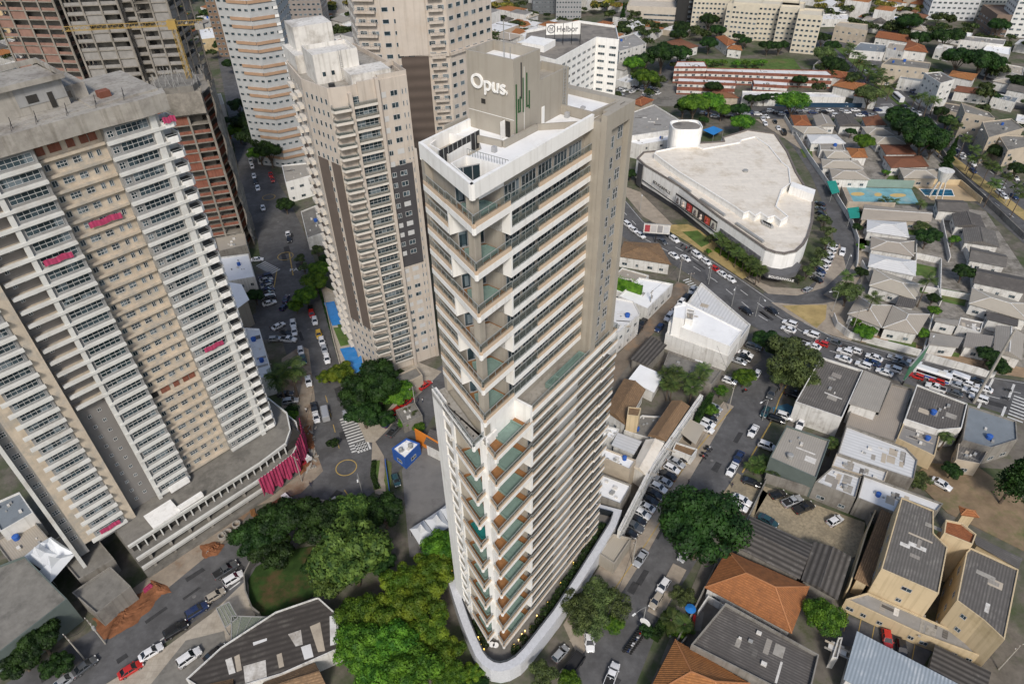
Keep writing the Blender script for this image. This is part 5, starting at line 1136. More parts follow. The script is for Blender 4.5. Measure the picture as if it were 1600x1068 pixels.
# boundary walls
def wall(label, pts, h=2.4, m=WALLW, t=.25, name='boundary_wall', cat='wall'):
    q = [P(x,y,0) for x,y in pts]; b = MB()
    for i in range(len(q)-1): b.wallslab(q[i], q[i+1], 0, h+.003*i, t)
    tag(b.build(name, m), label, cat)
wall('long pale boundary wall above the traffic jam', [(1301,498),(1306,512),(1325,527),(1374,540),(1436,556),(1445,562),(1500,577),(1545,590),(1552,588)])
wall('white boundary wall along the outer side of the curved street', [(1225,186),(1262,246),(1300,300),(1330,350),(1340,380),(1338,420)], 2.2)
wall('blue grey wall around the school grounds along the street', [(1160,162),(1230,167),(1347,168)], 2.2, mat('navy_wall', (.02,.05,.09), .8, .1))
wall('stained wall between the gravel yard and the white roofs', [(1193,752),(1280,780),(1352,808),(1356,822)], 3.2, WALLD)
wall('ochre boundary wall left of the mossy lean-to roof', [(1366,800),(1345,850),(1318,935)], 4.5, WALLY)
wall('tilting pole like fence between paved bay and gravel yard', [(1200,748),(1172,806),(1150,850)], 1.6, WALLD)
wall('pale wall along the pool courtyard near the boulevard', [(1425,287),(1498,289),(1532,318)], 2.4, WALLY)
wall('green tinted screen along the sports court', [(1310,290),(1425,294)], 3.4, mat('green_screen', (.22,.29,.25), .8, .1)); wall('concrete wall below the sports court', [(1312,302),(1322,326),(1395,328)], 3.2, WALLB)
wall('stone wall around the circular lawn', [(418,858),(398,880),(386,905),(388,930),(398,955),(410,965)], 2.2, WALLD)
wall('low wall between the front garden and the side street', [(1052,1012),(1082,958),(1100,920),(1118,882)], 2.0, WALLD)
wall('garden wall with white top beside the orange roofed house', [(1088,962),(1104,938),(1140,960)], 2.2, WALLW)
wall('concrete wall at the foot of the lower black roof', [(1035,1068),(1058,1015),(1070,1000)], 1.8, WALLD)
wall('white wall of the houses along the boulevard', [(1455,215),(1490,270),(1535,312),(1600,375)][:4], 2.2, WALLD)
for i, (a, c) in enumerate([((1348,365),(1430,378)),((1345,392),(1432,404)),((1345,415),(1358,440)),((1432,404),(1468,412)),((1468,412),(1466,470)),((1430,378),(1428,432)),((1470,350),(1482,410)),((1500,378),(1516,420)),((1440,455),(1520,470)),((1376,528),(1379,512)),((1455,500),(1440,556)),((1515,415),(1520,470)),((1462,455),(1468,478))]):
    wall('white garden wall between the walled houses, number %s from the street' % ORD[i] if False else 'white garden wall between the pale hip roofed houses, %s from the mall' % ORD[i], [a, c], 2.3)
for i, pp in enumerate([[(1343,398),(1358,399),(1352,417),(1342,416)], [(1432,411),(1464,418),(1463,430),(1431,430)], [(1473,450),(1513,458),(1507,478),(1471,470)], [(1418,357),(1440,360),(1438,368),(1419,366)], [(1436,448),(1452,450),(1450,458),(1438,457)], [(1340,372),(1359,373),(1358,388),(1342,388)], [(1390,525),(1432,535),(1430,550),(1385,540)], [(1468,545),(1500,552),(1498,558),(1466,552)], [(1250,233),(1268,232),(1270,245),(1256,246)], [(1410,262-12),(1420,262),(1400,285),(1385,280)]]):
    flatsheet('garden_lawn', pp, GRASS, .12+.004*i, .1)
# sports court and pool
flatsheet('sports_court', [(1312,292),(1424,295),(1436,318),(1326,317)], mat('court_blue', (.16,.34,.38), .8, .25, .25, stain=(.30,.38,.36)), .12, .1)
for c, a_ in (((1340,303),(11,3)),((1372,304),(6,3)),((1403,305),(13,3))):
    flatsheet('court_marking', [(c[0]+a_[0]*math.cos(k/16*6.283), c[1]+a_[1]*math.sin(k/16*6.283)) for k in range(16)], mat('court_ochre', (.52,.38,.16), .8, .1), .14)
flatsheet('pool_surround', [(1425,288),(1495,289),(1530,314),(1455,312)], mat('sand_tile', (.42,.32,.20), .8, .1), .12, .1)
t = thing('swimming_pool', 'rectangular blue swimming pool beside the sports court', 'pool'); b = MB(); b.prism(px([(1436,295),(1487,296),(1491,306),(1446,305)], .2), .0, .15); b.build('water', mat('lane_pool', (.02,.13,.22), .15, .2, .8, stripe=(2.4,'Y',.5)), t)
b = MB(); ring(b, px([(1435.5,294.6),(1487.5,295.6),(1491.8,306.4),(1445.5,305.4)], .2), .25, .0, .22); b.build('rim', WHITE, t)
# fountain like water tower
q = P(1462,308,0); t = thing('water_tower', 'white cup shaped water tower on slender legs beside the pool', 'water tower', q)
b = MB(); b.tube([(0,0,7),(0,0,9),(0,0,11.5)], [1.6,2.2,2.9], 16); b.build('tank', WALLW, t)
for k in range(6): a = k*math.pi/3; b = MB(); b.bar((math.cos(a)*2.6,math.sin(a)*2.6,0),(math.cos(a)*1.4,math.sin(a)*1.4,7.2),.28); b.build('leg', WALLW, t)
# ---------------------------------------------------------------- shopping centre
ZM = 11.0
ZB = 2.4
mall = [(1007,257),(1062,290),(1120,335),(1197,388),(1212,393),(1227,395),(1245,391),(1257,380),(1264,368),(1271,345),(1273,320),(1272,300),(1262,294),(1246,268),(1232,236),(1212,207),(1190,204),(1168,201),(1128,213),(1130,219),(1088,222),(1062,228),(1025,234),(1005,236),(995,246)]
c0 = P(1120,300,ZM); o_ = Vector((c0.x, c0.y, 0)); ml = [(P(x,y,ZM).x-o_.x, P(x,y,ZM).y-o_.y) for x,y in mall]
Ml = thing('shopping_centre', 'large white shopping centre with a curved corner and cream roof', 'shopping centre', o_)
def mp(pts, z): return [(P(x,y,z).x-o_.x, P(x,y,z).y-o_.y) for x,y in pts]
b = MB(); b.prism(inset(ml,.0), ZB, ZM-.5, top=False); b.build('wall', WHITE, Ml); b = MB(); b.prism(inset(ml,.4), 0, ZB); b.build('base_wall', mat('charcoal_wall', (.06,.06,.065), .6, .15), Ml)
b = MB(); ring(b, ml, .8, ZM-.9, ZM-.2); b.build('roof_edge', mat('brown_cap', (.15,.13,.115), .8, .15), Ml)
b = MB(); b.sheet(inset(ml,.7), ZM-.6); b.build('lower_roof', CREAMR, Ml)
up = mp([(1025,236),(1022,240),(1060,268),(1150,324),(1162,333),(1170,330),(1180,337),(1188,332),(1200,340),(1210,337),(1220,345),(1232,338),(1213,322),(1222,296),(1236,286),(1233,262),(1222,253),(1202,228),(1180,213),(1158,218),(1155,222),(1099,232),(1086,227),(1060,229)], ZM+1.8)
b = MB(); b.prism(up, ZM-.6, ZM+1.4, top=False); ring(b, up, .35, ZM+1.2, ZM+1.9); b.build('parapet', WHITE, Ml); b = MB(); b.sheet(inset(up,.3), ZM+1.4); b.build('upper_roof', CREAMR, Ml)
b = MB(); b.prism(mp([(1237,285),(1274,298),(1272,306),(1234,292)], ZM+2), ZM-.6, ZM+2.4); b.build('screen_wall', WHITE, Ml)
q = mp([(1068,224)], ZM+1)[0]; b = MB(); b.prism([(q[0]+6.4*math.copysign(abs(math.cos(k/24*6.283))**.55, math.cos(k/24*6.283)), q[1]+5.4*math.copysign(abs(math.sin(k/24*6.283))**.55, math.sin(k/24*6.283))) for k in range(24)], 0, ZM+8.4)
ring(b, [(q[0]+6.4*math.copysign(abs(math.cos(k/24*6.283))**.55, math.cos(k/24*6.283)), q[1]+5.4*math.copysign(abs(math.sin(k/24*6.283))**.55, math.sin(k/24*6.283))) for k in range(24)], .4, ZM+8.4, ZM+9.1); b.build('round_tower', WHITE, Ml)
b = MB(); b.prism([(q[0]+5.8*math.cos(k/20*6.283), q[1]+4.8*math.sin(k/20*6.283)) for k in range(20)], ZM+8.4, ZM+8.6); b.build('tower_roof', mat('old_roof', (.22,.20,.175), .95, .2, .2), Ml)
f0 = Vector(mp([(1007,257)],ZM)[0]); f1 = Vector(mp([(1197,388)],ZM)[0]); fd = (f1-f0); FLn = fd.length; fd.normalize(); fa = math.atan2(fd.y, fd.x)
def fp(s): return f0+fd*s
b = MB(); b.wallslab(fp(-3.5), fp(-.2), 1, ZM-.4, .25, .4); b.wallslab(fp(0), fp(FLn*.98), 4.0, 4.4, .2, .02); b.build('dark_fin', mat('charcoal_wall', (.06,.06,.065), .6, .15), Ml)
s0, s1 = FLn*.31, FLn*.66
b = MB(); b.wallslab(fp(s0), fp(s1), 4.9, 8.6, .12, 0); b.build('poster_frame', BLACKM, Ml)
cols = [(.6,.6,.6),(.55,.54,.52),(.42,.06,.05),(.60,.55,.48),(.07,.06,.06),(.45,.10,.05),(.6,.58,.5)]
for i in range(7):
    a = s0+(s1-s0)*(i+.08)/7; c = s0+(s1-s0)*(i+.92)/7; b = MB(); b.wallslab(fp(a), fp(c), 5.1, 7.9, .04, .14); p = b.build('poster', mat('poster_%d' % i, cols[i], .6, .05), Ml)
    b = MB(); m_ = fp((a+c)/2); b.tube([(m_.x+fd.y*.22, m_.y-fd.x*.22, 5.2+j*.55) for j in range(5)], [.5,.75,.35,.5,.15], 7); b.build('figure_shape', mat('poster_tone_%d' % (i%3), [(.08,.07,.07),(.5,.42,.36),(.3,.05,.05)][i%3], .7, .1), p)
text('BOUGAINVILLE', 1.7, (fp(FLn*.10)[0]+fd.y*.1, fp(FLn*.10)[1]-fd.x*.1, 6.2), (math.pi/2, 0, fa), mat('dark_letter', (.06,.06,.06), .6, .05), Ml, 'lettering', .06)
q = mp([(1227,441)], 3)[0]; b = MB(); cv = mp([(1188,418),(1200,428),(1222,432),(1243,426),(1250,414)], 4.5)
for i in range(4): b.wallslab(cv[i], cv[i+1], 3.2, 5.0, .3, 0)
b.prism(cv+mp([(1240,405),(1200,408)],4.5), 4.5, 4.8); b.build('entrance_canopy', mat('dark_canopy', (.11,.11,.115), .6, .1), Ml)
a = Vector(cv[1]); c = Vector(cv[2]); dd = (c-a).normalized(); text('BOUGAINVILLE', 1.15, (a.x+dd.x*.3+dd.y*.4, a.y+dd.y*.3-dd.x*.4, 3.6), (math.pi/2,0,math.atan2(dd.y,dd.x)), WHITE, Ml, 'lettering', .05)
b = MB(); g = [fp(FLn*.69), fp(FLn*.985)]; b.wallslab(g[0], g[1], .2, 7.2, .3, .05); b.build('stone_screen', mat('rough_stone', (.12,.12,.125), .95, .5, 1.2, stain=(.24,.24,.25), stainsc=.7), Ml)
for i in range(5): q = mp([(1192+i*3.2,346+i*1.6)], ZM)[0]; b = MB(); b.box(q[0]-.5,q[1]-1.2,ZM-.6,q[0]+.5,q[1]+1.2,ZM+.2); b.build('roof_unit', STEEL, Ml)
q = mp([(1165,266)], ZM+2)[0]; b = MB(); b.tube([(q[0],q[1],ZM+1.4),(q[0],q[1],ZM+2.2)], 1.0, 10); b.build('roof_vent', STEEL, Ml)
b = MB()
for i in range(3): a = fp(FLn*(.15+.28*i)+3); n_ = Vector((-fd.y, fd.x)); b.bar((a.x+n_.x*2.2, a.y+n_.y*2.2, ZM-.2), (a.x+fd.x*14+n_.x*2.2, a.y+fd.y*14+n_.y*2.2, ZM-.2), .9)
b.build('roof_duct', STEEL, Ml)
# school and neighbours
B('grey flat roof with upstands behind the round white tower', [(980,178),(1022,163),(1063,188),(1048,203),(980,213)],9,'flat','G','w',cat='building',name='flat_building',win=.6)
B('white flat roof wing left of the round white tower', [(980,214),(1045,202),(1046,218),(1000,226),(984,222)],7,'flat','K','w',cat='building',name='flat_building',win=.5)
SB = dict(cat='school', name='school_building', extras=0, bands=1)
B('brick and white school block with long window rows, upper front one', [(1054,104),(1058,96),(1101,96),(1105,104)],9,'flat','V','r',win=1,floors=3,**SB)
B('long white roofed school wing running to the right', [(1104,111),(1104,106),(1292,110),(1302,118)],7,'flat','V','r',win=1,floors=2,**SB)
B('front school block with red brown bands facing the trees', [(1059,127),(1060,121),(1150,125),(1150,130)],7,'flat','V','r',win=1.2,floors=2,**SB)
B('short school block with red brown bands on the right', [(1178,131),(1176,124),(1232,128),(1231,134)],7,'flat','V','r',win=1.2,floors=2,**SB)
B('long low white roof along the school street', [(1160,150),(1160,142),(1300,145),(1322,152)],5,'flat','V','w',win=.5,**SB)
B('red brown roofed school porch behind the trees', [(1100,152),(1115,142),(1145,145),(1155,153)],5,'hip','R','b',win=0,cat='school',name='school_building')
for pp in ([(1056,112),(1056,107),(1104,108),(1104,113)], [(1057,135),(1057,131),(1150,135),(1150,139)], [(1176,137),(1176,134),(1232,137),(1232,140)]):
    q = [P(x,y,3) for x,y in pp[1:3]]; b = MB(); b.wallslab(q[0], q[1], 2.5, 3.6, .4); tag(b.build('brick_band', BRICK), 'red brick band wall of the school, %s one' % ORD[[107,131,134].index(pp[1][1])], 'wall')
q = [P(x,y,5) for x,y in ((1137,116),(1190,117))]; L = (q[1]-q[0]).length; t = thing('mural_wall', 'multicoloured mural wall in the middle of the school', 'mural', (q[0].x,q[0].y,0), math.atan2(q[1].y-q[0].y, q[1].x-q[0].x))
b = MB(); b.box(0,0,0,L,.3,6.5); b.build('wall', WALLW, t)
rr = random.Random(4); pc = [(.45,.06,.05),(.05,.12,.4),(.5,.4,.05),(.06,.25,.1),(.03,.03,.03),(.3,.1,.35)]
for k, c_ in enumerate(pc):
    b = MB()
    for i in range(22): x = rr.uniform(.3,L-1.2); z = rr.uniform(1.2,5.6); s = rr.uniform(.3,.9); b.box(x,-.03-.004*k,z,x+s,0,z+s*.7)
    b.build('painted_shape', mat('mural_%d'%k, c_, .7, .1), t, kind='stuff')
B('orange roofed blue trimmed school hall below the apartment blocks', [(1118,58),(1132,55),(1150,66),(1136,72)],6,'hip','T','w',cat='school',name='school_building')
B('orange roofed hall with a blue gable beside the sports field', [(1136,76),(1140,70),(1158,72),(1160,79)],5,'hip','T','w',cat='school',name='school_building')
B('wide orange brown roof left of the sports field', [(1030,68),(1062,60),(1092,72),(1062,80)],5,'hip','R','w',cat='school',name='school_building')
B('grey roofed office with dark window bands near the hotel', [(955,62),(990,52),(1010,68),(968,80)],12,'flat','G','w',win=1.2,floors=4,cat='office',name='office_building')
B('small orange house in the dirt lot behind the hotel', [(985,160),(1003,150),(1022,156),(1002,166)],4,'hip','T','b',win=0)
# across the boulevard (upper right)
UR = [
 ([(1367,58),(1375,48),(1428,56),(1420,66)],5,'gable','T','w','long orange roofed house across the boulevard'),
 ([(1330,78),(1345,66),(1385,70),(1382,82)],5,'flat','S','w','blue grey flat roof at the start of the boulevard'),
 ([(1385,75),(1390,66),(1418,70),(1412,82)],7,'flat','N','w','tan two storey house beside the orange roofs'),
 ([(1412,78),(1420,62),(1445,72),(1450,82)],7,'hip','T','w','orange roofed house with a pale blue gable wall'),
 ([(1378,100),(1392,90),(1455,98),(1452,108)],11,'flat','D','b','three storey apartment house with green balconies across the boulevard'),
 ([(1405,122),(1412,114),(1445,118),(1440,128)],6,'flat','S','w','low pale blue roofed shop across the boulevard'),
 ([(1445,114),(1470,112),(1492,124),(1470,130)],14,'flat','F','w','brown and white striped apartment block near the palms'),
 ([(1482,118),(1488,110),(1528,116),(1520,126)],6,'hip','T','w','orange roofed white house behind the striped block'),
 ([(1500,62),(1512,56),(1572,62),(1568,70)],9,'flat','G','w','large pale grey hall on the upper right'),
 ([(1535,78),(1542,70),(1580,74),(1578,86)],8,'flat','K','w','white modern block on the upper right'),
 ([(1470,170),(1478,160),(1520,168),(1512,180)],5,'flat','F','b','dark roofed shop opposite the big round tree'),
 ([(1490,142),(1498,134),(1556,142),(1550,150)],5,'gable','R','w','long dark red roof across the boulevard'),
 ([(1550,152),(1560,146),(1592,152),(1586,160)],5,'flat','S','w','teal roofed building on the right'),
 ([(1502,160),(1545,175),(1555,185),(1508,176)],12,'flat','D','b','balconied apartment block on the right, upper one'),
 ([(1535,190),(1580,185),(1600,200),(1545,215)],12,'flat','D','b','balconied apartment block on the right, middle one'),
 ([(1560,210),(1600,212),(1625,225),(1575,235)],11,'flat','D','b','balconied apartment block on the right, lower one'),
 ([(1305,40),(1312,34),(1356,38),(1356,48)],9,'flat','N','b','greenish grey apartment block right of the cream blocks'),
 ([(1285,30),(1280,22),(1325,22),(1328,30)],5,'flat','V','w','low blue walled sports hall at the top'),
 ([(1470,52),(1480,46),(1520,52),(1516,60)],5,'flat','K','w','mint green walled building at the upper right'),
 ([(1462,75),(1468,68),(1490,72),(1486,80)],6,'flat','V','w','white low block behind the orange roofs'),
 ([(1538,100),(1545,95),(1600,105),(1598,118)],6,'flat','N','w','cream flat roofed hall near the right edge')]
for pts, z, k, r, w_, lab in UR: B(lab, pts, z, k, r, w_, cat='building' if z > 6 else 'house', name='apartment_block' if z > 10 else 'house')
# scattered small houses that fill the far districts
boxes = []
for o in list(C.objects):
    if o.parent is None and o.type == 'EMPTY' and 'category' in o: boxes.append((o.location.x, o.location.y, 13 if o['category'] == 'house' else 24))
roads = []
for nm in (R1, R3, R6, R7, R7b, R9): roads += [P(x,y,0) for x,y in nm]
for a, c in zip(R7+R7b, R7[1:]+R7b[1:]): roads += [P((a[0]*(1-f)+c[0]*f), (a[1]*(1-f)+c[1]*f), 0) for f in (.2,.4,.6,.8)] if abs(a[0]-c[0]) < 120 else []
def free(x, y, r, bx):
    return all((x-q[0])**2+(y-q[1])**2 > (r+q[2])**2 for q in bx) and all((x-q.x)**2+(y-q.y)**2 > (r+11)**2 for q in roads)
rf = random.Random(21); FILL = []; protos = {}
for kk, (r, kd, nm) in enumerate([('T','hip','orange tiled'),('N','hip','tan tiled'),('F','gable','dark ribbed'),('V','flat','white flat'),('L','shed','pale grey'),('R','hip','dark red tiled'),('G','flat','grey flat'),('W','gable','white ribbed')]):
    protos[kk] = (bld('small distant house with %s roof in the far part of town' % nm, [(-6,-4.5),(6,-4.5),(6,4.5),(-6,4.5)], 4.2, kd, r, 'w', world=True, group='distant houses with %s roofs' % nm, win=.5), nm)
used = set()
def fill_house(x, y, ang, s, kk):
    o, nm = protos[kk]
    if kk not in used: used.add(kk); t = o
    else: t = copy_tree(o)
    t.location = (x, y, 0); t.rotation_euler.z = ang; t.scale = (s, s*rf.uniform(.8,1.2), rf.uniform(.9,1.5))
def in_view(x, y, z=0):
    v = Vector((x, y, z-H)); fw = v.dot(fwd); 
    if fw < 1: return None
    return 800+v.dot(right)/fw*F, 534+v.dot(down)/fw*F
cell = 16.5; nfill = 0
for iy in range(0, 75):
    for ix in range(-55, 60):
        gx, gy = ix*cell, 150+iy*cell; a = math.radians(-38)
        x = gx + rf.uniform(-1.5,1.5); y = gy + rf.uniform(-1.5,1.5)
        p = in_view(x, y)
        if not p or p[0] < -30 or p[0] > 1640 or p[1] < -12 or p[1] > 560: continue
        if p[0] < 520 and p[1] > 130: continue
        if p[1] > 150 and p[0] < 1200: continue
        if p[1] > 345 or (p[1] > 182 and p[0] < 1460): continue
        if 1060 < p[0] < 1262 and 84 < p[1] < 112: continue
        if y > 560 and rf.random() < .75: continue
        if rf.random() < .12 or nfill > 200: continue
        if not free(x, y, 3, boxes): continue
        kk = rf.choice([0,0,1,1,2,2,3,3,4,5,6,7,4]); fill_house(x, y, a+rf.choice((0,math.pi/2))+rf.uniform(-.1,.1), rf.uniform(.85,1.25), kk); nfill += 1
FB = [MB() for _ in range(4)]; rq2 = random.Random(77); nb2 = 0
R5w = [P(x,y,0) for x,y in R5]; R10w = [P(x,y,0) for x,y in R10]; done_ = []
for i in range(5600):
    near_ = i > 5000
    gx, gy = rq2.uniform(-900,1100), rq2.uniform(430,1500); p = in_view(gx, gy)
    if near_:
        gx, gy = rq2.uniform(-12,48), rq2.uniform(118,300)
        if any((gx-v.x)**2+(gy-v.y)**2 < 15**2 for v in R5w+R10w) or any((gx-a_)**2+(gy-b_)**2 < 16**2 for a_, b_ in done_) or (gy > 150 and gx > 12+(gy-150)*.12) : continue
        p = (800, 60); done_.append((gx, gy)); nb2 = 0
    if not p or p[0] < 330 or p[0] > 1640 or p[1] < -15 or p[1] > 130 or nb2 > 520: continue
    if 1060 < p[0] < 1262 and p[1] > 20: continue
    if not free(gx, gy, 4, boxes): continue
    a = math.radians(-38)+rq2.choice((0,math.pi/2)); s1, s2, hh = rq2.uniform(4,11), rq2.uniform(4,8), rq2.choice((3.5,4,5,6,8,12)); ca, sa = math.cos(a), math.sin(a)
    q = [(gx+x*ca-y*sa, gy+x*sa+y*ca) for x, y in ((-s1,-s2),(s1,-s2),(s1,s2),(-s1,s2))]
    kb = rq2.randrange(4); FB[kb].mi = 0; FB[kb].prism(q, 0, hh, top=False); FB[kb].mi = 1; c_ = (gx, gy, hh+(1.6 if kb in (0,3) else .15)); vs = [(x,y,hh) for x,y in q]+[c_]; FB[kb].add(vs, [(0,1,4),(1,2,4),(2,3,4),(3,0,4)]); nb2 += 1
for kb, (wm_, rm_) in enumerate([(WALLW,TILE),(WALLB,FLATW),(WALLW,FLATG),(WALLW,TTILE)]):
    o = FB[kb].build('distant_rooftops', [wm_, rm_]); o['kind'] = 'stuff'
print('FILL', nfill, nb2)
# ================================================================= vehicles
PAINTS = dict(w=('white',(.70,.70,.70)), s=('silver',(.42,.43,.44)), g=('dark grey',(.10,.105,.11)), k=('black',(.012,.012,.014)), r=('red',(.45,.02,.015)),
              b=('navy blue',(.015,.03,.09)), y=('yellow',(.60,.36,.02)), t=('dark teal',(.02,.06,.07)), e=('beige',(.36,.32,.26)))
PM = {k: paint('car_paint_'+v[0].replace(' ','_'), v[1], .6, .3, .3 if k in 'sg' else 0) for k, v in PAINTS.items()}
CG = paint('car_glass', (.012,.016,.02), .6, .08); TY = mat('tyre', (.02,.02,.02), .9, .1); HUB = paint('hub', (.35,.35,.36), .2, .4, .6)
HLM = paint('headlight', (.75,.75,.72), .8, .1); TLM = paint('tail_light', (.35,.01,.01), .6, .2); BLK = mat('plastic_trim', (.025,.025,.025), .7, .1)
def loft(mb, st, cap=True):
    """st: list of (x, [(y,z)...]) closed loops"""
    n = len(st[0][1]); vs = [(x, y, z) for x, l in st for y, z in l]
    fs = [(i*n+k, i*n+(k+1)%n, (i+1)*n+(k+1)%n, (i+1)*n+k) for i in range(len(st)-1) for k in range(n)]
    if cap: fs += [tuple(range(n-1,-1,-1)), tuple((len(st)-1)*n+k for k in range(n))]
    mb.add(vs, fs)
def sec(w, z0, z1, r=.12, crown=.04): return [(-w+.06,z0),(-w,z0+.12),(-w,z1-r),(-w+r,z1),(0,z1+crown),(w-r,z1),(w,z1-r),(w,z0+.12),(w-.06,z0)]
CARSPEC = {  # length, width, height, bonnet z, belt z, cab: rear x, roof rear x, roof front x, windscreen foot x
 'sedan': (4.5,.88,1.45,.92,.98,-1.75,-1.0,.35,1.1,1.0), 'hatchback': (4.0,.85,1.48,.95,1.0,-1.95,-1.6,.25,.95,1.0), 'suv': (4.5,.92,1.68,1.08,1.12,-2.2,-1.9,.35,1.05,1.12), 'pickup': (5.2,.93,1.78,1.1,1.15,-.75,-.55,.55,1.2,1.12)}
CAR = {}
def build_car(kind):
    L, w, h, bz, belt, cr, rr, rf_, wf, rear = CARSPEC[kind]; x0, x1 = -L/2, L/2; r = thing(kind, kind, 'car')
    b = MB(); st = [(x0,sec(w-.14,.42,rear-.12,.1,.02)),(x0+.12,sec(w-.03,.3,rear-.03)),(x0+.5,sec(w,.24,rear)),(cr,sec(w,.22,belt)),(wf,sec(w,.22,belt-.02)),(x1-.75,sec(w-.02,.24,bz-.06)),(x1-.2,sec(w-.07,.28,bz-.2)),(x1,sec(w-.2,.36,bz-.36,.1,.02))]
    loft(b, st)
    wr = w-.22; b.add([(rr,-wr,h-.03),(rf_,-wr,h-.03),(rf_,wr,h-.03),(rr,wr,h-.03),(rr+.1,0,h+.02),(rf_-.1,0,h+.02)], [(0,1,5,4),(1,2,5),(2,3,4,5),(3,0,4)])
    for s in (-1,1):                                     # pillars
        for xa, xb in ((cr,rr),(wf,rf_),((cr+wf)/2-.1,(rr+rf_)/2)): b.bar((xa,s*(w-.06),belt-.03),(xb,s*(wr+.01),h-.04),.09,.07)
        b.box(wf-.15, s*(w+.0), belt-.02, wf-.32, s*(w+.17), belt+.12)
    if kind == 'pickup': b.box(x0+.02,-w+.0,belt-.05,cr-.02,-w+.09,belt+.06); b.box(x0+.02,w-.09,belt-.05,cr-.02,w,belt+.06)
    b.build('body', PM['w'], r, smooth=False)
    g = MB(); gl = lambda ww, z: [(-ww,z),(ww,z)]
    vs = [(cr-.03,-w+.07,belt-.02),(wf+.03,-w+.07,belt-.02),(wf+.03,w-.07,belt-.02),(cr-.03,w-.07,belt-.02),(rr,-wr,h-.04),(rf_,-wr,h-.04),(rf_,wr,h-.04),(rr,wr,h-.04)]
    g.add(vs, [(0,1,5,4),(1,2,6,5),(2,3,7,6),(3,0,4,7),(4,5,6,7)]); g.build('window', CG, r)
    if kind == 'pickup': b = MB(); b.box(x0+.12,-w+.12,belt-.0,cr-.08,w-.12,belt+.03); b.build('cargo_bed', BLK, r)
    for sx in (x0+.85, x1-.85):
        for s in (-1,1):
            t = MB(); t.tube([(sx,s*(w-.2),.33),(sx,s*(w+.01),.33)], .33, 14); tw = t.build('wheel', TY, r)
            t = MB(); t.tube([(sx,s*(w-.0),.33),(sx,s*(w+.025),.33)], .2, 10); t.build('rim', HUB, tw)
    for s in (-1,1):
        b = MB(); b.box(x1-.26,s*(w-.42),bz-.34,x1-.02,s*(w-.12),bz-.2); b.build('headlight', HLM, r)
        b = MB(); b.box(x0-.005,s*(w-.4),rear-.35,x0+.14,s*(w-.03),rear-.2); b.build('tail_light', TLM, r)
    b = MB(); b.box(x1-.1,-.35,.42,x1+.01,.35,.6); b.build('grille', BLK, r)
    return r
for k_2 in CARSPEC: CAR[k_2] = build_car(k_2); CAR[k_2].location = (0,0,-500)
ncar = 0; CARN = {}
def car(px_, py_, dx, dy, col, kind, where, group, z=.7, gz=.06, flip=None):
    """a parked or driving car whose middle is seen at the pixel"""
    global ncar
    p = P(px_, py_, z); q = P(px_+dx, py_+dy, z); d = q-p; a = math.atan2(d.y, d.x)
    r = copy_tree(CAR[kind]); r.location = (p.x, p.y, gz); r.rotation_euler = (0,0,a); s = rc.uniform(.96,1.04); r.scale = (s,s,s)
    for ch in r.children:
        if ch.name.startswith('body'):
            ch.material_slots[0].link = 'OBJECT'; ch.material_slots[0].material = PM[col]
    base = '%s %s %s' % (PAINTS[col][0], kind if kind != 'suv' else 'tall car', where); key = base; CARN[key] = CARN.get(key, 0)+1; n = CARN[key]
    r['_k'] = key; r['_n'] = n; r['label'] = base; r['group'] = group; r.name = {'suv':'parked_car','sedan':'parked_car','hatchback':'parked_car','pickup':'pickup_truck'}[kind]; ncar += 1
    CL.append(r); return r
CL = []; rc = random.Random(9)
def kinds(): return rc.choice(('sedan','sedan','hatchback','hatchback','suv'))
def row(a, c, cols, dx, dy, where, group, pk=(), gz=.06):
    n = len(cols)
    for i, cl in enumerate(cols):
        f = i/(n-1) if n > 1 else 0
        if cl == '.': continue
        s = rc.choice((1,1,-1)); car(a[0]+(c[0]-a[0])*f, a[1]+(c[1]-a[1])*f, dx*s, dy*s, cl, 'pickup' if i in pk else kinds(), where, group, gz=gz)
row((1063.7,712),(981,831),'kswkswkkwwkgk',27,14,'in the angled row along the white frontage','cars in the angled row beside the tower',pk=(11,),gz=.12)
row((1116,636),(1103,669),'sgkww',27,13,'parked by the green hedge wall','cars parked by the hedge wall',gz=.12)
for x,y,c,k,w_ in [(1177,673,'w','sedan','driving on the side street'),(1196,643,'t','sedan','on the side street under the lamp'),(1206,615,'g','suv','on the side street near the corner'),(1154,714,'b','sedan','on the side street behind a white one'),(1144,733,'w','sedan','at the paved bay on the side street'),(1182,585,'w','hatchback','at the mouth of the side street'),(1001,872,'s','sedan','parked at the kerb by the gatehouse'),(1070,865,'s','sedan','half under the big round tree'),(1036,915,'w','hatchback','parked by the front garden'),(1025,938,'e','hatchback','parked behind the white one by the front garden'),(1132,708-60,'w','hatchback','x')][:-1]:
    car(x,y,-15,25 if y < 800 else 22,c,k,w_,'cars on the side street')
car(956,1054,8,-22,'w','pickup','at the bottom edge of the side street','cars on the side street')
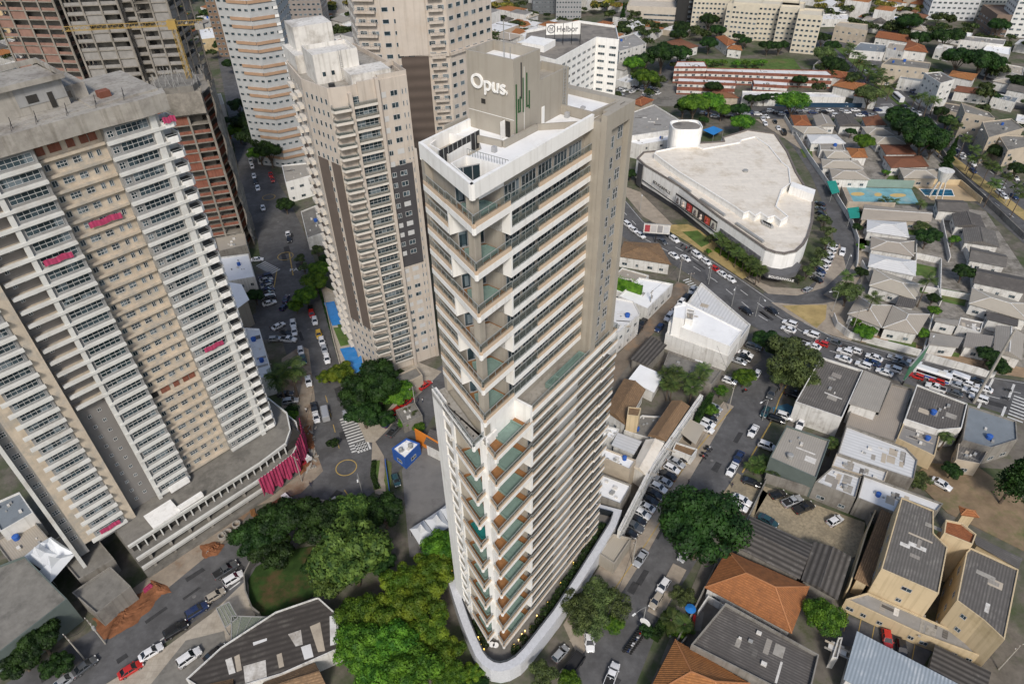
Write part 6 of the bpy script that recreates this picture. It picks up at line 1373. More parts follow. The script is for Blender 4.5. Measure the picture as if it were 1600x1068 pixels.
for x,y,c,k,dx,dy,w_ in [(1214,655,'k','suv',25,8,'parked beside the blue bay sign'),(1226,650,'w','suv',25,8,'parked beside the blue bay sign'),(1242,617,'k','pickup',25,9,'parked under the olive tree'),(1199,697,'w','suv',25,9,'behind the planted strip of the green walled building'),(1174,753,'k','sedan',25,9,'alone in the paved yard'),(1159,781,'w','sedan',25,12,'upper of two in the paved yard'),(1155,791,'w','hatchback',25,12,'lower of two in the paved yard'),(1251,662,'w','pickup',-10,22,'between the shop and the green walled building'),(1216,772,'k','hatchback',25,-8,'in the gravel yard'),(1238,783,'s','pickup',25,-10,'in the gravel yard'),(1256,793,'k','pickup',25,-10,'in the gravel yard'),(1305,813,'w','hatchback',25,-14,'alone on the gravel at the right'),(1200,813,'t','sedan',25,14,'half hidden by the corrugated shed'),(1386,998,'r','hatchback',3,20,'in the marked car court'),(1409,1013,'k','hatchback',3,20,'in the marked car court'),(1471,756,'w','sedan',25,14,'alone in the earth yard'),(1165,553,'w','sedan',24,8,'behind the showroom'),(1161,559,'k','sedan',24,8,'behind the showroom'),(1155,564,'s','sedan',24,8,'behind the showroom'),(1177,542,'g','suv',24,8,'under the shade tree behind the showroom'),(1140,595,'w','hatchback',24,8,'beside the palm cluster'),(1095,571,'w','suv',20,6,'in the yard below the showroom')]:
    car(x,y,dx,dy,c,k,w_,'cars in yards and bays',gz=.14)
AV = 'on the avenue beside the shopping centre'
for x,y,c in [(981,351,'w'),(990,359,'w'),(1001,367,'w'),(1054,374,'w'),(1044,366,'k'),(1089,398,'w'),(1104,409,'w'),(1118,420,'r'),(1129,428,'w'),(1142,436,'w'),(972,344,'k')]: car(x,y,14,10,c,kinds(),'parked along the shopping centre kerb','cars parked along the shopping centre kerb')
for x,y,c in [(1035,377,'g'),(1053,399,'w'),(1071,403,'w'),(1166,485,'k'),(1206,485,'k')]: car(x,y,15,10,c,'sedan','driving on the avenue','cars driving on the avenue')
JM = 'in the avenue traffic jam'
for x,y,c,k in [(1234,505,'w','suv'),(1232,514,'w','sedan'),(1268,522,'w','suv'),(1284,536,'r','hatchback'),(1271,540,'w','sedan'),(1303,534,'g','sedan'),(1320,549,'w','suv'),(1335,547,'w','hatchback'),(1318,560,'w','sedan'),(1366,558,'w','sedan'),(1363,566,'b','sedan'),(1349,570,'w','suv'),(1396,576,'w','suv'),(1382,581,'w','sedan'),(1399,559,'s','hatchback'),(1408,567,'g','sedan'),(1429,567,'w','hatchback'),(1464,595,'r','hatchback'),(1462,605,'w','pickup'),(1491,613,'g','sedan'),(1487,584,'w','sedan'),(1497,591,'w','suv'),(1509,598,'w','hatchback'),(1494,601,'s','sedan'),(1525,594,'k','sedan'),(1537,606,'w','sedan'),(1517,611,'w','suv'),(1529,622,'w','suv'),(1432,587,'r','hatchback')]:
    car(x,y,-22,-8,c,k,JM,'cars in the avenue traffic jam')
row((1300,384),(1276,436),'wwwswwbsk',-12,-7,'in the row along the curved corner','cars behind the shopping centre')
row((1281,318),(1284,342),'kgkg',-14,-6,'by the shopping centre service side','cars behind the shopping centre')
car(1316,394,-3,14,'w','suv','driving on the curved street','cars on the curved street'); car(1262,452,14,-8,'s','hatchback','at the corner by the entrance canopy','cars on the curved street')
for x,y,c,k in [(1082,453,'s','sedan'),(1072,464,'k','sedan'),(1064,472,'w','hatchback'),(1055,484,'w','hatchback'),(1045,495,'w','suv'),(1030,512,'b','hatchback'),(1004,504,'k','hatchback'),(997,515,'k','sedan')]: car(x,y,-14,17,c,k,'parked on the dirt lane','cars parked on the dirt lane')
row((415,432),(421,473),'bsbsbkwkw',20,-6,'in the tight row left of the roundabout','cars in the row near the roundabout',gz=.07)
for x,y,c,k,dx,dy,w_ in [(447,466,'b','sedan',10,-22,'turning by the shady trees'),(444,479,'b','hatchback',14,-14,'turning by the shady trees'),(435,509,'w','sedan',22,-12,'at the western junction'),(458,505,'w','sedan',3,24,'at the western junction'),(460,517,'w','sedan',3,24,'at the western junction'),(447,519,'k','sedan',18,8,'at the western junction'),(430,529,'s','hatchback',20,-2,'at the western junction'),(451,530,'w','pickup',24,2,'at the western junction'),(485,482,'k','sedan',3,22,'by the pool deck kerb'),(487,490,'r','hatchback',3,22,'by the pool deck kerb'),(492,501,'w','hatchback',3,22,'by the pool deck kerb'),(498,522,'y','hatchback',4,22,'by the pool deck kerb'),(503,533,'w','hatchback',4,22,'by the pool deck kerb'),(507,545,'s','sedan',4,22,'by the pool deck kerb'),(511,560,'w','sedan',4,22,'by the pool deck kerb'),(470,548,'w','hatchback',4,22,'by the palm verge'),(474,561,'t','sedan',4,22,'by the palm verge'),(482,595,'w','sedan',4,22,'by the palm verge'),(454,626,'s','suv',22,-3,'under the carport near the palms'),(446,615,'k','sedan',22,-2,'under the carport near the palms'),(491,637,'k','sedan',5,22,'north of the rubble'),(494,651,'w','sedan',5,22,'north of the rubble'),(541,650,'s','hatchback',5,20,'at the triangle garden corner'),(664,601,'r','sedan',20,-14,'on the cross street, nearest the tower'),(635,627,'r','sedan',18,-14,'on the cross street'),(622,640,'r','suv',18,-14,'on the cross street'),(607,658,'b','sedan',16,-18,'on the cross street'),(616,672,'g','pickup',16,-18,'driving on the cross street'),(619,750,'t','hatchback',7,20,'alone on the grey car park'),(450,366,'w','sedan',3,20,'near the upper roundabout'),(452,373,'k','sedan',3,20,'near the upper roundabout'),(402,405,'w','sedan',20,-2,'left of the zebra crossing'),(411,325,'w','hatchback',4,18,'below the small roundabout'),(426,281,'r','hatchback',4,18,'near the foot of the striped tower'),(423,273,'r','sedan',4,18,'near the foot of the striped tower')]:
    car(x,y,dx,dy,c,k,w_,'cars on the tower street')
for i,(x,y,c) in enumerate([(389,239,'w'),(392,252,'s'),(394,260,'w'),(397,275,'w'),(399,284,'k'),(403,294,'w')]): car(x,y,3,18,c,'hatchback','lined up under the construction netting','cars under the netting')
for x,y,c,k,w_ in [(365,903,'w','suv','driving past the dark trees'),(337,929,'e','hatchback','driving on the west street'),(308,953,'b','suv','parked along the west street'),(275,983,'k','suv','parked along the west street'),(236,1018,'w','sedan','at the kerb of the west street'),(204,1045,'r','sedan','at the kerb of the west street'),(353,890,'g','pickup','driving past the dark trees'),(133,1040,'g','sedan','in the shade by the poles'),(101,1063,'s','sedan','at the bottom left corner')]: car(x,y,24,-15 if x > 200 else -18,c,k,w_,'cars on the west street')
car(296,1027,24,-17,'w','suv','in the lower yard','cars in the lower yard',gz=.2); car(337,1021,22,-16,'k','sedan','in the lower yard','cars in the lower yard',gz=.2)
car(921,1000,2,20,'w','sedan','under the spreading tree','cars on the side street'); car(876,1020,18,-20,'s','hatchback','tucked under the podium curve','cars by the podium')
# school street, boulevard
FARB = 'far cars on the boulevard'
for i in range(46):
    f = rc.random(); base = R7 if rc.random() < .5 else R7b; k = rc.randrange(1, len(base)-2); a, c = base[k], base[k+1]; side = rc.choice((-.9,.95)); x = a[0]+(c[0]-a[0])*f; y = a[1]+(c[1]-a[1])*f
    q0 = P(a[0],a[1]); q1_ = P(c[0],c[1]); d = (q1_-q0).normalized(); off = Vector((-d.y,d.x,0))*side*rc.choice((4.6,6.2)); w3 = P(x,y)+off; p = in_view(w3.x,w3.y,.5)
    car(p[0],p[1],c[0]-a[0],c[1]-a[1],rc.choice('wwwwssgkkrb'),kinds(),'on the tree lined boulevard',FARB)
for i in range(30):
    x = 1100+i*9.4+rc.uniform(-2,2); car(x, (176 if i%2 else 180-1)+ (x-1180)*-.006+rc.choice((-3,2)), 20,0,rc.choice('wwwssgkb'),kinds(),'on the school street','cars on the school street')
for i in range(14): car(1268+i*4.2, 160+(.3*i), 3,12, rc.choice('wwwsk'),'hatchback','in the school staff row','cars in the school staff row')
for i in range(26): car(968+rc.uniform(0,62), 135+rc.uniform(0,14), 15,rc.choice((3,-6)), rc.choice('wwwsskr'),kinds(),'in the crowded lot behind the hotel','cars in the lot behind the hotel')
for (x,y,dx,dy,c) in [(1192,186,6,10,'w'),(1196,193,5,9,'w'),(1211,190,5,9,'k'),(1216,200,5,9,'w'),(1225,207,5,9,'k'),(1197,182,6,3,'w')]: car(x,y,dx,dy,c,'sedan','at the top of the curved street','cars at the top of the curved street')
for k_2 in CARSPEC:
    o = CAR[k_2]
    for ch in list(o.children):
        for g in list(ch.children): bpy.data.objects.remove(g)
        bpy.data.objects.remove(ch)
    bpy.data.objects.remove(o)
# every label made single by its place in the picture, nearest one first
from collections import defaultdict
gr = defaultdict(list)
for r in CL: gr[r['_k']].append(r)
for k, L_ in gr.items():
    far = L_[0]['group'] in (FARB, 'cars on the school street', 'cars in the lot behind the hotel', 'cars in the school staff row')
    L_.sort(key=lambda r: -in_view(r.location.x, r.location.y, .7)[1])
    for i, r in enumerate(L_):
        if len(L_) > 1 and not far: r['label'] = k + ', %s from the bottom' % ORD[i]
        if far: r['group'] = r['group'] + ', ' + ' '.join(k.split(' ')[:2])
        del r['_k']; del r['_n']
# bus, van, truck, motorbikes
def boxy(name, label, cat, px_, py_, dx, dy, L, w_, h, m, stripe=None, z0=.35):
    p = P(px_, py_, h*.6); q = P(px_+dx, py_+dy, h*.6); d = q-p; t = thing(name, label, cat, (p.x,p.y,.06), math.atan2(d.y,d.x))
    b = MB(); loft(b, [(-L/2,sec(w_-.06,z0,h-.06,.2)),(-L/2+.1,sec(w_,z0,h,.2)),(L/2-.35,sec(w_,z0,h,.2)),(L/2,sec(w_-.1,z0,h-.35,.25))]); b.build('body', m, t)
    b = MB(); b.box(-L/2+.3,-w_-.02,h*.52,L/2-.6,-w_+.05,h*.82); b.box(-L/2+.3,w_-.05,h*.52,L/2-.6,w_+.02,h*.82); b.build('side_window', CG, t)
    b = MB(); b.box(L/2-.25,-w_+.15,h*.5,L/2-.02,w_-.15,h*.84); b.build('windscreen', CG, t)
    if stripe: b = MB(); b.box(-L/2+.15,-w_-.015,h*.22,L/2-.5,-w_+.02,h*.42); b.box(-L/2+.15,w_-.02,h*.22,L/2-.5,w_+.015,h*.42); b.build('side_stripe', stripe, t)
    for sx in (-L/2+L*.2, L/2-L*.17):
        for s in (-1,1): b = MB(); b.tube([(sx,s*(w_-.28),.42),(sx,s*(w_+.01),.42)], .42, 14); b.build('wheel', TY, t)
    return t
t = boxy('bus', 'white bus with blue and red side stripes in the traffic jam', 'bus', 1457,583,-22,-7,9.2,1.15,2.9,PM['w'],BLUEP)
b = MB(); b.box(-3,-.5,2.9,-1,.5,3.15); b.build('roof_unit', DWHITE, t)
boxy('van', 'pale grey van driving down the tower street', 'van', 508,645,-4,-20,4.9,.98,2.1,PM['s']); boxy('van', 'white van near the tail of the traffic jam', 'van', 1500,588,-22,-8,4.6,.95,2.1,PM['w'])
boxy('bus', 'white bus on the boulevard near the zebra crossing', 'bus', 1404,151,-14,-12,9.5,1.2,2.9,PM['w'])
boxy('van', 'dark van at the top of the curved street', 'van', 1225,206,-6,-12,4.8,.95,2.1,PM['k'])
def truck(label, px_, py_, dx, dy, cabm, bedm, L=6.5):
    p = P(px_,py_,1.2); q = P(px_+dx,py_+dy,1.2); d = q-p; t = thing('truck', label, 'truck', (p.x,p.y,.06), math.atan2(d.y,d.x))
    b = MB(); loft(b, [(L/2-1.7,sec(1.05,.5,2.2,.15)),(L/2-.5,sec(1.05,.5,2.25,.15)),(L/2,sec(1.0,.5,1.5,.15))]); b.build('cab', cabm, t)
    b = MB(); b.box(L/2-.5,-.9,1.5,L/2-.1,.9,2.1); b.build('windscreen', CG, t)
    b = MB(); b.box(-L/2,-1.1,.8,L/2-1.8,1.1,.95); ring(b, [(-L/2,-1.1),(L/2-1.8,-1.1),(L/2-1.8,1.1),(-L/2,1.1)], .08, .95, 1.6); b.build('flatbed', bedm, t)
    for sx in (-L/2+1.1, L/2-1.0):
        for s in (-1,1): b = MB(); b.tube([(sx,s*.75,.45),(sx,s*1.06,.45)], .45, 14); b.build('wheel', TY, t)
truck('dark open truck parked under the spreading tree at the bottom', 893,1042,-14,20,PM['e'],BLACKM)
truck('small white work truck beside the rubble heap', 438,785,18,-12,PM['w'],BRICK,5.2); truck('red and white work truck below the pink netting', 470,722,18,-14,PM['w'],mat('red_bed', (.4,.03,.04), .6, .1),5.4)
def motorbike():
    t = thing('motorbike','motorbike','motorbike')
    for x in (-.65,.65):
        b = MB(); vs = []; n = 14
        for k in range(n):
            a = 6.283*k/n
            for r_, y in ((.32,-.05),(.32,.05),(.22,.05),(.22,-.05)): vs.append((x+math.cos(a)*r_, y, .32+math.sin(a)*r_))
        b.add(vs, [(4*k+j, 4*k+(j+1)%4, 4*((k+1)%n)+(j+1)%4, 4*((k+1)%n)+j) for k in range(n) for j in range(4)]); b.build('wheel', TY, t)
    b = MB(); b.bar((-.65,0,.35),(.1,0,.5),.16,.2); b.bar((.1,0,.5),(.42,0,.95),.12); b.bar((.42,0,.95),(.65,0,.32),.08); b.box(-.2,-.12,.35,.25,.12,.62); b.build('frame', BLK, t)
    b = MB(); loft(b, [(-.1,[(-.1,.66),(.1,.66),(.08,.84),(-.08,.84)]),(.2,[(-.16,.66),(.16,.66),(.13,.95),(-.13,.95)]),(.38,[(-.08,.7),(.08,.7),(.06,.88),(-.06,.88)])]); b.build('fuel_tank', PM['r'], t)
    b = MB(); b.box(-.75,-.13,.72,-.08,.13,.84); b.build('saddle', BLK, t); b = MB(); b.bar((.4,-.36,1.02),(.4,.36,1.02),.05); b.build('handlebar', STEEL, t)
    return t
mk = motorbike(); first = True
def bikes(pts, dx, dy, where, group):
    global first
    for i, (x, y) in enumerate(pts):
        p = P(x,y,.5); q = P(x+dx,y+dy,.5); r = mk if first else copy_tree(mk); first = False; r.location = (p.x,p.y,.08); r.rotation_euler.z = math.atan2(q.y-p.y,q.x-p.x); c = rc.choice('rkkgwbr')
        for ch in r.children:
            if ch.name.startswith('fuel_tank'): ch.material_slots[0].link = 'OBJECT'; ch.material_slots[0].material = PM[c]
        r['label'] = '%s motorbike from top %s' % (ORD[i], where); r['group'] = group
bikes([(1004-i*2.2, 984+i*3.1) for i in range(12)], 20, 6, 'in the tight row at the side street kerb', 'motorbikes in the kerb row')
bikes([(1108,699),(1105,702),(1101,709),(1098,713)], 20, 10, 'beside the angled parking row', 'motorbikes beside the angled row')
bikes([(1066,383),(1072,388),(1077,392),(1079,385)], 10, -8, 'at the shopping centre kerb', 'motorbikes at the shopping centre'); bikes([(1575,609),(1572,622)], -20,-6, 'ahead of the traffic jam at the stop line', 'motorbikes at the stop line')
bikes([(1164,610)], 14,-6, 'riding near the side street mouth', 'motorbikes on the side street')
# ================================================================= trees and plants
BARK = mat('bark', (.11,.085,.065), .95, .25, 2)
TL = dict(dark=leafmat('dark_leaf',(0.008,0.024,0.005),(0.035,0.078,0.014),.5), mango=leafmat('mango_leaf',(0.021,0.052,0.011),(0.131,0.201,0.038),.9), lime=leafmat('lime_leaf',(.055,.115,.010),(.20,.27,.022),.3),
          green=leafmat('green_leaf',(0.032,0.091,0.009),(0.131,0.254,0.021),.5), olive=leafmat('olive_leaf',(0.042,0.063,0.021),(0.131,0.175,0.052),.5), far=leafmat('far_leaf',(0.021,0.042,0.012),(0.079,0.114,0.028),.3),
          palm=leafmat('palm_leaf',(0.028,0.056,0.014),(0.105,0.149,0.035),1.0), gold=leafmat('sunlight_tinted_leaf',(0.105,0.131,0.021),(0.350,0.298,0.052),.4))  # gold: late sunlight put into the leaf colour
def crown_mesh(seed, R, Hh, ncl, nleaf, ls, mname, flat=.55, up=1.0, spread=.72):
    """leaf clumps set over a lumpy dome of radius R and height Hh (base at z=0)"""
    rnd = random.Random(seed); mb = MB(); cl = []
    for i in range(ncl):
        u = rnd.random(); th = i*2.39996+rnd.uniform(-.3,.3); rr = R*spread*math.sqrt((i+.5)/ncl)*rnd.uniform(.88,1.1); zz = Hh*(.35+.5*math.sqrt(max(0,1-(rr/R)**2)))*rnd.uniform(.85,1.08)
        cr = R*rnd.uniform(.15,.38)*(1.15 if ncl < 14 else 1); cl.append((Vector((math.cos(th)*rr, math.sin(th)*rr, zz)), cr))
    tot = sum(c[1]**2 for c in cl)
    for c, cr in cl:
        for k in range(int(nleaf*cr*cr/tot)):
            d = Vector((rnd.gauss(0,1), rnd.gauss(0,1), rnd.gauss(.25,1))).normalized(); r = cr*(rnd.uniform(.72,1.08))
            p = c+Vector((d.x*r, d.y*r, d.z*r*flat*1.3)); n = (d+Vector((rnd.gauss(0,.33),rnd.gauss(0,.33),rnd.gauss(.12*up,.3)))).normalized()
            x = n.orthogonal().normalized(); y = n.cross(x); a = rnd.random()*6.28; x, y = x*math.cos(a)+y*math.sin(a), y*math.cos(a)-x*math.sin(a); s = ls*(.55+rnd.random()*.9)
            mb.add([p-x*s*.5, p+y*s*.3, p+x*s*.5, p-y*s*.3], [(0,1,2,3)])
    return mb.mesh('crown', TL[mname]), cl
def trunk_mesh(seed, cl, h0, Hh, R, r0):
    rnd = random.Random(seed+99); mb = MB(); fork = h0*.6
    mb.tube([(0,0,-h0),(.1*R*.1,0,-h0+fork*.5),(0,.05,-h0+fork)], [r0,r0*.8,r0*.7], 8)
    for c, cr in rnd.sample(cl, min(7, len(cl))):
        m_ = Vector((c.x*.45, c.y*.45, c.z*.35)); mb.tube([(0,0,-h0+fork-.2), m_, c], [r0*.5, r0*.3, r0*.1], 6)
    return mb.mesh('trunk', BARK)
TP = {}
def proto(kind, R, Hh, ncl, nleaf, ls, mname, nvar=2, h0=3.2, **k):
    TP[kind] = []
    for v in range(nvar):
        me, cl = crown_mesh(hash(kind)%1000 if False else sum(map(ord,kind))+v, R, Hh, ncl, nleaf, ls, mname, **k); TP[kind].append((me, trunk_mesh(v, cl, h0, Hh, R, R*.055+.08), R, h0, Hh))
proto('dark', 6, 5.5, 22, 9500, .55, 'dark'); proto('mango', 6, 6.5, 30, 11000, .60, 'mango', flat=.8); proto('lime', 6, 4.5, 17, 8500, .50, 'lime', flat=.5, spread=.88)
proto('green', 6, 5.0, 24, 9500, .50, 'green'); proto('olive', 6, 5.5, 18, 5600, .50, 'olive', spread=.8); proto('dome', 6, 7.0, 36, 15500, .52, 'dark', nvar=1, flat=.85, spread=.76)
proto('small', 3, 3.4, 10, 1700, .42, 'green', h0=1.8); proto('smallolive', 3, 3.4, 9, 1300, .42, 'olive', h0=1.8); proto('far', 5, 5.0, 11, 900, .95, 'far', nvar=4); proto('gold', 5, 5.0, 10, 900, .95, 'gold', nvar=2)
proto('mini', 5, 5.0, 9, 260, 1.5, 'far', nvar=4); proto('bush', 2, 2.0, 8, 900, .34, 'green', h0=.4)
ntr = 0
def tree(px_, py_, rp, kind, label, group=None, hs=1.0, sq=1.0, name='tree', cat='tree', world=None):
    """crown middle seen at the pixel, crown radius rp pixels"""
    global ntr
    v = TP[kind][ntr % len(TP[kind])]; me, tk, R, h0, Hh = v
    if world: x, y, s = world; p = Vector((x, y, 0))
    else:
        p = P(px_, py_, 5); dist = (p-Vector((0,0,H))).length; s = rp*dist/F/R; zc = (h0+Hh*.55)*s*hs; p = P(px_, py_, zc)
    t = thing(name, label, cat, (p.x, p.y, 0), ntr*1.7, group); t.scale = (s*sq, s/sq, s*hs)
    for nm, m_ in (('crown', me), ('trunk', tk)):
        o = bpy.data.objects.new(nm, m_); C.objects.link(o); o.parent = t; o.location = (0,0,h0)
    ntr += 1; return t
KL = dict(dark='dark leaved', mango='glossy clumped mango like', lime='bright yellow green', green='fresh green', olive='sparse olive green', dome='very large round dark', small='small green', smallolive='small olive', bush='low rounded')
def trees(lst, where, group):
    cnt = {}
    for it in lst: cnt[it[3]] = cnt.get(it[3], 0)+1
    seen = {}
    for it in sorted(lst, key=lambda i: i[0]):
        k = it[3]; seen[k] = seen.get(k, 0)+1
        lab = '%s tree %s' % (KL[k], where) if k != 'bush' else 'low rounded bush %s' % where
        if cnt[k] > 1: lab += ', %s from the left' % ORD[seen[k]-1]
        tree(it[0], it[1], it[2], k, lab, group, *(it[4:]), name='bush' if k == 'bush' else 'tree', cat='bush' if k == 'bush' else 'tree')
trees([(398,840,38,'dark'),(440,812,42,'dark'),(425,862,34,'dark'),(492,812,44,'dark'),(545,800,34,'mango'),(548,868,58,'mango',1.1),(520,905,34,'mango'),(600,800,36,'dark'),(498,880,26,'dark')],'in the grove around the circular lawn','grove around the circular lawn')
trees([(690,853,34,'green'),(672,898,38,'lime'),(628,915,36,'lime'),(600,890-8,20,'dark'),(652,940,40,'lime'),(610,960,38,'lime'),(560,960,34,'green'),(668,985,36,'lime'),(560,1010,42,'green'),(612,1008,42,'green'),(690,1020,34,'lime'),(645,1045,44,'green'),(590,1050,40,'green'),(545,985,24,'green'),(700,1058,30,'green')],'in the mass left of the curved podium','tree mass left of the podium')
trees([(905,958,30,'olive'),(938,930,28,'olive'),(960,945,26,'olive'),(890,938,24,'olive'),(925,975,28,'olive'),(958,975,18,'green')],'spreading over the tower entrance drive','tree over the entrance drive')
tree(1096,824,62,'dome','very large round dark green tree over the side street',None,1.0)
trees([(1240,560,42,'olive'),(1215,545,24,'dark'),(1196,530,20,'dark'),(1255,592,26,'olive'),(1225,590,24,'olive')],'at the mouth of the side street','trees at the side street mouth')
trees([(1163,590,20,'green'),(1126,610,12,'small'),(1130,570-4,8,'small')],'beside the palm cluster','trees by the palm cluster')
trees([(590,598,42,'dark'),(560,612,36,'dark'),(620,615,30,'green'),(568,645,32,'dark'),(535,582,22,'lime'),(512,588,16,'lime'),(600,655,20,'dark')],'in the triangle garden below the pools','trees in the triangle garden')
trees([(492,440,22,'green'),(478,462,22,'green'),(500,422,20,'green'),(462,478,14,'green'),(470,405,11,'smallolive'),(497,392,13,'smallolive'),(475,418,10,'smallolive'),(446,320,15,'dark'),(512,405,13,'dark'),(398,462,16,'dark')],'along the street left of the beige tower','street trees left of the beige tower')
trees([(382,192,24,'dark'),(400,215,28,'dark'),(420,235,24,'dark'),(372,165,16,'dark'),(405,240,18,'green'),(372,205,18,'green'),(350,40,14,'dark'),(365,100,14,'dark'),(352,190,10,'dark'),(345,70,12,'dark'),(395,170,14,'green')],'in the far tree belt between the towers','tree belt between the towers')
trees([(1067,932,19,'olive'),(1110,640,13,'green'),(1288,965,30,'green'),(1010,985,12,'dark'),(1062,990,10,'bush'),(1047,978,8,'bush'),(1075,985,9,'bush'),(1190,735,7,'small'),(1205,733,8,'small'),(1180,735,8,'small')],'in the front gardens along the side street','front garden trees')
trees([(850,1055,24,'olive'),(890,1062,18,'green'),(740,1050,16,'lime'),(640,655,12,'dark'),(655,668,11,'green'),(632,660,12,'green'),(520,692,10,'dark'),(60,1000,30,'dark'),(30,1030,26,'dark'),(455,650,12,'green'),(90,1040,20,'dark')],'near the podium and west street','trees near the podium and west street')
trees([(1300,690,10,'small'),(1435,750,17,'olive'),(1488,735,15,'dark'),(1440,520,12,'green'),(1350,520,15,'green'),(1325,458,22,'olive'),(1346,425,10,'dark'),(1458,466,11,'dark'),(1460,485,10,'green'),(1450,370,18,'dark'),(1442,355,12,'olive'),(1350,222,17,'green'),(1330,206,9,'dark'),(1505,425,16,'dark'),(1490,375,9,'small'),(1545,555,17,'dark'),(1560,572,16,'dark'),(1340,355,8,'dark'),(1345,335,9,'dark'),(1345,385,8,'bush'),(1385,430,8,'bush'),(1520,715,8,'bush'),(1340,505,14,'bush'),(1358,515,12,'bush'),(1430,265,6,'bush'),(1385,270,7,'bush')],'between the walled houses on the right','garden trees on the right')
trees([(1412,190,24,'dark'),(1428,202,30,'dark'),(1445,215,30,'dark'),(1405,180,18,'dark'),(1458,228,18,'dark')],'in the big clump beside the boulevard','big clump beside the boulevard')
trees([(1288,345,12,'smallolive'),(1294,362,12,'smallolive'),(1293,380,13,'smallolive'),(1283,398,13,'smallolive'),(1275,412,13,'smallolive'),(1262,424,12,'smallolive'),(1250,436,8,'smallolive'),(1110,372,8,'smallolive'),(1107,393,6,'small')],'hugging the shopping centre','trees hugging the shopping centre')
trees([(1085,163,24,'green'),(1110,160,22,'green'),(1068,168,16,'dark'),(1128,172,16,'green'),(1155,172,16,'dark'),(1160,192,20,'green'),(1240,160,24,'green'),(1176,155,12,'dark'),(1195,153,11,'dark'),(1212,152,10,'dark'),(1115,136,14,'dark'),(1010,122,22,'green'),(990,100,18,'green'),(1035,85,25,'dark'),(1062,84,20,'dark'),(1008,95,18,'dark'),(1108,68,14,'dark'),(1108,32,15,'dark'),(1122,48,12,'dark'),(1066,44,14,'dark'),(1060,55,14,'dark'),(1154,58,9,'dark'),(1165,65,10,'dark'),(1200,72,12,'dark'),(1218,72,12,'dark'),(1272,122,10,'dark'),(1250,125,11,'dark'),(1300,118,10,'dark'),(1260,118,10,'dark'),(1100,188,9,'dark'),(985,272,12,'dark')],'around the school','trees around the school')
trees([(1103,98,7,'bush'),(1116,99,8,'bush'),(1130,98,7,'bush'),(1150,100,8,'bush'),(1165,100,8,'bush'),(1180,99,8,'bush'),(1192,98,7,'bush')],'along the edge of the sports field','bushes along the sports field')
trees([(1290,85,17,'olive'),(1302,100,16,'dark'),(1313,108,14,'dark'),(1285,60,12,'dark'),(1360,148,19,'olive'),(1300,72,12,'dark'),(1480,58,18,'dark'),(1420,36,18,'dark'),(1440,60,14,'dark'),(1500,90,20,'dark'),(1535,95,22,'dark'),(1548,100,18,'dark'),(1560,40,14,'dark'),(1580,225,18,'dark'),(1565,240,18,'dark'),(1595,130,14,'dark'),(1470,175,12,'dark'),(1480,190,14,'dark'),(1555,160-8,9,'dark'),(1590,265,14,'dark')],'across or beside the boulevard','trees beside the boulevard')
# palms
def palm_mesh(h, nf, fl, seed, droop=.5, r=.16):
    rnd = random.Random(seed); tr = MB(); tr.tube([(0,0,0),(.1,.05,h*.5),(.05,0,h)], [r*1.4,r,r*.85], 8); fr = MB()
    for i in range(nf):
        a = i*2.39996; el = rnd.uniform(-.1,.95); L = fl*rnd.uniform(.85,1.1); prev = Vector((0,0,h)); d = Vector((math.cos(a)*math.cos(el), math.sin(a)*math.cos(el), math.sin(el))); n = 7
        side = Vector((-math.sin(a), math.cos(a), 0)); pts = [prev]
        for j in range(n): d = (d+Vector((0,0,-droop*.22))).normalized(); prev = prev+d*L/n; pts.append(prev)
        for j in range(1, n):
            p = pts[j]; q = pts[j+1] if j < n else pts[j]; ww = fl*.30*math.sin(math.pi*(j+.6)/(n+1.2)); dn = Vector((0,0,-ww*.45))
            for s in (-1,1):
                for m_ in (0,.5):
                    p1 = p.lerp(q, m_); p2 = p.lerp(q, m_+.32); fr.add([p1, p2, p2+side*s*ww+dn+(q-p)*.6, p1+side*s*ww*.95+dn+(q-p)*.6], [(0,1,2,3)])
    return tr.mesh('trunk', BARK), fr.mesh('frond', TL['palm'])
PALM = {'tall': palm_mesh(11,22,3.2,1), 'mid': palm_mesh(6.5,20,2.8,2), 'royal': palm_mesh(9,24,3.9,3,.6,.25), 'low': palm_mesh(2.2,16,2.0,4), 'skirt': palm_mesh(7,34,2.6,5,.9,.25)}
npalm = 0
def palm(px_, py_, kind, where, group=None, s=1.0, crown=True, lab=None):
    global npalm
    hh = {'tall':11,'mid':6.5,'royal':9,'low':2.2,'skirt':7}[kind]*s; p = P(px_, py_, hh if crown else 0); t = thing('palm_tree', lab or '', 'palm', (p.x,p.y,0), npalm*1.3, group); t.scale = (s,s,s); npalm += 1
    tr, fr = PALM[kind]
    for nm, m_ in (('trunk', tr), ('fronds', fr)): o = bpy.data.objects.new(nm, m_); C.objects.link(o); o.parent = t
    return t
def palms(lst, where, group, kind, s=1.0, what='palm'):
    for i, (x, y) in enumerate(sorted(lst)): palm(x, y, kind, where, group, s*random.uniform(.88,1.1), lab='%s %s%s' % (what, where, ', %s from the left' % (ORD[i] if i < 20 else 'last') if len(lst) > 1 else ''))
palms([(1040,582),(1058,580),(1052,598),(1075,588),(1092,590),(1082,605),(1045,600),(1100,578)],'in the lush cluster below the showroom','palms below the showroom','mid')
palms([(452,575),(434,588)],'on the earth verge beside the pale tower','palms on the earth verge','royal',1.1,'royal palm')
palms([(1365,465),(1452,436),(1325,430)],'rising between the pale hip roofs','palms between pale roofs','tall',.9,'tall slim palm')
palms([(1184,722),(1196,725),(1207,728),(1214,735),(1176,726)],'in the strip beside the green walled building','palms beside the green wall','low',1.2,'small palm')
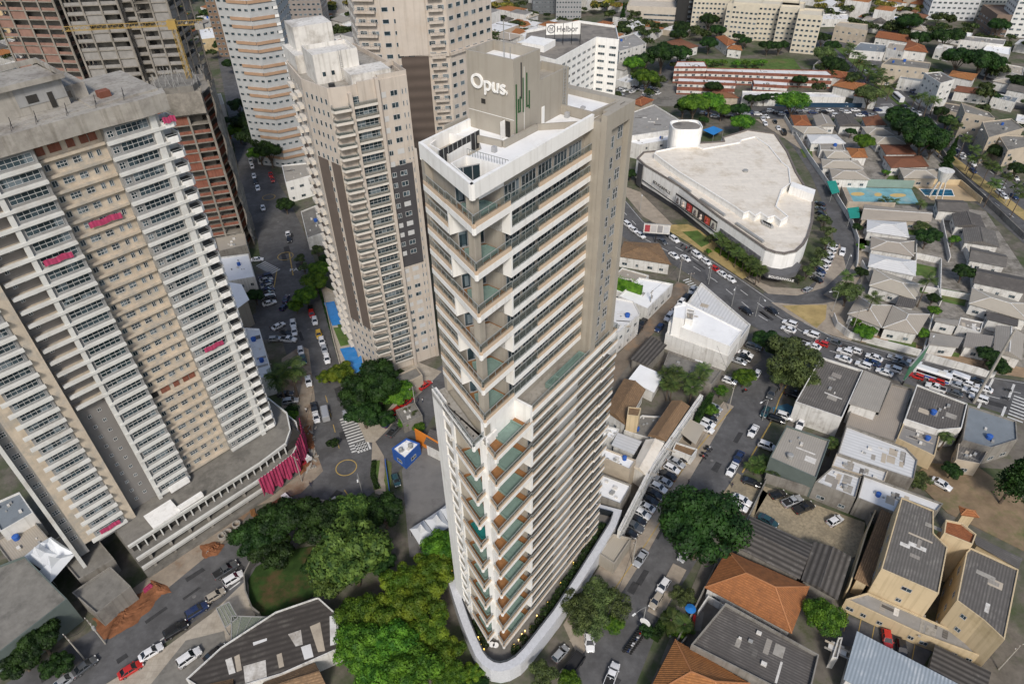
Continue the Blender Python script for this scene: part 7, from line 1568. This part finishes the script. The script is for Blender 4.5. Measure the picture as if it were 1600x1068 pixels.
palms([(1302,690),(1480,680)],'with a shaggy skirt between the roofs','shaggy palms','skirt',.8); palms([(1124+i*5.6,368+i*4.3+(i%2)*6) for i in range(13)],'against the rough stone screen','palms at the stone screen','mid',.85,'dense palm')
palms([(1382,312),(1397,314),(1440,318),(1265,50),(640,645),(1070,905+70),(1048,968)],'planted in a courtyard or garden','garden palms','low',1.2)
palms([(1330,72),(1338,84),(1346,92),(1352,100),(1362,104),(1358,112),(1372,118),(1380,125),(1368,128),(1392,135),(1325,80),(1340,98),(1376,112),(1388,122)],'in the upper median of the boulevard','palms in the upper median','mid',1.15,'feathery palm')
palms([(1480,210),(1495,196),(1510,215),(1523,232),(1533,245),(1548,256),(1560,262),(1575,276),(1590,290),(1598,300),(1488,188),(1520,248),(1555,285)],'in the lower median of the boulevard','palms in the lower median','tall',.9,'tall palm')
palms([(1430,152),(1442,150),(1452,158),(1462,156)],'in front of the striped apartment block','palms before the striped block','mid',1.2)
# tall conifers
def conifer_mesh(h, r, n, seed, ls):
    rnd = random.Random(seed); mb = MB()
    for i in range(n):
        z = h*(.12+.88*rnd.random()**.8); rr = r*(1-(z/h)**1.6)*(.35+.65*rnd.random()); rr *= .8+.2*math.sin(z*2.2+seed); a = rnd.random()*6.283; p = Vector((math.cos(a)*rr, math.sin(a)*rr, z)); leafq(mb, p, rnd, ls)
    tr = MB(); tr.tube([(0,0,-2.5),(0,0,h*.9)], [.35,.08], 8); return mb.mesh('crown', TL['dark']), tr.mesh('trunk', BARK)
for (x, y, h, r, lab) in [(1562,786,16,4.3,'tall dark conifer at the right with a bare lower trunk'),(1468,262+22,17,3.0,'tall ivy covered column like tree beside the boulevard'),(972,40,12,2.4,'slim dark cypress behind the hotel')]:
    me, tr = conifer_mesh(h, r, 7000, int(x), .6); p = P(x, y, 0); t = thing('conifer', lab, 'tree', (p.x,p.y,0))
    for nm, m_ in (('crown', me), ('trunk', tr)): o = bpy.data.objects.new(nm, m_); C.objects.link(o); o.parent = t; o.location = (0,0,2.5)
# green hedge wall, beds
def hedge(label, pts, h, w_, m, n, name='hedge', ls=.3):
    q = [P(x,y,0) for x,y in pts]; rnd = random.Random(len(label)); mb = MB()
    for i in range(len(q)-1):
        d = q[i+1]-q[i]; nn = Vector((-d.y,d.x,0)).normalized()
        for k in range(n): p = q[i]+d*rnd.random()+nn*rnd.uniform(-w_/2,w_/2)+Vector((0,0,h*rnd.random()**.5)); leafq(mb, p, rnd, ls)
        c0 = q[i]-nn*w_*.35; mb.prism([tuple(v[:2]) for v in (q[i]-nn*w_*.35, q[i+1]-nn*w_*.35, q[i+1]+nn*w_*.35, q[i]+nn*w_*.35)], 0, h*.85)
    tag(mb.build(name, m), label, 'hedge')
hedge('ivy covered green wall above the angled parking row', [(1108,632),(1086,668)], 5, 1.5, TL['dark'], 2600); hedge('trimmed hedge left of the car park path', [(585,722),(583,745),(590,764)], 1.0, 1.2, TL['dark'], 700); hedge('hedge between the pools and the pavement', [(500,455),(530,560),(545,598)], 1.6, 1.0, TL['dark'], 1600)
hedge('green hedge around the lane building roof pool', [(962,465),(1000,478)], 9, 1.5, TL['green'], 900); hedge('clipped ivy rectangle beside the rubble', [(446,648),(460,652)], 2.2, 6, TL['dark'], 2000); hedge('bush line at the foot of the shopping centre palms', [(1118,392),(1180,432)], 1.6, 1.6, TL['green'], 1500)
hedge('overgrown strip at the front garden of the side street', [(1022,1000),(1045,962)], 2.0, 2.2, TL['dark'], 1500); hedge('dark undergrowth beneath the podium side trees', [(720,1062),(760,1078)], 1.5, 4, TL['dark'], 900)
# distant tree cover
rt = random.Random(33); n_f = 0
tb = boxes + []; MASS = MB()
for i in range(2600):
    pxx = rt.uniform(-10,1610); pyy = rt.uniform(-6,360)**1.0
    if rt.random() < .45: pyy = rt.uniform(-6,70)
    q = P(pxx, pyy, 0)
    if q.y > 1500: continue
    if pxx < 345 and pyy > 100: continue
    if pyy > 175 and pxx < 1460: continue
    if pxx < 940 and pyy > 130: continue
    if 1085 < pxx < 1250 and 84 < pyy < 112: continue
    if not free(q.x, q.y, 1, [(b_[0],b_[1],b_[2]*.55) for b_ in tb]): continue
    s = rt.uniform(.6,1.15); gold = pyy < 28 and rt.random() < .6  # topmost trees take leaves with sunlight in their colour
    if n_f > 620: break
    if n_f > 118:
        me = TP['mini'][n_f % 4][0]; a = rt.random()*6.28; ca, sa = math.cos(a)*s, math.sin(a)*s; nb_ = len(MASS.v)
        MASS.v += [(q.x+v.co.x*ca-v.co.y*sa, q.y+v.co.x*sa+v.co.y*ca, (v.co.z+2.6)*s) for v in me.vertices]; MASS.f += [tuple(i_+nb_ for i_ in f.vertices) for f in me.polygons]
        MASS.m += [1 if gold else 0]*len(me.polygons); n_f += 1; continue
    tree(0,0,0,'gold' if gold else 'far', 'sunlit golden tree in the far town' if gold else 'dark distant street tree in the far town', 'trees with painted sunlight in the far town' if gold else 'distant trees in the far town', world=(q.x,q.y,s)); n_f += 1
o = MASS.build('distant_tree_cover', [TL['far'], TL['gold']]); o['kind'] = 'stuff'; print('FAR TREES', n_f)
# ================================================================= lamps, poles, signs, people
def lamp(label, base, head, h=8.5, double=False):
    p = P(base[0], base[1], 0); q = P(head[0], head[1], h); d = Vector((q.x-p.x, q.y-p.y, 0)); L = min(3.0, max(1.5, d.length)); d = d.normalized()*L if d.length > .1 else Vector((1.5,0,0)); t = thing('street_lamp', label, 'street lamp', p)
    b = MB(); b.tube([(0,0,0),(0,0,h-1.0)], [.11,.07], 8); b.tube([(0,0,h-1.0),(d.x*.5,d.y*.5,h-.2),(d.x,d.y,h)], .05, 6); b.build('pole', STEEL, t)
    b = MB(); e = Vector((d.x,d.y,h)); b.bar(e, e+d.normalized()*.8, .32, .14); b.build('lamp_head', HLM, t)
for i, (lb, ba, he) in enumerate([('beside the yellow kerb line on the side street',(1191,656),(1174,640)),('in the front garden beside the motorbikes',(1003,979),(984,965)),('at the corner above the showroom',(1107,444),(1106,422)),('on the avenue beside the dry island',(1180,494),(1195,469)),('at the avenue kerb behind the showroom',(1143,478),(1147,454)),('on the dry triangular island',(1300,487),(1270,462)),('at the pale boundary wall',(1319,525),(1330,500)),('at the curved street bend',(1319,425),(1330,400)),('in the boulevard median near the water tower',(1570,318),(1580,300)),('on the boulevard near the big clump',(1502,232),(1510,210)),('near the roundabout and crossing',(566,800-30),(560,765)),('on the shopping centre pavement',(1000,330),(1003,310)),('on the avenue parking side',(1106,446-10),(1110,410)),('beside the long pole at the right',(1447,552),(1452,538))]): lamp('grey street lamp '+lb, ba, he)
def pole(label, base, h, arms=True, r=.16, tr=False, rot=0):
    p = P(base[0], base[1], 0); t = thing('utility_pole', label, 'utility pole', p, rot); b = MB(); b.tube([(0,0,0),(0,0,h)], [r,r*.65], 8); b.build('pole', CONC, t)
    if arms:
        b = MB(); b.bar((-1.1,0,h-.5),(1.1,0,h-.5),.12); b.build('cross_arm', mat('arm_wood', (.16,.13,.11), .9, .1), t)
        for x in (-1,0,1): b = MB(); b.tube([(x,0,h-.44),(x,0,h-.2)], .07, 6); b.build('insulator', DWHITE, t)
    if tr: b = MB(); b.tube([(.35,0,h-3.2),(.35,0,h-2.2)], .3, 10); b.build('transformer', STEEL, t)
    return p, h
pole('tall grey steel mast leaning over the traffic jam at the right', (1521,629), 25, True, .42, rot=.6)
pl = [pole('concrete utility pole beside the angled parking row', (1138,640), 9, rot=.9), pole('concrete utility pole beside the gatehouse', (988,880), 9, rot=.9), pole('utility pole in the dirt lane by the roof pool', (1014,490), 9, rot=.9, tr=True), pole('utility pole at the upper end of the dirt lane', (1060,440), 9, rot=.9)]
pole('utility pole below the pink netting', (472,752), 9, rot=-.6); pole('utility pole by the grey cube building', (165,1005), 9, rot=-.6, tr=True); pole('utility pole nearer the lower left shade', (133,1030), 9, rot=-.6)
pole('utility pole by the middle tower guard house', (650,642), 9, rot=.7); pole('utility pole at the bottom right car court', (1560,1045), 9, rot=.4); pole('utility pole on the dry island', (1330,520), 9, rot=.4); pole('utility pole at the avenue bend', (1074,462), 9, rot=.2)
def wire(label, a, c, sag=1.2):
    b = MB(); A = Vector(a); D2 = Vector(c); b.tube([A.lerp(D2, k/8)-Vector((0,0,sag*4*(k/8)*(1-k/8))) for k in range(9)], .035, 5); tag(b.build('power_cable', BLACKM), label, 'cable')
for i, (a, c) in enumerate(((pl[0],pl[1]),(pl[2],pl[3]))): wire('dark power cable between two concrete poles along the %s' % ('parked cars' if i == 0 else 'dirt lane'), (a[0].x,a[0].y,a[1]-.3), (c[0].x,c[0].y,c[1]-.3))
# billboards
def billboard(label, a, c, z0, z1, m, post=2, content=None):
    A = P(a[0],a[1],z0); B2 = P(c[0],c[1],z0); d = B2-A; L = d.length; t = thing('billboard', label, 'billboard', (A.x,A.y,0), math.atan2(d.y,d.x))
    b = MB(); b.box(0,0,z0,L,.3,z1); b.build('panel', m, t); b = MB(); b.box(-.1,-.03,z0-.15,L+.1,.34,z0); b.box(-.1,-.03,z1,L+.1,.34,z1+.12); b.build('frame', STEEL, t)
    for k in range(post): x = L*(k+.5)/post; b = MB(); b.tube([(x,.5,0),(x,.5,z1)], .22, 10); b.build('post', BLACKM, t)
    if content: content(t, L)
def bbc(t, L):
    for k in range(4): b = MB(); b.box(L*(.04+.24*k),-.02,4.4,L*(.04+.24*k)+L*.2,0,7.2); b.build('ad_panel', mat('ad_%d' % k, [(.35,.06,.07),(.45,.43,.42),(.28,.27,.27),(.5,.5,.5)][k], .5, .08), t)
billboard('wide framed billboard on a dark post over the avenue', (1005,363), (1046,366), 4, 7.6, DWHITE, 1, bbc)
billboard('green framed billboard seen edge on at the traffic jam', (1413,594), (1442,560), 4.0, 9.0, mat('green_board', (.05,.16,.09), .6, .1), 2)
q = P(1008,972,2.5); t = thing('shop_sign', 'white oval shop sign board at the front garden gate', 'sign', (q.x,q.y,0), math.radians(-38)); b = MB(); b.tube([(0,-.08,2.6),(0,.08,2.6)], 1.1, 20); b.build('sign_panel', WHITE, t); b = MB(); b.tube([(0,0,0),(0,0,2.0)], .07, 8); b.build('post', STEEL, t)
# gatehouse letters
# patio with umbrella
q = P(1079,950,2.3); t = thing('patio_umbrella', 'bright blue patio umbrella in the small garden court', 'umbrella', (q.x,q.y,0)); b = MB(); n = 12
b.add([(0,0,2.6)]+[(1.1*math.cos(6.283*k/n),1.1*math.sin(6.283*k/n),2.25) for k in range(n)], [(0,1+k,1+(k+1)%n) for k in range(n)]); b.build('canopy', mat('umbrella_blue', (.02,.17,.5), .7, .05), t); b = MB(); b.tube([(0,0,0),(0,0,2.6)], .04, 6); b.build('pole', STEEL, t)
flatsheet('patio_floor', [(1058,940),(1100,955),(1095,985),(1050,985)], DCONC, .13, .1)
b = MB(); q = P(1084,972,1.2); b.box(-.25,-1.8,0,.25,1.8,1.0); o = b.build('bench', mat('bench_red', (.35,.02,.02), .6, .1)); o.location = (q.x,q.y,.13); o.rotation_euler.z = -.35; tag(o, 'low red bench beside the blue umbrella', 'bench')
for i, (x, y) in enumerate([(1067,945),(1057,962),(1073,978),(1047,992)]):
    q = P(x,y,.3); t = thing('potted_plant', 'white pot with a green plant in the garden court, %s from the top' % ORD[i], 'plant', (q.x,q.y,.13)); b = MB(); b.tube([(0,0,0),(0,0,.7)], [.3,.42], 12); b.build('pot', WHITE, t); shrub_mesh(.8,1.0,120,i,.4).build('leaves', TL['green'], t).location.z = .7
# concrete pipe rings and rubble on the west verge
for i, (x, y) in enumerate([(422,768),(370,820),(356,833),(348,838)]):
    q = P(x,y,.3); b = MB(); n = 16; vs = []
    for k in range(n):
        a = 6.283*k/n
        for r_, z in ((.95,0),(.95,.9),(.75,.9),(.75,0)): vs.append((math.cos(a)*r_, math.sin(a)*r_, z))
    b.add(vs, [(4*k+j,4*k+(j+1)%4,4*((k+1)%n)+(j+1)%4,4*((k+1)%n)+j) for k in range(n) for j in range(4)]); o = b.build('concrete_ring', CONC); o.location = (q.x,q.y,.06); tag(o, 'round concrete well ring on the muddy verge, %s from the right' % ORD[i], 'concrete ring')
rq = random.Random(8); b = MB()
for i in range(150):
    x = rq.uniform(455,492); y = rq.uniform(668,735); q = P(x,y,0); s = rq.uniform(.15,.7); v = Vector((rq.uniform(-1,1),rq.uniform(-1,1),rq.uniform(-.3,.3))).normalized(); b.bar(q+Vector((0,0,.15)), q+v*s*2+Vector((0,0,.3)), s*.7, s*.35)
o = b.build('rubble', CONC); o['kind'] = 'stuff'
for k, (x, y) in enumerate([(330,860),(230,918),(395,800),(500,782),(520,780)]):
    q = P(x,y,.4); t = thing('work_materials', ['grey plank stack in the lower trench','red tarpaulin bundle by the trench','timber frame lying on the verge','paving stack beside the roundabout','sand bags near the roundabout'][k], 'materials', (q.x,q.y,.06), k)
    for j in range(4): b = MB(); b.box(-1+.1*j,-.5+.28*j,0,1,-.3+.28*j,.3+.1*(j%2)); b.build('plank', [CONC,PINK,WOOD,STONE,DWHITE][k], t)
# blue parking bay and glass pergolas
flatsheet('blue_bay', [(1207,636),(1230,630),(1248,640),(1240,650),(1210,650)], mat('blue_bay', (.05,.13,.19), .8, .1), .09)
for k in range(6): b = MB(); a = P(1325+k*21, 955+k*10.2, .3); c = P(1319+k*21, 985+k*10.2, .3); b.bar((a.x,a.y,.14),(c.x,c.y,.14),.15,.01); o = b.build('bay_line', YEL); o['kind'] = 'structure'
for i, (pts) in enumerate([[(338,950),(358,940),(372,965),(352,980)], [(362,962),(425,964),(380,1010),(362,1005)]]):
    q = px(pts, 3); t = thing('pergola', ['small steel framed glass pergola near the circular lawn','larger steel framed glass roof beside the patched dark roof'][i], 'pergola'); b = MB(); b.prism(q, 3.0, 3.05); b.build('glass_roof', glassmat('pergola_glass', (.22,.25,.20), .15, .55), t)
    for j, v in enumerate(q):
        b = MB(); b.bar((v[0],v[1],0),(v[0],v[1],3),.14); b.build('post', STEEL, t); w2 = q[(j+1)%len(q)]; b = MB(); b.bar((v[0],v[1],3.1),(w2[0],w2[1],3.1),.16); b.build('beam', STEEL, t)
    for f in (.25,.5,.75):
        a = Vector(q[0]).lerp(Vector(q[1]), f); c = Vector(q[3]).lerp(Vector(q[2]), f); b = MB(); b.bar((a.x,a.y,3.1),(c.x,c.y,3.1),.1); b.build('rafter', STEEL, t)
# replacement sheets on the patched roof
pr = bpy.data.objects.new('patched_roof_sheets', None)
for k, pts in enumerate([[(450,990),(470,983),(473,1006),(462,1009)],[(484,978),(500,971),(508,1016),(497,1018)],[(470,1010),(485,1005),(490,1025),(476,1030)],[(380,1040),(415,1030),(417,1058),(383,1066)],[(432,1022),(440,1019),(444,1040),(436,1043)],[(515,962),(524,960),(528,1005),(516,1008)],[(352,1030),(362,1026),(368,1050),(358,1053)],[(366,1025),(374,1021),(378,1046),(370,1049)],[(395,1003),(417,996),(417,1000),(396,1008)]]):
    b = MB(); b.sheet(px(pts, 4.78), 4.76+.004*k); o = b.build('roof_sheet', [DWHITE, WALLB, FLATW][k%3]); tag(o, 'pale replacement sheet on the dark patched roof, %s of nine counted from the middle' % ORD[k], 'roof sheet', 'replacement sheets on the patched roof')
# people, one continuous skinned figure each
def person(px_, py_, label, top, legs, rot=0, stride=.18):
    q = P(px_,py_,.9); t = thing('person', label, 'person', (q.x,q.y,.08), rot)
    vs = [(0,0,.95),(0,0,1.2),(0,0,1.42),(0,0,1.53),(.02,0,1.68),(0,.19,1.40),(.03,.25,1.12),(.12,.22,.88),(0,-.19,1.40),(-.03,-.25,1.12),(.05,-.24,.88),(0,.1,.9),(stride,.1,.48),(stride*1.2,.1,.06),(0,-.1,.9),(-stride*.6,-.1,.48),(-stride*1.6,-.1,.08),(stride*1.2+.17,.1,.04),(-stride*1.6+.16,-.1,.04)]
    ed = [(0,1),(1,2),(2,3),(3,4),(2,5),(5,6),(6,7),(2,8),(8,9),(9,10),(0,11),(11,12),(12,13),(0,14),(14,15),(15,16),(13,17),(16,18)]
    rr_ = [.15,.14,.15,.06,.115,.065,.05,.035,.065,.05,.035,.095,.065,.045,.095,.065,.045,.035,.035]
    me = bpy.data.meshes.new('body'); me.from_pydata(vs, ed, []); o = bpy.data.objects.new('body', me); C.objects.link(o); o.parent = t
    sk_ = o.modifiers.new('skin', 'SKIN'); ly = me.skin_vertices or None
    if not me.skin_vertices:
        bpy.context.view_layer.objects.active = o; bpy.ops.mesh.customdata_skin_add()
    for i, v in enumerate(me.skin_vertices[0].data): v.radius = (rr_[i], rr_[i]); v.use_root = (i == 0)
    sb = o.modifiers.new('sub', 'SUBSURF'); sb.levels = sb.render_levels = 1
    dg = bpy.context.evaluated_depsgraph_get(); m2 = bpy.data.meshes.new_from_object(o.evaluated_get(dg)); o.modifiers.clear(); o.data = m2; m2.materials.clear()
    m2.materials.append(top); m2.materials.append(legs); m2.materials.append(mat('skin', (.30,.17,.11), .7, .05))
    for p in m2.polygons: z = p.center.z; p.material_index = 1 if z < .95 else (2 if z > 1.5 or (z < 1.0 and abs(p.center.y) > .18) else 0)
    b = MB(); b.tube([(.0,0,1.70),(.0,0,1.78),(.0,0,1.815)], [.12,.11,.05], 10); b.build('hair', BLACKM, t)
TOPW = mat('shirt_white', (.6,.6,.6), .9, .05); TOPB = mat('shirt_dark', (.04,.04,.06), .9, .05); JEAN = mat('jeans', (.04,.05,.09), .9, .1)
person(660,625,'person in a white shirt walking on the cross street',TOPW,JEAN,.6); person(653,624,'person in dark clothes walking on the cross street beside the white shirted one',TOPB,JEAN,.6)
person(478,640,'person in pale clothes on the earth verge beside the palms',TOPW,TOPB,1.2); person(485,756,'person in dark clothes standing near the roundabout works',TOPB,JEAN,2); person(422,513,'person in dark clothes standing at the western junction',TOPB,TOPB,1)
person(1144,757,'person in black standing at the edge of the paved yard',TOPB,TOPB,1.0); person(1076,752,'person in dark clothes crossing the side street',TOPB,TOPB,.4)

q = P(452,424,.1); a_ = P(478,421,.1)-P(452,424,.1); o = text('PARE', 2.6, (q.x,q.y,.1), (0,0,math.atan2(a_.y,a_.x)), WLINE, None, 'road_lettering', .004); o['kind'] = 'structure'
for k, (a, c) in enumerate([((1138,640),(1074,462)),((988,880),(940,1010)),((472,752),(500,640)),((165,1005),(133,1030)),((650,642),(600,690))]):
    A = P(*a); B2 = P(*c); wire('thin dark overhead cable, %s from the right of the photo' % ORD[k], (A.x,A.y,8.6), (B2.x,B2.y,8.6))
